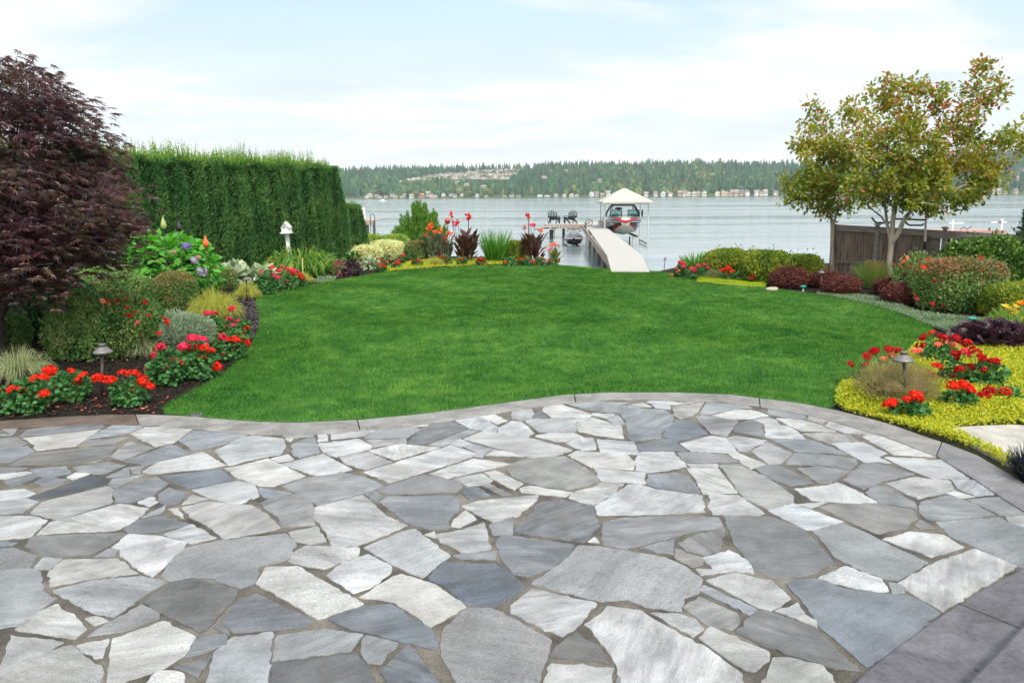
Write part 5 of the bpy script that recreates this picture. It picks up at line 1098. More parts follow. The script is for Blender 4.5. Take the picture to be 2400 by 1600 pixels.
# path lamps
lm_ = plain('lamp_metal', (.17, .155, .15), .5, .4, metal=.35, var=.25, nscale=14); ls_ = plain('lamp_stem', (.085, .065, .055), .6, .4, metal=.2)
def lamp(label, px, yt, yb, wpx, dxt=0):
    b = G(px, yb); Y = b.y; s = (AT(px + wpx, yt, Y).x - AT(px, yt, Y).x) / 2; H = AT(px, yt, Y).z; o = thing('path_lamp', label, 'path lamp', (b.x, Y, 0), 0, 'path lamps'); lx = AT(px + dxt, yt, Y).x - b.x
    Geo().tube([(0, 0, -.04), (lx, 0, H * .9)], s * .16, 0, 10).obj('stem', ls_, o, smooth=True); hgt = s * .95
    Geo().lathe([(s * .12, -.01), (s * .95, -.012), (s, 0), (s * .97, hgt * .06), (s * .72, hgt * .26), (s * .44, hgt * .52), (s * .36, hgt * .60)], (lx, 0, H - hgt), 24).obj('shade', lm_, o, smooth=True)
    Geo().lathe([(s * .36, hgt * .60), (s * .36, hgt * .76), (s * .40, hgt * .78), (s * .39, hgt * .88), (s * .28, hgt * .97), (.002, hgt)], (lx, 0, H - hgt), 20).obj('cap', plain('lamp_cap', (.12, .11, .105), .5, .4, metal=.35), o, smooth=True)
lamp('dark metal path lamp among the scarlet geraniums by the kerb', 237, 804, 932, 44, 2)
lamp('thin dark path lamp at the bend of the lawn by the golden grass', 577, 646, 708, 17)
lamp('tall path lamp with the lake behind it, beside the pink geraniums near the dock', 1556, 603, 634, 10, 3)
lamp('dark path lamp in front of the barberry balls near the fence post', 1924, 631, 689, 16, 2)
lamp('dark metal path lamp standing in the heather above the yellow ground cover', 2127, 822, 960, 46, -8)
# carpets of low plants
def carpet(name, label, px, mat, size, n, tpl=LEAF, hgt=.05, cat='ground cover', up=.6, bumpy=.6, fill=None, sm=1, decay=0.6):
    poly = poly_px(smooth(px, sm)) if sm else poly_px(px); xs = [p.x for p in poly]; ys = [p.y for p in poly]; m = n * 3; Y = min(ys) * (max(ys) / min(ys)) ** RG.random(m); X = RG.uniform(min(xs), max(xs), m); k = inpoly(X, Y, poly); X, Y = X[k][:n], Y[k][:n]; n = len(X)
    P2 = np.stack([X, Y, np.zeros(n)], 1); z = hgt * (.55 + .45 * bumpy * n3(P2, 3.2, 4)); z = np.maximum(z, .012) * RG.uniform(.35, 1.0, n); P = np.stack([X, Y, z + .008], 1)
    g = Geo(); g.scatter(P, np.stack([RG.normal(size=n) * .4, RG.normal(size=n) * .4 - .15, np.ones(n)], 1), size * (.75 + .03 * Y), tpl, 0, .5, -.15, .9)
    b = len(poly); me_ = [(p.x, p.y, .006) for p in poly]; o = tag(g.obj(name, [mat]), label, cat, kind='stuff'); q = link('base_layer', ngon('base_layer', [[Vector(v) for v in me_]], fill or M('carpet_soil', (.05, .06, .02), .9)), o); return o
BED = [(1956, 957), (1962, 925), (1985, 903), (2010, 880), (2050, 862), (2100, 846), (2150, 815), (2200, 800), (2280, 812), (2420, 808), (2700, 850), (2760, 1010), (2560, 1004), (2400, 1002), (2300, 1004), (2215, 1010), (2262, 1040), (2330, 1072), (2385, 1104), (2430, 1140), (2425, 1156), (2384, 1122), (2334, 1092), (2290, 1066), (2232, 1043), (2156, 1018), (2092, 995), (2030, 978)]
carpet('ground_cover', 'bright yellow creeping ground cover spreading round the red geraniums by the kerb', BED, L['creep'], .036, 76000, LEAF, .17, fill=M('creep_base', (.03, .032, .012), .9))
carpet('ground_cover', 'thin yellow creeping strip between the far lawn edge and the canna bed', [(880, 641), (905, 628), (945, 617), (1010, 610), (1100, 608), (1190, 612), (1205, 619), (1120, 622), (980, 629)], L['creep'], .035, 12000, LEAF, .07, fill=M('creep_base', (.03, .032, .012), .9))
MOSS = [(1632, 668), (1634, 657), (1660, 655), (1700, 660), (1740, 658), (1775, 663), (1799, 674), (1790, 677), (1735, 674), (1660, 666)]
carpet('ground_cover', 'smooth lime green moss cushions along the lawn below the pink geraniums', MOSS, L['moss'], .020, 30000, NEEDLE, .20, up=1.2, bumpy=.3, fill=M('moss_base', (.22, .28, .02), .9))
carpet('ground_cover', 'silver green creeping thyme between the lawn and the barberry balls', [(1905, 690), (1960, 688), (2020, 696), (2070, 707), (2120, 722), (2165, 738), (2235, 752), (2310, 757), (2330, 772), (2260, 790), (2195, 772), (2122, 741), (2030, 713), (1940, 697)], L['thyme'], .030, 26000, SPRAY, .10, fill=M('thyme_base', (.07, .09, .05), .9))
carpet('ground_cover', 'dark glossy carpet plants along the lawn bend by the coral geraniums', [(560, 712), (585, 700), (600, 712), (608, 745), (600, 785), (585, 800), (575, 760)], L['ajuga'], .03, 2600, ROUND, .05, fill=M('dark_base', (.02, .016, .014), .9))
carpet('ground_cover', 'pale low creeper at the foot of the strap leaves', [(735, 662), (745, 650), (780, 645), (792, 653), (765, 664)], L['thyme'], .03, 900, LEAF, .06, fill=M('thyme_base', (.07, .09, .05), .9))
# far strip geraniums
GS = 'small geraniums along the yellow strip'
for a in ((880, 912, 606, 626, [(892, 609, 'pink'), (900, 611, 'pink'), (906, 615, 'pink'), (886, 613, 'pink')], 'pink geranium at the foot of the broader cream shrub'),
          (878, 908, 617, 640, [(886, 627, 'red'), (890, 620, 'red'), (897, 622, 'red'), (900, 625, 'red')], 'orange red geranium at the lawn end of the yellow strip, by the pale hosta'),
          (916, 942, 615, 632, [(922, 619, 'red'), (928, 617, 'red'), (934, 618, 'red'), (926, 622, 'red')], 'orange red geranium on the yellow strip below the bronze boxwood'),
          (926, 952, 600, 622, [(936, 610, 'pink'), (942, 612, 'pink'), (945, 599, 'pink'), (932, 614, 'pink')], 'pink geranium behind the yellow strip against the cream shrub'),
          (964, 992, 605, 626, [(969, 612, 'red'), (979, 608, 'red'), (984, 613, 'red')], 'red geranium on the yellow strip in front of the bronze boxwood'),
          (1030, 1058, 600, 622, [(1036, 603, 'red'), (1043, 605, 'red'), (1046, 611, 'red')], 'red geranium under the grey green canna leaves'),
          (1070, 1096, 602, 623, [(1080, 608, 'red'), (1085, 610, 'red'), (1086, 615, 'red')], 'red geranium at the foot of the dark canna beside the pine'),
          (1116, 1142, 602, 624, [(1121, 609, 'red'), (1127, 608, 'red'), (1132, 618, 'red'), (1133, 609, 'red')], 'red geranium at the foot of the iris clump, on its pine side'),
          (1178, 1210, 603, 626, [(1184, 615, 'red'), (1201, 612, 'red'), (1195, 606, 'red')], 'red geranium at the foot of the iris clump, on its dock side'),
          (1218, 1246, 600, 624, [(1222, 608, 'red'), (1226, 607, 'red'), (1234, 603, 'red'), (1238, 609, 'red')], 'red geranium below the dark canna nearest the dock'),
          (1246, 1282, 604, 625, [(1249, 613, 'red'), (1267, 603, 'pink'), (1271, 606, 'pink'), (1276, 612, 'pink'), (1262, 615, 'red')], 'pink and red geranium between the dark canna and the small light canna'),
          (1282, 1312, 606, 624, [(1286, 609, 'red'), (1299, 618, 'red'), (1308, 612, 'red'), (1288, 613, 'red')], 'red geranium at the water end of the bed under the light canna')):
    geranium(a[0], a[1], a[2], a[3], a[4], a[5], .075, .065, group=GS)

# ================================================================ DOCK, BOATS
deckm = plain('deck_board', (.39, .375, .345), .75, .25, var=.10, nscale=5, bump=.25, stretch=(1, 6, 1)); fasc = plain('fascia_board', (.34, .26, .21), .8, .2, var=.14, nscale=4)
steel = plain('dark_steel', (.05, .05, .05), .5, .4, var=.3, nscale=6); pilem = plain('pile_wood', (.12, .105, .09), .85, .2, var=.4, nscale=7, stretch=(1, 1, .2)); alum = plain('pale_metal', (.55, .53, .50), .45, .4)
black = plain('black_gloss', (.012, .012, .014), .25, .5); blackm = plain('black_matt', (.015, .015, .016), .6, .4)
ZD = .2
kl, kr = G(1422.5, 598, ZD), G(1503, 597, ZD); fl, fr = G(1374.5, 529.5, ZD), G(1419.5, 531.5, ZD); nl, nr = G(1433, 637, .035), G(1523, 637.5, .035)
pf0, pf1 = G(1278, 525.6, ZD), G(1369, 525.8, ZD); YP0, YP1 = pf0.y, pf0.y + 4.2
el = fl + (fl - kl).normalized() * (YP1 - fl.y); er = fr + (fr - kr).normalized() * (YP1 - fr.y)
dock = thing('dock', 'pale boarded L-shaped dock running out from the lawn edge over the lake', 'dock', (kl.x, kl.y, 0)); d0 = Vector(dock.location)
def slab(pts, th, nm, mat, par=dock, o0=d0):
    g = Geo(); top = [Vector(p) - o0 for p in pts]; bot = [p - Vector((0, 0, th)) for p in top]; g.loft([bot, top]); return g.obj(nm, mat, par)
slab([nl, nr, kr, kl], .12, 'ramp', deckm); nb_ = 15
for i in range(nb_):
    q0, q1 = i / nb_, (i + 1) / nb_ - .0010; slab([kl.lerp(el, q0) + Vector((0, .01, 0)), kr.lerp(er, q0) + Vector((0, .01, 0)), kr.lerp(er, q1), kl.lerp(el, q1)], .06, 'deck_panel', deckm)
slab([pf0, Vector((el.x - .01, YP0, ZD)), Vector((el.x - .01, YP1, ZD)), Vector((pf0.x + .15, YP1, ZD))], .06, 'platform', deckm)
def fascia(a, b, h=.27, z=ZD - .062, th=.05):
    g = Geo(); g.bar(Vector((a.x, a.y, z - h / 2)) - d0, Vector((b.x, b.y, z - h / 2)) - d0, th, h); return g.obj('fascia', fasc, dock)
w_ = Vector((.03, 0, 0)); fascia(kl + w_, Vector((fl.x, YP0, 0)) + w_, .30); fascia(kr - w_, er - w_, .30); fascia(pf0 + Vector((0, .03, 0)), Vector((el.x - .1, YP0 + .03, 0))); fascia(pf0 + Vector((.03, .06, 0)), Vector((pf0.x + .16, YP1, 0)))
g = Geo(); q = kr - kl; g.bar(nl + Vector((.03, 0, -.22)) - d0, kl + Vector((.03, 0, -.24)) - d0, .05, .22); g.obj('ramp_beam', fasc, dock)
for t_ in (.02, .10, .25, .42, .62, .82):
    for e_, s_ in ((kl.lerp(el, t_), .10), (kr.lerp(er, t_), -.10)):
        Geo().tube([(e_.x + s_ - d0.x, e_.y - d0.y, -2.9), (e_.x + s_ - d0.x, e_.y - d0.y, ZD - .08)], .09, 0, 9).obj('pile', pilem, dock)
for px, Y in ((1293, YP0 + .5), (1297.5, YP0 + 1.0), (1320, YP0 + .6), (1290, YP1 - .4), (1322, YP1 - .4)):
    c = AT(px, 545, Y); Geo().tube([(c.x - d0.x, Y - d0.y, -2.9), (c.x - d0.x, Y - d0.y, ZD - .08)], .075, 0, 9).obj('pile', pilem, dock)
g = Geo(); a, b = AT(1271, 539, YP0 - .25), AT(1306, 539, YP0 - .25); g.box((a.x - d0.x, a.y - d0.y, -.17), (b.x - d0.x, a.y + .15 - d0.y, .02)); cb = g.obj('side_beam', alum, dock)
for p0, p1 in ((1273.5, 1288), (1290.5, 1305)):
    a, b = AT(p0, 539, YP0 - .25), AT(p1, 539, YP0 - .25); Geo().box((a.x - d0.x, a.y - .006 - d0.y, -.12), (b.x - d0.x, a.y + .05 - d0.y, -.02)).obj('slot', blackm, cb)
a, b = AT(1251, 541.5, YP0 - .2), AT(1273, 541.5, YP0 - .2); g = Geo(); g.box((a.x - d0.x, a.y - d0.y, -.19), (b.x - d0.x, a.y + .25 - d0.y, -.13)); g.obj('side_plank', pilem, dock)
g = Geo(); a = AT(1311, 545, YP0 - .1); x0, y0 = a.x - d0.x, a.y - d0.y
for s_ in (-.42, 0): g.tube([(x0 + s_, y0, -1.6), (x0 + s_, y0, ZD)], .02, 0, 6)
for z in (-.9, -.55, -.2): g.tube([(x0 - .42, y0, z), (x0, y0, z)], .018, 0, 6)
g.obj('ladder', alum, dock)
# chairs and side table on the platform
def adirondack(c, rz, label):
    o = thing('adirondack_chair', label, 'chair', c, rz, 'chairs on the dock')
    for i in range(6):
        u = (i - 2.5) / 2.5; g = Geo(); hgt = .98 - .13 * u * u; g.bar((u * .21, -.26, .28), (u * .34, -.52, hgt), .062, .022, 0, (0, 1, 0)); g.obj('back_slat', blackm, o)
    g = Geo(); [g.box((-.28, -.26 + .1 * i, .30 - .0 + .028 * i), (.28, -.175 + .1 * i, .325 + .028 * i)) for i in range(6)]; g.obj('seat', blackm, o)
    for s_ in (-1, 1):
        g = Geo(); g.box((s_ * .36 - .06, -.42, .545), (s_ * .36 + .06, .36, .57)); g.obj('armrest', blackm, o)
        g = Geo(); g.box((s_ * .33 - .03, .26, 0), (s_ * .33 + .03, .31, .545)); g.obj('leg', blackm, o)
        g = Geo(); g.bar((s_ * .29, -.62, .05), (s_ * .29, .30, .40), .04, .11); g.obj('leg', blackm, o)
    g = Geo(); g.bar((-.37, -.40, .50), (.37, -.40, .50), .04, .08); g.bar((-.27, -.28, .33), (.27, -.28, .33), .04, .08); g.obj('back_brace', blackm, o)
YC = YP0 + 1.3
c1, c2 = AT(1298, 525, YC), AT(1337, 525, YC)
adirondack((c1.x, YC, ZD), R(-16), 'black slatted adirondack chair facing the lake, the one over the dock ladder'); adirondack((c2.x, YC, ZD), R(18), 'black slatted adirondack chair facing the lake, the one above the jet ski')
c = AT(1317, 525, YC + .2); o = thing('side_table', 'small dark slatted side table between the two adirondack chairs', 'table', (c.x, YC + .2, ZD)); g = Geo(); [g.box((-.22 + .09 * i, -.2, .45), (-.14 + .09 * i, .2, .475)) for i in range(5)]; g.obj('table_top', blackm, o)
for sx in (-.17, .17):
    for sy in (-.15, .15): g = Geo(); g.box((sx - .02, sy - .02, 0), (sx + .02, sy + .02, .45)); g.obj('leg', blackm, o)
c = AT(1409, 531, 54.6); o = thing('dock_box', 'white storage box on the dock beside the boat lift', 'storage box', (c.x, 54.6, ZD)); g = Geo(); g.box((-.23, -.3, 0), (.23, .3, .30)); g.obj('box', white, o); g = Geo(); g.loft([[(-.26, y, .30), (.26, y, .30), (.24, y, .36), (-.24, y, .36)] for y in (-.33, .33)]); g.obj('lid', white, o)
# boat lift with canopy
YF, YB = 48.6, 53.4
xl, xr = AT(1417.5, 520, YF).x, AT(1519, 520, YF).x; lift = thing('boat_lift', 'boat lift with a cream hipped fabric canopy beside the dock', 'boat lift', ((xl + xr) / 2, YF, 0), 0); l0 = Vector(lift.location)
ev = AT(1475, 476.5, YF).z; ap = AT(1468, 441.5, (YF + YB) / 2).z; W2 = (xr - xl) / 2; sk = .20
for sx in (-1, 1):
    for y in (0, YB - YF): Geo().tube([(sx * W2 + y * .06, y, -2.6), (sx * W2 + y * .06, y, ev + .02)], .032, 0, 8).obj('post', alum, lift)
cw, yf, yb = W2 + .22, -.55, YB - YF + .55
g = Geo(); base = [(-cw, yf), (cw, yf), (cw + .3, yb), (-cw + .3, yb)]; mx_ = .15; rid = [(mx_ - .02, (yf + yb) / 2 - .35), (mx_ + .02, (yf + yb) / 2 + .35)]
V = [(x, y, ev) for x, y in base] + [(x, y, ev + .10) for x, y in base] + [(rid[0][0] - .08, rid[0][1], ap - ZD * 0), (rid[0][0] + .08, rid[0][1], ap), (rid[1][0] + .08, rid[1][1], ap), (rid[1][0] - .08, rid[1][1], ap)]
T = []
for i in range(4):
    j = (i + 1) % 4; T += [(i, j, 4 + j), (i, 4 + j, 4 + i), (4 + i, 4 + j, 8 + j), (4 + i, 8 + j, 8 + i)]
T += [(8, 9, 10), (8, 10, 11)]; g.tris(V, T); cn = g.obj('canopy', leafmat('canopy_fabric', [(.56, .525, .46), (.56, .525, .46)], .8, .25, .2), lift)
md = cn.modifiers.new('thick', 'SOLIDIFY'); md.thickness = .02
g = Geo()
for y in (0, YB - YF): g.bar((-W2 + y * .06, y, ev - .03), (W2 + y * .06, y, ev - .03), .05, .05); g.bar((-W2 + y * .06, y, -1.3), (W2 + y * .06, y, -1.3), .1, .12)
for sx in (-1, 1): g.bar((sx * W2, 0, -.75), (sx * W2 + .06 * (YB - YF), YB - YF, -.75), .08, .12)
g.obj('frame', alum, lift)
for sx in (-.75, .75):
    g = Geo(); g.bar((sx, .3, -.32), (sx + .15, YB - YF, -.32), .12, .10); g.obj('bunk', pilem, lift)
for dx_ in (.30, .52): Geo().tube([(dx_, .5, -2.6), (dx_, .5, -.3)], .05, 0, 7).obj('prop', steel if dx_ < .4 else alum, lift)
# ski boat
bc = AT(1463.5, 520, 48.2); boat = thing('ski_boat', 'black grey and red ski boat with a tow tower raised on the canopied lift', 'boat', (bc.x, 47.7, 0), R(-4))
st = [(0.0, .30, .40, .48, .64, .86), (.22, .66, .16, .34, .62, .88), (.55, .90, -.02, .18, .60, .90), (1.1, 1.07, -.14, .04, .60, .92), (2.0, 1.16, -.24, .0, .60, .93), (3.6, 1.20, -.28, -.08, .60, .93), (6.4, 1.14, -.26, -.10, .58, .90)]
rings = []; sy = [q[0] for q in st]
for y in [6.4 * (i / 22) ** 1.8 for i in range(23)]:
    b, kz, cz_, zr, zs = [float(np.interp(y, sy, [q[k] for q in st])) for k in range(1, 6)]
    rings.append([(0, y, kz), (b * .40, y, kz + (cz_ - kz) * .42), (b * .66, y, cz_ - .03), (b * .75, y, cz_ + (zr - cz_) * .12), (b, y, zr), (b * 1.01, y, zr + .025), (b * .92, y, zs), (b * .5, y, zs + .03), (-b * .5, y, zs + .03), (-b * .92, y, zs), (-b * 1.01, y, zr + .025), (-b, y, zr), (-b * .75, y, cz_ + (zr - cz_) * .12), (-b * .66, y, cz_ - .03), (-b * .40, y, kz + (cz_ - kz) * .42)])
hm = [plain('hull_cream', (.52, .48, .40), .35, .4, var=.16, nscale=3, stretch=(4, 1, .3)), plain('boat_red', (.50, .012, .018), .22, .5, coat=.6), plain('boat_black', (.014, .013, .016), .15, .5, coat=.8), plain('boat_grey', (.075, .077, .084), .25, .5, coat=.5), plain('boat_white', (.50, .50, .50), .25, .5, coat=.5), alum]
Geo().loft(rings, 0, True, [0, 0, 1, 2, 5, 3, 3, 4, 3, 3, 5, 2, 1, 0, 0]).obj('hull', hm, boat, smooth=True)
for sx in (-1, 1):
    g = Geo(); g.loft([[Vector((sx * x, y - .03, z0)), Vector((sx * x, y + .02, z0)), Vector((sx * x, y + .02, z1)), Vector((sx * x, y - .03, z1))] for x, y, z0, z1 in ((.0, -.03, .58, .72), (.28, -.02, .66, .79), (.50, .09, .75, .86), (.72, .26, .85, .91))]); g.obj('bow_stripe', hm[1], boat)
    for k in range(3): g = Geo(); x = sx * (.72 + .09 * k); g.bar((x, .30 + .13 * k - .02, .50), (x + sx * .05, .38 + .13 * k - .02, .50), .02, .045); g.obj('registration_mark', hm[4], boat)
glass_b, t, o_ = newmat('windscreen_glass'); p = NT(t).n('ShaderNodeBsdfPrincipled', {'Base Color': (.45, .75, .72, 1), 'Roughness': .04, 'Transmission Weight': .75, 'IOR': 1.1}); t.links.new(p.outputs[0], o_.inputs[0])
for x0, x1 in ((-.86, -.10), (.30, 1.02)):
    a, b, c_, d_ = Vector((x0, 2.0, .88)), Vector((x1, 1.92, .88)), Vector((x1 - .03, 2.12, 1.32)), Vector((x0 + (.05 if x0 < 0 else 0), 2.2, 1.32)); g = Geo()
    for q0, q1 in ((a, b), (b, c_), (c_, d_), (d_, a)): g.bar(q0, q1, .045, .045)
    fr_ = g.obj('windscreen_frame', black, boat); g = Geo(); g.loft([[a + Vector((0, .01, 0)), b + Vector((0, .01, 0)), c_ + Vector((0, .01, 0)), d_ + Vector((0, .01, 0))], [a + Vector((0, .02, 0)), b + Vector((0, .02, 0)), c_ + Vector((0, .02, 0)), d_ + Vector((0, .02, 0))]]); g.obj('glass', glass_b, fr_)
    Geo().ball(((x0 + x1) / 2, 2.6, .92), (.30, .12, .16), 0, 12).obj('seat', blackm, boat)
g = Geo(); q_ = [(-1.10, 3.0, .86), (-.98, 2.8, 1.25), (-.74, 2.5, 1.62), (.74, 2.5, 1.62), (.98, 2.8, 1.25), (1.10, 3.0, .86)]; g.tube(q_, .05, 0, 8); g.tube([(-1.08, 3.7, .86), (-.80, 2.7, 1.54)], .04, 0, 7); g.tube([(1.08, 3.7, .86), (.80, 2.7, 1.54)], .04, 0, 7); g.obj('tow_tower', black, boat)
for sx in (-1, 1):
    g = Geo(); [g.tube([(sx * .9, 2.75, 1.36 + .05 * k), (sx * .60, 2.75, 1.40 + .055 * k)], .018, 0, 6) for k in range(4)]; g.obj('board_rack', black, boat)
g = Geo(); g.ball((-.30, 2.2, 1.42), (.27, .05, .075), 0, 14); g.tube([(-.30, 2.2, 1.32), (-.30, 2.2, 1.40)], .02, 0, 6); g.obj('mirror', black, boat)
Geo().ball((1.15, 1.6, 1.12), (.06, .06, .26), 0, 10).obj('fender', blackm, boat)
g = Geo(); g.tube([(-.35, 5.6, -.25), (-.38, 5.9, -.52)], .03, 0, 7)
for k in range(4): a = R(90 * k + 20); g.box((-.5 + .12 * math.cos(a) - .05, 5.95, -.5 + .1 * math.sin(a) - .05), (-.5 + .12 * math.cos(a) + .05, 5.98, -.5 + .1 * math.sin(a) + .05))
g.obj('propeller', steel, boat)
# jet ski on its lift
js = AT(1345, 555, 48.0); ski = thing('jet_ski', 'black and grey jet ski on a small lift in the corner of the dock', 'jet ski', (js.x, 48.0, 0), R(-4))
st = [(0, .06, -.46, -.38, -.34), (.18, .30, -.66, -.40, -.26), (.5, .50, -.80, -.40, -.18), (1.1, .60, -.86, -.40, -.10), (2.0, .60, -.86, -.40, -.12), (3.0, .55, -.82, -.42, -.22)]
Geo().loft([[(0, y, k), (b * .78, y, k + .14), (b, y, z), (b * .97, y, z + .05), (b * .55, y, tp_), (-b * .55, y, tp_), (-b * .97, y, z + .05), (-b, y, z), (-b * .78, y, k + .14)] for y, b, k, z, tp_ in st], 0, True, [1, 1, 0, 2, 2, 2, 0, 1, 1]).obj('hull', [alum, black, plain('ski_grey', (.07, .07, .078), .3, .5, coat=.5)], ski)
Geo().loft([[(-w, y, z0), (w, y, z0), (w * .7, y, z1), (-w * .7, y, z1)] for y, w, z0, z1 in ((.45, .20, -.20, -.14), (.8, .33, -.18, .02), (1.25, .24, -.14, .14), (1.45, .14, -.12, .12))]).obj('hood', [plain('ski_light', (.16, .16, .165), .3, .5)], ski)
g = Geo(); g.tube([(-.40, 1.38, .17), (-.12, 1.28, .13), (.12, 1.28, .13), (.40, 1.38, .17)], .03, 0, 7); g.ball((0, 1.28, .13), (.14, .1, .07), 0, 10); g.obj('handlebar', blackm, ski)
for sx in (-1, 1): Geo().ball((sx * .40, 1.0, .06), (.12, .06, .05), 0, 10).obj('mirror', plain('ski_grey2', (.16, .16, .17), .3, .5), ski)
Geo().loft([[(-w, y, -.15), (w, y, -.15), (w * .8, y, z), (-w * .8, y, z)] for y, w, z in ((1.5, .16, .0), (2.0, .2, .08), (2.9, .2, .05))]).obj('seat', blackm, ski)
jl = thing('jet_ski_lift', 'pale metal lift cradle under the jet ski with a hand wheel on its white post', 'boat lift', (js.x, 48.0, 0)); g = Geo()
for y in (.5, 2.3): g.bar((-.85, y, -1.0), (1.0, y, -1.0), .12, .10)
g.obj('frame', plain('lift_beam', (.45, .40, .32), .7, .3), jl)
for sx in (-.35, .35): g = Geo(); g.bar((sx, .2, -.90), (sx, 2.8, -.90), .10, .10); g.obj('bunk', pilem, jl)
wx = AT(1377, 540, 48.6).x - js.x; Geo().tube([(wx, .6, -2.6), (wx, .6, AT(1380, 530, 48.6).z)], .07, 0, 8).obj('post', white, jl)
for sx in (-.9,): Geo().tube([(sx, .6, -2.6), (sx, .6, -.85)], .05, 0, 8).obj('post', steel, jl)
wc = AT(1380.5, 522, 48.4); wr = AT(1388.5, 522, 48.4).x - wc.x; wcl = wc - Vector(jl.location); ring = [wcl + Vector((wr * math.cos(R(a)), 0, wr * math.sin(R(a)))) for a in range(0, 361, 20)]; g = Geo(); g.tube(ring, .022, 0, 6, False)
for k in range(5): a = R(72 * k + 15); g.tube([wcl, wcl + Vector((wr * math.cos(a), 0, wr * math.sin(a)))], .014, 0, 5)
wh = g.obj('hand_wheel', steel, jl); g = Geo(); g.tube([wcl + Vector((0, -.03, 0)), wcl + Vector((0, .12, 0))], .07, 0, 10); g.obj('hub', plain('hub_orange', (.55, .20, .10), .6), wh)
# neighbours' docks
Y = 60.0; zz = AT(860, 516, Y).z; x1 = AT(878, 516, Y).x; o = thing('dock', 'grey wooden neighbouring dock with a ladder showing past the end of the hedge', 'dock', (x1 - 2, Y, 0)); g = Geo(); g.box((-5, 0, zz - .08), (1.95, 6, zz)); g.obj('platform', plain('old_deck', (.36, .30, .26), .8, .2, var=.2), o); g = Geo(); g.box((-5, -.05, zz - .36), (1.9, .0, zz - .085)); g.obj('fascia', fasc, o)
for px in (855, 860, 875): xx = AT(px, 530, Y).x - x1 + 2; Geo().tube([(xx, .3, -2.9), (xx, .3, zz - .09)], .10, 0, 8).obj('pile', pilem, o)
g = Geo(); a, b = AT(867.5, 502, Y - .1), AT(878, 502, Y - .1); xa, xb = a.x - x1 + 2, b.x - x1 + 2; g.tube([(xa, -.1, zz - 1), (xa, -.1, a.z - .08), (xa + .06, -.1, a.z), (xb - .06, -.1, a.z), (xb, -.1, a.z - .08), (xb, -.1, zz - 2)], .03, 0, 6); g.obj('ladder', steel, o)
a = AT(852, 487, Y + 1); Geo().tube([(a.x - x1 + 2, 1, zz), (a.x - x1 + 2, 1, a.z)], .12, 0, 8).obj('post', white, o)
Y = 40.0; a, b = AT(2214, 541, Y), AT(2360, 548, Y); o = thing('dock', 'low reddish neighbouring dock with two white T-shaped mooring posts behind the fence', 'dock', (a.x, Y, 0)); g = Geo(); Ld = b.x - a.x; g.box((0, 0, a.z - .25), (Ld, 2.4, a.z)); g.obj('platform', plain('red_deck', (.42, .25, .22), .8, .2, var=.15), o)
for px, yt in ((2234, 514), (2349, 512)):
    c = AT(px, yt, Y + .3); x = c.x - a.x; g = Geo(); g.tube([(x, .3, -2.9), (x, .3, c.z)], .055, 0, 8); zc_ = AT(px, yt + 9, Y).z; g.bar((x - .22, .3, zc_), (x + .55 if px < 2300 else x + .25, .3, zc_), .06, .06); 
    if px > 2300: g.bar((x - .55, .3, zc_), (x, .3, zc_), .06, .058)
    g.obj('mooring_post', white, o)
g = Geo(); c = AT(2290, 538, Y); g.tube([(c.x - a.x - .3, 1, a.z), (c.x - a.x - .1, 1, a.z + .16), (c.x - a.x + .05, 1, a.z + .02), (c.x - a.x + .3, 1, a.z + .2)], .025, 0, 5); g.obj('cleat', steel, o)

# ================================================================ SIDE WITH THE FENCE
fw = plain('weathered_board', (.19, .145, .115), .9, .15, var=.65, nscale=5, bump=.5, stretch=(5, 5, .35)); fw2 = plain('weathered_rail', (.27, .235, .205), .9, .15, var=.45, nscale=6, bump=.4, stretch=(.5, .5, 4))
FA = G(1946, 652); ZT = AT(1952, 527, FA.y).z; FB = AT(2400, 552, 18.4); zb_ = FB.z; FB = Vector((FB.x, FB.y, 0)); fd = (FB - FA); FL = fd.length * 1.35; fd.normalize(); fz = math.atan2(fd.y, fd.x)
fence = thing('fence', 'weathered dark brown board fence behind the autumn tree at the lake edge', 'fence', FA, fz); f_slope = (ZT - zb_) / (FB - FA).length
def fpos(px):
    v = ray(px, 600); # intersection of view plane through px with the fence line
    k = (FA.x * v.y - FA.y * v.x) / (fd.y * v.x - fd.x * v.y); return k
posts = [0.0, fpos(2051), fpos(2209), fpos(2209) * 2 - fpos(2051)]
for i, u in enumerate(posts):
    g = Geo(); g.box((u - .05, -.05, -.1), (u + .05, .05, ZT + (.03 if i == 0 else .06))); q = g.obj('post', fw2 if i else fw, fence)
    g = Geo(); g.loft([[(u - .085, -.085, z), (u + .085, -.085, z), (u + .085, .085, z), (u - .085, .085, z)] if z < ZT + .1 else [(u - .04, -.04, z), (u + .04, -.04, z), (u + .04, .04, z), (u - .04, .04, z)] for z in (ZT + .06, ZT + .085, ZT + .115)]); g.obj('post_cap', M('cap_wood', (.30, .25, .19), .9, .2, var=.3) or plain('cap_wood', (.30, .25, .19), .9, .2, var=.3), q)
ends = posts + [FL]
for i in range(len(ends) - 1):
    u0, u1 = ends[i] + .055, ends[i + 1] - .055; g = Geo(); u = u0; k = 0
    while u < u1 - .05: g.box((u, -.012 + .004 * (k % 2) + random.uniform(-.003, .003), -.05), (min(u + .143, u1), .012 + .004 * (k % 2), ZT - .13 + random.uniform(-.008, .008))); u += .14; k += 1
    g.obj('board_panel', fw, fence); s0 = random.uniform(-.01, .01); g = Geo(); g.box((u0, -.045, ZT - .15), (u1, -.018, ZT - .02)); g.box((u0, .016, ZT - .15), (u1, .04, ZT - .02)); g.box((u0, -.05, ZT - .018), (u1, .05, ZT + .012)); g.obj('top_rail', fw2, fence)
    g = Geo(); g.box((u0, -.05, .42), (u1, -.017, .50)); g.obj('lower_rail', fw, fence)
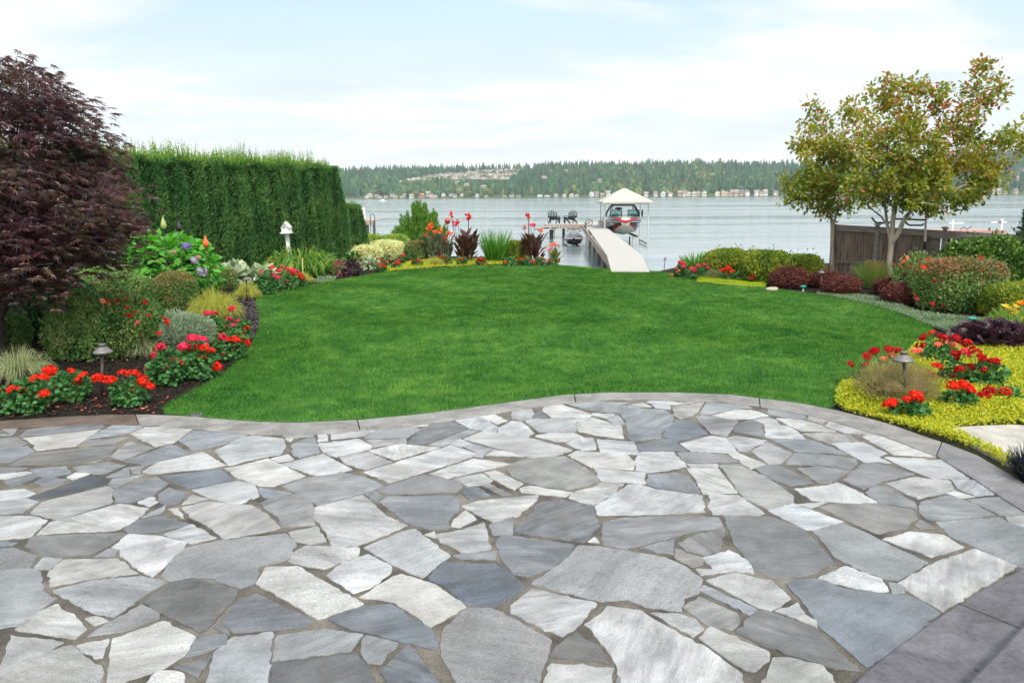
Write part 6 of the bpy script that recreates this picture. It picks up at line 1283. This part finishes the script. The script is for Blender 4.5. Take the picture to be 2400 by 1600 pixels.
u0, u1 = fpos(2175), fpos(2247); g = Geo(); g.box((u0, -.085, ZT - .20), (u1, -.052, ZT - .07)); g.obj('patch_board', fw2, fence)
for q in fence.children_recursive:                   # the top follows the falling ground
    for v in q.data.vertices: v.co.z -= f_slope * v.co.x * min(1, max(0, v.co.z / ZT))
# rack pole in front of the fence
u = fpos(2168); c = FA + fd * u + Vector((fd.y, -fd.x, 0)) * .45; Y = c.y; o = thing('kayak_rack', 'pale pink pole with black hooked arms in front of the fence behind the tree trunk', 'kayak rack', (AT(2166, 590, Y).x, Y, 0)); zt = AT(2172, 440, Y).z; lean = AT(2174, 440, Y).x - AT(2166, 590, Y).x
pk = plain('pink_paint', (.78, .58, .55), .6, .3, var=.15, nscale=5); zp = AT(2167, 566, Y).z; zq = AT(2166, 586, Y).z
g = Geo(); g.tube([(lean * .12, 0, zp), (lean, 0, zt)], .026, 0, 9); g.tube([(0, 0, 0), (0, 0, zq)], .026, 0, 9); g.obj('pole', pk, o); g = Geo(); g.tube([(0, 0, zq), (lean * .12, 0, zp)], .028, 0, 9); g.obj('pole_joint', blackm, o)
rel = lambda px, py: AT(px, py, Y) - Vector(o.location)
for pts in (((2168, 515.5), (2094, 513)), ((2165, 524), (2162, 528), (2132, 528), (2126, 525), (2121, 517)), ((2090, 512), (2088, 520), (2080, 523), (2055, 522), (2050, 519), (2043, 510))):
    Geo().tube([rel(*p_) for p_ in pts], .022, 0, 7).obj('hook_arm', blackm, o)
# autumn tree and its slimmer neighbour
def autumn_tree(label, paths, zones, Y, base, seed):
    random.seed(seed); o = thing('autumn_tree', label, 'tree', (AT(base[0], base[1], Y).x, Y, 0)); o0 = Vector(o.location); g = Geo(); ends = []
    for pts in paths:
        pp = [AT(x, y, Y + dy) - o0 for x, y, dy, r in pts]; g.tube(pp, [p_[3] for p_ in pts], 0, 10, False); ends += pp[-2:]
    cl = []
    for px, py, rx, ry, rd, n, red in zones:
        for _ in range(n):
            a = random.uniform(0, 6.28); q = math.sqrt(random.random()); cl.append((AT(px + rx * q * math.cos(a), py + ry * q * math.sin(a), Y + random.uniform(-rd, rd)) - o0, red))
    root_ = Vector((0, 0, 1.6)); nodes = list(ends)
    for c, _ in sorted(cl, key=lambda q: (q[0] - root_).length):
        e_ = min(nodes, key=lambda v: (v - c).length + (0 if v.z < c.z + .15 else .6)); m_ = e_.lerp(c, .5) + Vector((0, 0, .05)); d_ = (e_ - root_).length; r_ = max(.004, .013 - .003 * d_); g.tube([e_, m_, c], [r_, r_ * .8, r_ * .5], 0, 4, False); nodes += [m_, c]
    ends = None; g.obj('trunk', [bark], o, smooth=True); g = Geo()
    for c, red in cl:
        n = random.randint(32, 48); d = unit(RG.normal(size=(n, 3)) * [1, 1, .75]); P = np.array(c) + d * (RG.random((n, 1)) ** .55) * random.uniform(.15, .29)
        k = RG.random(n) < red * .8; D = d * .8 + RG.normal(size=(n, 3)) * .5 + [0, 0, -.1]; Nn = RG.normal(size=(n, 3)) * .55 + [0, -.1, .8]; sz = RG.uniform(.08, .138, n)
        g.leaves(P[~k], D[~k], Nn[~k], sz[~k], LEAF6, 0, 1.05); g.leaves(P[k], D[k], Nn[k], sz[k], LEAF6, 1, 1.05)
    g.obj('crown', [L['tree_g'], L['tree_o']], o)
YT = 18.2
autumn_tree('pale trunked tree turning red and orange at the top, in front of the fence',
    [[(2083, 676, 0, .076), (2085, 610, 0, .062), (2089, 568, 0, .062), (2093, 513, 0, .05), (2100, 470, 0, .055), (2120, 400, .2, .03), (2135, 320, .3, .018), (2110, 250, .3, .008)],
     [(2089, 570, 0, .06), (2106, 545, -.1, .055), (2120, 512, -.2, .048), (2148, 480, -.3, .04), (2200, 430, -.4, .025), (2260, 350, -.4, .015), (2300, 250, -.4, .008)],
     [(2087, 560, 0, .04), (2081, 535, .2, .036), (2074, 484, .4, .026), (2065, 420, .5, .016), (2075, 320, .5, .008)],
     [(2080, 530, .2, .025), (2066, 508, .3, .022), (2039, 487, .4, .016), (1990, 430, .4, .01)], [(2148, 480, -.3, .024), (2230, 450, -.2, .018), (2320, 400, 0, .010), (2385, 330, .1, .006)]],
    [(2110, 420, 110, 60, 1.0, 45, 0.04), (2200, 430, 110, 60, 1.0, 45, 0.04), (2120, 350, 95, 60, .9, 33, 0.14), (2210, 350, 95, 60, .9, 33, 0.19), (2110, 275, 75, 50, .7, 19, 0.26), (2075, 225, 40, 30, .4, 7, 0.34), (2095, 190, 22, 22, .3, 4, 0.28), (2150, 225, 40, 35, .5, 8, 0.31), (2195, 240, 30, 35, .4, 7, 0.34), (2250, 290, 45, 45, .6, 14, 0.31),
     (2290, 230, 30, 40, .4, 9, 0.34), (2305, 170, 20, 30, .3, 5, 0.34), (2345, 210, 18, 32, .3, 4, 0.31), (2305, 360, 55, 50, .6, 16, 0.19), (2330, 410, 45, 35, .5, 12, 0.09), (2385, 330, 35, 30, .5, 9, 0.07), (2420, 320, 40, 40, .6, 10, 0.06), (2270, 455, 50, 25, .6, 12, 0.02), (2130, 475, 60, 16, .7, 12, 0.01), (2035, 440, 50, 40, .7, 18, 0.04), (2055, 350, 40, 40, .7, 12, 0.15)], YT, (2083, 676), 5)
autumn_tree('slimmer green and yellow tree beside the end post of the fence',
    [[(1952, 655, 0, .06), (1950, 590, 0, .05), (1951, 528, 0, .048), (1947, 505, 0, .035), (1940, 470, .1, .026), (1925, 400, .2, .015), (1915, 300, .2, .006)], [(1951, 530, 0, .035), (1962, 500, -.1, .03), (1968, 450, -.1, .02), (1975, 360, -.1, .012), (1990, 270, -.1, .006)]],
    [(1915, 430, 65, 45, .8, 34, .04), (1975, 430, 55, 55, .8, 30, .04), (1925, 360, 55, 45, .7, 24, .12), (1985, 340, 50, 55, .7, 26, .14), (1990, 270, 30, 32, .5, 10, .2), (1915, 290, 30, 30, .5, 8, .25), (1912, 250, 14, 20, .2, 3, .25), (1880, 340, 25, 25, .4, 6, .15), (1860, 440, 20, 25, .4, 6, .03), (1875, 470, 35, 14, .5, 8, .02), (1950, 490, 45, 12, .5, 8, .02)], 20.5, (1952, 658), 9)
random.seed(21)
# iris, hedges, geraniums near the dock
tuft('iris', 'spiky iris clump beside the trimmed golden shrubs at the dock end', 'iris', 1594, 1662, 589, 636, L['iris'], 170, .04, (.1, .8), .8, .5, base=.5)
GB = 'trimmed golden shrubs in a row by the lake'
bush('golden_shrub', 'trimmed golden green shrub beside the iris clump, first of the row toward the dock', 'shrub', 1652, 1752, 585, 656, L['gold_box'], .046, e=3.3, lump=.05, cover=2.7, depth=.36, wisps=250, group=GB)
bush('golden_shrub', 'trimmed golden green shrub in the middle of the row, behind the lime moss', 'shrub', 1740, 1850, 589, 668, L['gold_box'], .046, e=3.3, lump=.05, cover=2.7, depth=.36, wisps=250, group=GB)
bush('golden_shrub', 'yellowest trimmed shrub of the row, behind the single barberry ball', 'shrub', 1825, 1921, 597, 670, L['gold_box'], .046, e=3.3, lump=.05, cover=2.7, depth=.36, wisps=150, group=GB)
GP = 'geraniums by the golden shrubs'
geranium(1578, 1614, 616, 652, [(1593, 614, 'pink'), (1597, 616, 'pink'), (1602, 625, 'pink'), (1603, 618, 'pink'), (1585, 630, 'pink'), (1591, 636, 'coral'), (1576, 644, 'coral')], 'rose pink geranium at the lawn corner in front of the iris clump', .06, .065, group=GP)
geranium(1610, 1668, 620, 658, [(1635, 622, 'pink'), (1640, 626, 'pink'), (1650, 620, 'pink'), (1643, 627, 'red'), (1658, 628, 'pink'), (1662, 629, 'pink'), (1620, 629, 'pink'), (1627, 636, 'pink'), (1630, 630, 'pink')], 'broad pink geranium under the first golden shrub', .06, .065, group=GP)
bush('spirea', 'low green and mauve spirea between the pink and the mixed geraniums', 'shrub', 1652, 1692, 632, 660, L['spirea'], .035, NEEDLE, lump=.12, cover=1.6, depth=.4, up=.8)
geranium(1690, 1748, 634, 664, [(1692, 633, 'red'), (1697, 634, 'red'), (1706, 628, 'red'), (1710, 630, 'red'), (1701, 637, 'pink'), (1715, 636, 'red'), (1719, 639, 'red'), (1702, 643, 'pink'), (1735, 646, 'pink')], 'red and pink geranium behind the lime moss', .06, .065, group=GP)
geranium(1748, 1784, 644, 668, [(1761, 649, 'red'), (1765, 644, 'red'), (1769, 648, 'red'), (1758, 653, 'red'), (1763, 652, 'red')], 'scarlet geranium at the end of the lime moss beside the barberry', .06, .065, group=GP)
BG = 'dark red barberry balls'
for a, lab in (((1805, 1887, 626, 678), 'dark red barberry ball alone in front of the yellowest golden shrub'), ((1902, 1968, 638, 677), 'dark red barberry ball behind the path lamp at the fence end'), ((1928, 2016, 648, 696), 'dark red barberry ball in front of the path lamp barberry, beside the fountain grass'),
               ((2048, 2118, 654, 692), 'small dark red barberry ball between the tree trunk and the rose hedge'), ((2070, 2152, 663, 716), 'dark red barberry ball touching the foot of the rose hedge')):
    bush('barberry', lab, 'barberry', *a, L['barb'], .034, lump=.09, cover=2.8, depth=.35, wisps=260, group=BG)
tuft('fountain_grass', 'fountain grass with tan plumes at the foot of the autumn tree', 'ornamental grass', 2000, 2088, 612, 680, L['fount'], 700, .011, (.4, 1.3), .6, .4, mat2=L['plume'], n2=60, base=.45)
bush('laurel', 'big rounded glossy green laurel in front of the fence', 'shrub', 2198, 2404, 554, 704, L['laurel'], .06, LEAF6, e=2.6, dr=.5, lump=.07, cover=2.6, depth=.3, wisps=400)
RP = 'rose hedge blooms'
o, inf = bush('rose_bush', 'smaller red rose bush between the tree trunk and the clipped rose hedge', 'rose bush', 2098, 2190, 598, 700, L['rose'], .04, lump=.14, cover=2.6, depth=.4, wisps=700, mat2=L['rose_red'], p2=.3, top2=True)
roses(o, inf, [(2176, 607), (2180, 610), (2165, 605), (2118, 614), (2112, 608, 'coral'), (2125, 604, 'coral'), (2151, 627, 'deep'), (2148, 630, 'deep'), (2130, 625, 'coral'), (2149, 594, 'pink'), (2095, 620, 'coral'), (2112, 626, 'coral'), (2120, 640, 'deep')], r=.055)
o, inf = bush('rose_bush', 'squarely clipped red tinted rose hedge with a few red blooms beside the laurel', 'rose bush', 2150, 2324, 606, 732, L['rose'], .04, e=4.0, lump=.05, cover=2.8, depth=.35, wisps=700, mat2=L['rose_red'], p2=.9, top2=True)
roses(o, inf, [(2176, 608), (2165, 627), (2304, 632), (2298, 636), (2322, 630), (2322, 637), (2304, 642), (2318, 644), (2322, 665), (2318, 668), (2304, 669), (2292, 709, 'deep'), (2210, 719, 'pink'), (2185, 712, 'deep'), (2149, 701, 'pink'), (2144, 692), (2190, 660, 'deep'), (2298, 605, 'deep'), (2260, 690, 'deep')], r=.048)
# conifer at the edge of the photo
cx, Y, rx, h = spot(2368, 2520, 470, 705, 1.0); h = max(h, 1.9); h = AT(2450, 330, Y).z; n = 9000; z = RG.random(n) ** .8 * h; a = RG.uniform(0, 6.28, n); rr = rx * (1 - (z / h) ** 2.6) * (.86 + .12 * np.sin(a * 7 + z * 3)) * (1 - .2 * RG.random(n) ** 2)
P = np.stack([rr * np.cos(a), rr * np.sin(a), z + .03], 1); Nn = np.stack([np.cos(a), np.sin(a), np.full(n, .3)], 1); g = Geo(); g.scatter(P, Nn, .09, SPRAY, 0, .5, .9, .4); g.lathe([(rx * .75 * (1 - q ** 2.6), h * q * .97) for q in (0, .2, .4, .6, .8, .95, 1)], k=18, m=1)
tag(g.obj('conifer', [L['arbor'], twig], None, (cx, Y, 0)), 'dark conifer cut by the edge of the photo beside the laurel', 'conifer')
bush('golden_hedge', 'clipped golden hedge cut by the edge of the photo behind the daylilies', 'hedge', 2312, 2470, 668, 752, L['gold_box'], .034, e=3.4, lump=.03, cover=3.0, wisps=100)
o = tuft('daylily', 'daylily clump with yellow flowers in front of the golden hedge', 'daylily', 2316, 2450, 712, 785, L['lily'], 560, .018, (.9, 2.0), .8, .5, base=.6)
cy_ = o.location.y
for px, py, col in ((2355, 719, 'yellow'), (2375, 728, 'yellow'), (2379, 735, 'yellow'), (2391, 711, 'yellow'), (2380, 720, 'yellow'), (2394, 714, 'orange'), (2370, 743, 'yellow'), (2396, 750, 'yellow'), (2362, 724, 'yellow')):
    c = AT(px, py, cy_ - .1); put_head(o, c, col, .085, 'lily', 'flower', .5); Geo().tube([Vector((c.x, c.y, .05)) - Vector(o.location), c - Vector(o.location)], .006, 0, 4, False).obj('stalk', L['lily'], o)
rosette('heuchera', 'wide dark purple heuchera clump below the daylilies', 'heuchera', 2242, 2412, 762, 832, L['heuch'], 900, .105, 1.15, ROUND, flat=.5)
# heather and geraniums in the yellow ground cover
bush('heather', 'tan and gold heather bush around the stem of the kerb side path lamp', 'heather', 2016, 2188, 850, 965, L['heather'], .045, NEEDLE, lump=.13, cover=1.1, depth=.5, out=.8, up=.7, rnd=.5, wisps=1800, corem=plain('heather_twig', (.13, .10, .04), .9, var=.4))
GR = 'red geraniums in the yellow ground cover'
geranium(1994, 2062, 858, 912, [(1992, 853, 'deep'), (2029, 855, 'deep'), (2034, 834, 'deep'), (2045, 825, 'deep'), (2050, 822, 'deep'), (2040, 830, 'deep'), (2030, 836, 'deep')], 'red geranium leaning over the lawn edge beyond the heather', .05, .052, group=GR)
geranium(2050, 2125, 836, 884, [(2081, 818, 'deep'), (2088, 821, 'deep'), (2102, 822, 'deep'), (2106, 820, 'deep'), (2071, 841, 'coral'), (2088, 834, 'coral')], 'red geranium half hidden behind the heather and the lamp shade', .05, .052, group=GR)
geranium(2150, 2246, 800, 866, [(2185, 780, 'red'), (2161, 794, 'deep'), (2165, 789, 'deep'), (2157, 810, 'deep'), (2144, 823, 'coral'), (2153, 822, 'coral'), (2212, 791, 'deep'), (2206, 790, 'deep'), (2239, 790, 'deep'), (2244, 793, 'deep'), (2199, 808, 'coral'), (2213, 802, 'coral'), (2233, 808, 'coral')], 'tall red geranium nearest the dark heuchera', .05, .052, group=GR)
geranium(2190, 2272, 852, 915, [(2195, 858, 'red'), (2241, 828, 'deep'), (2238, 832, 'deep'), (2266, 804, 'deep'), (2260, 823, 'pink'), (2268, 861, 'deep'), (2243, 867, 'magenta'), (2235, 878, 'magenta'), (2219, 879, 'magenta'), (2213, 880, 'magenta'), (2172, 873, 'magenta'), (2185, 881, 'magenta')], 'geranium with magenta heads in the middle of the yellow ground cover', .05, .052, group=GR)
geranium(2262, 2358, 848, 920, [(2264, 804, 'deep'), (2280, 819, 'deep'), (2292, 823, 'deep'), (2299, 837, 'deep'), (2303, 840, 'deep'), (2334, 845, 'deep'), (2340, 848, 'deep'), (2328, 847, 'deep'), (2307, 866, 'deep'), (2275, 860, 'deep'), (2250, 866, 'deep'), (2270, 830, 'pink')], 'broad red geranium below the dark heuchera at the edge of the yellow ground cover', .05, .052, group=GR)
geranium(2200, 2288, 915, 975, [(2232, 903, 'red'), (2238, 906, 'red'), (2259, 902, 'red'), (2268, 908, 'red'), (2276, 915, 'red'), (2280, 922, 'red'), (2255, 898, 'red')], 'red geranium between the heather and the pale stone slab', .05, .052, group=GR)
geranium(2082, 2176, 940, 990, [(2086, 945, 'red'), (2078, 950, 'red'), (2092, 942, 'red'), (2125, 936, 'red'), (2146, 930, 'red'), (2154, 937, 'red'), (2150, 925, 'red'), (2140, 925, 'red')], 'low red geranium on the kerb side of the heather', .05, .052, group=GR)
geranium(2312, 2402, 915, 962, [(2310, 930, 'deep'), (2305, 927, 'deep'), (2318, 916, 'deep'), (2339, 930, 'red'), (2356, 917, 'red')], 'sparsely flowering geranium above the pale stone slab at the edge of the photo', .055, .055, group=GR)
tuft('black_grass', 'spiky black mondo grass at the edge of the photo beside the kerb', 'black grass', 2366, 2460, 1045, 1142, L['mondo'], 420, .012, (.2, 1.2), 1.0, .6, base=.4)
# small things
def sprinkler(px, py, label):
    b = G(px, py); o = thing('sprinkler', label, 'sprinkler', (b.x, b.y, 0)); Geo().tube([(0, 0, 0), (0, 0, .10)], .025, 0, 10).obj('riser', M('pale_plastic', (.45, .55, .50), .5), o); Geo().lathe([(.03, .09), (.065, .10), (.07, .125), (.05, .14), (.002, .145)], k=16).obj('cap', M('green_plastic', (.02, .28, .22), .4), o)
sprinkler(1882, 683, 'green capped sprinkler in the dark soil beside the single barberry ball'); sprinkler(2277, 762, 'green capped sprinkler in the silver thyme near the dark heuchera')
def rock(pts, z, label, col): tag(link('flat_stone', ngon('flat_stone', [poly_px(smooth(pts, 2), z)], M(label[:9], col, .85, .2, var=.2, nscale=12, bump=.3), -.01)), label, 'stone')
rock([(1792, 677), (1802, 672), (1822, 672), (1825, 677), (1810, 679)], .05, 'small tan flat stone at the lawn edge past the lime moss', (.45, .36, .28)); rock([(442, 972), (455, 966), (470, 964), (478, 972), (462, 977)], .022, 'small grey flat stone set in the lawn tip by the kerb', (.10, .10, .105))
# fallen petals, leaves and bark chips
def litter(name, label, cat, polys, mat, n, size, z=.004, tpl=PETAL):
    g = Geo()
    for px, m in zip(polys, n):
        poly = poly_px(px); xs = [p.x for p in poly]; ys = [p.y for p in poly]; X = RG.uniform(min(xs), max(xs), m * 3); Y = RG.uniform(min(ys), max(ys), m * 3); k = inpoly(X, Y, poly); X, Y = X[k][:m], Y[k][:m]; q = len(X)
        g.leaves(np.stack([X, Y, np.full(q, z) + RG.random(q) * .012], 1), RG.normal(size=(q, 3)) * [1, 1, .25], np.stack([RG.normal(size=q) * .3, RG.normal(size=q) * .3, np.ones(q)], 1), size * RG.uniform(.5, 1.4, q), tpl)
    tag(g.obj(name, mat), label, cat, kind='stuff')
BEDL = [(-250, 990), (-250, 800), (300, 700), (560, 700), (600, 740), (600, 785), (570, 835), (508, 886), (426, 928), (362, 966), (150, 972), (0, 984)]
BEDR = [(1800, 679), (1900, 640), (2400, 660), (2420, 800), (2280, 760), (2050, 700), (1940, 692)]
chips = leafmat('bark_chip', [(.012, .009, .008), (.025, .018, .014), (.045, .032, .024), (.065, .05, .038)], .95, 0, .1)
litter('mulch', 'dark bark mulch chips over the planting beds', 'mulch', [BEDL, BEDR, [(700, 668), (860, 640), (870, 628), (800, 620), (600, 660), (610, 700)]], chips, [30000, 9000, 5000], .035, .0, LEAF)
litter('fallen_petals', 'fallen red petals and faded leaves scattered on the dark soil', 'petals', [BEDL, [(0, 982), (360, 968), (430, 928), (300, 930), (0, 950)]], leafmat('fallen_petal', [(.62, .03, .03), (.65, .12, .10), (.35, .24, .08), (.40, .30, .12)], .7, .2, .2), [60, 70], .035, .012)
litter('fallen_leaves', 'a few brown leaves fallen on the lawn', 'leaves', [LAWN_PX[4:26]], leafmat('fallen_leaf', [(.28, .13, .04), (.35, .20, .08), (.22, .08, .04)], .7, .2, .2), [16], .05, .05, LEAF6)
litter('debris', 'tiny bits of leaf and grit scattered on the flagstones', 'debris', [[(0, 1030), (1200, 990), (2200, 1120), (2100, 1450), (1900, 1595), (100, 1595)]], leafmat('debris_bit', [(.03, .025, .02), (.10, .06, .03), (.06, .07, .03)], .9, 0, .1), [130], .011, .019, LEAF)
dropprops()
# ---------------------------------------------------------------- the lake air
g = Geo(); g.box((-2550, -75, -4.2), (3550, 2680, 185)); hz_, t, o_ = newmat('lake_haze'); v = NT(t).n('ShaderNodeVolumePrincipled', {'Color': (.90, .96, 1.0, 1), 'Density': .000095, 'Anisotropy': .1}); t.links.new(v.outputs[0], o_.inputs['Volume'])
tag(g.obj('haze', hz_), kind='stuff')
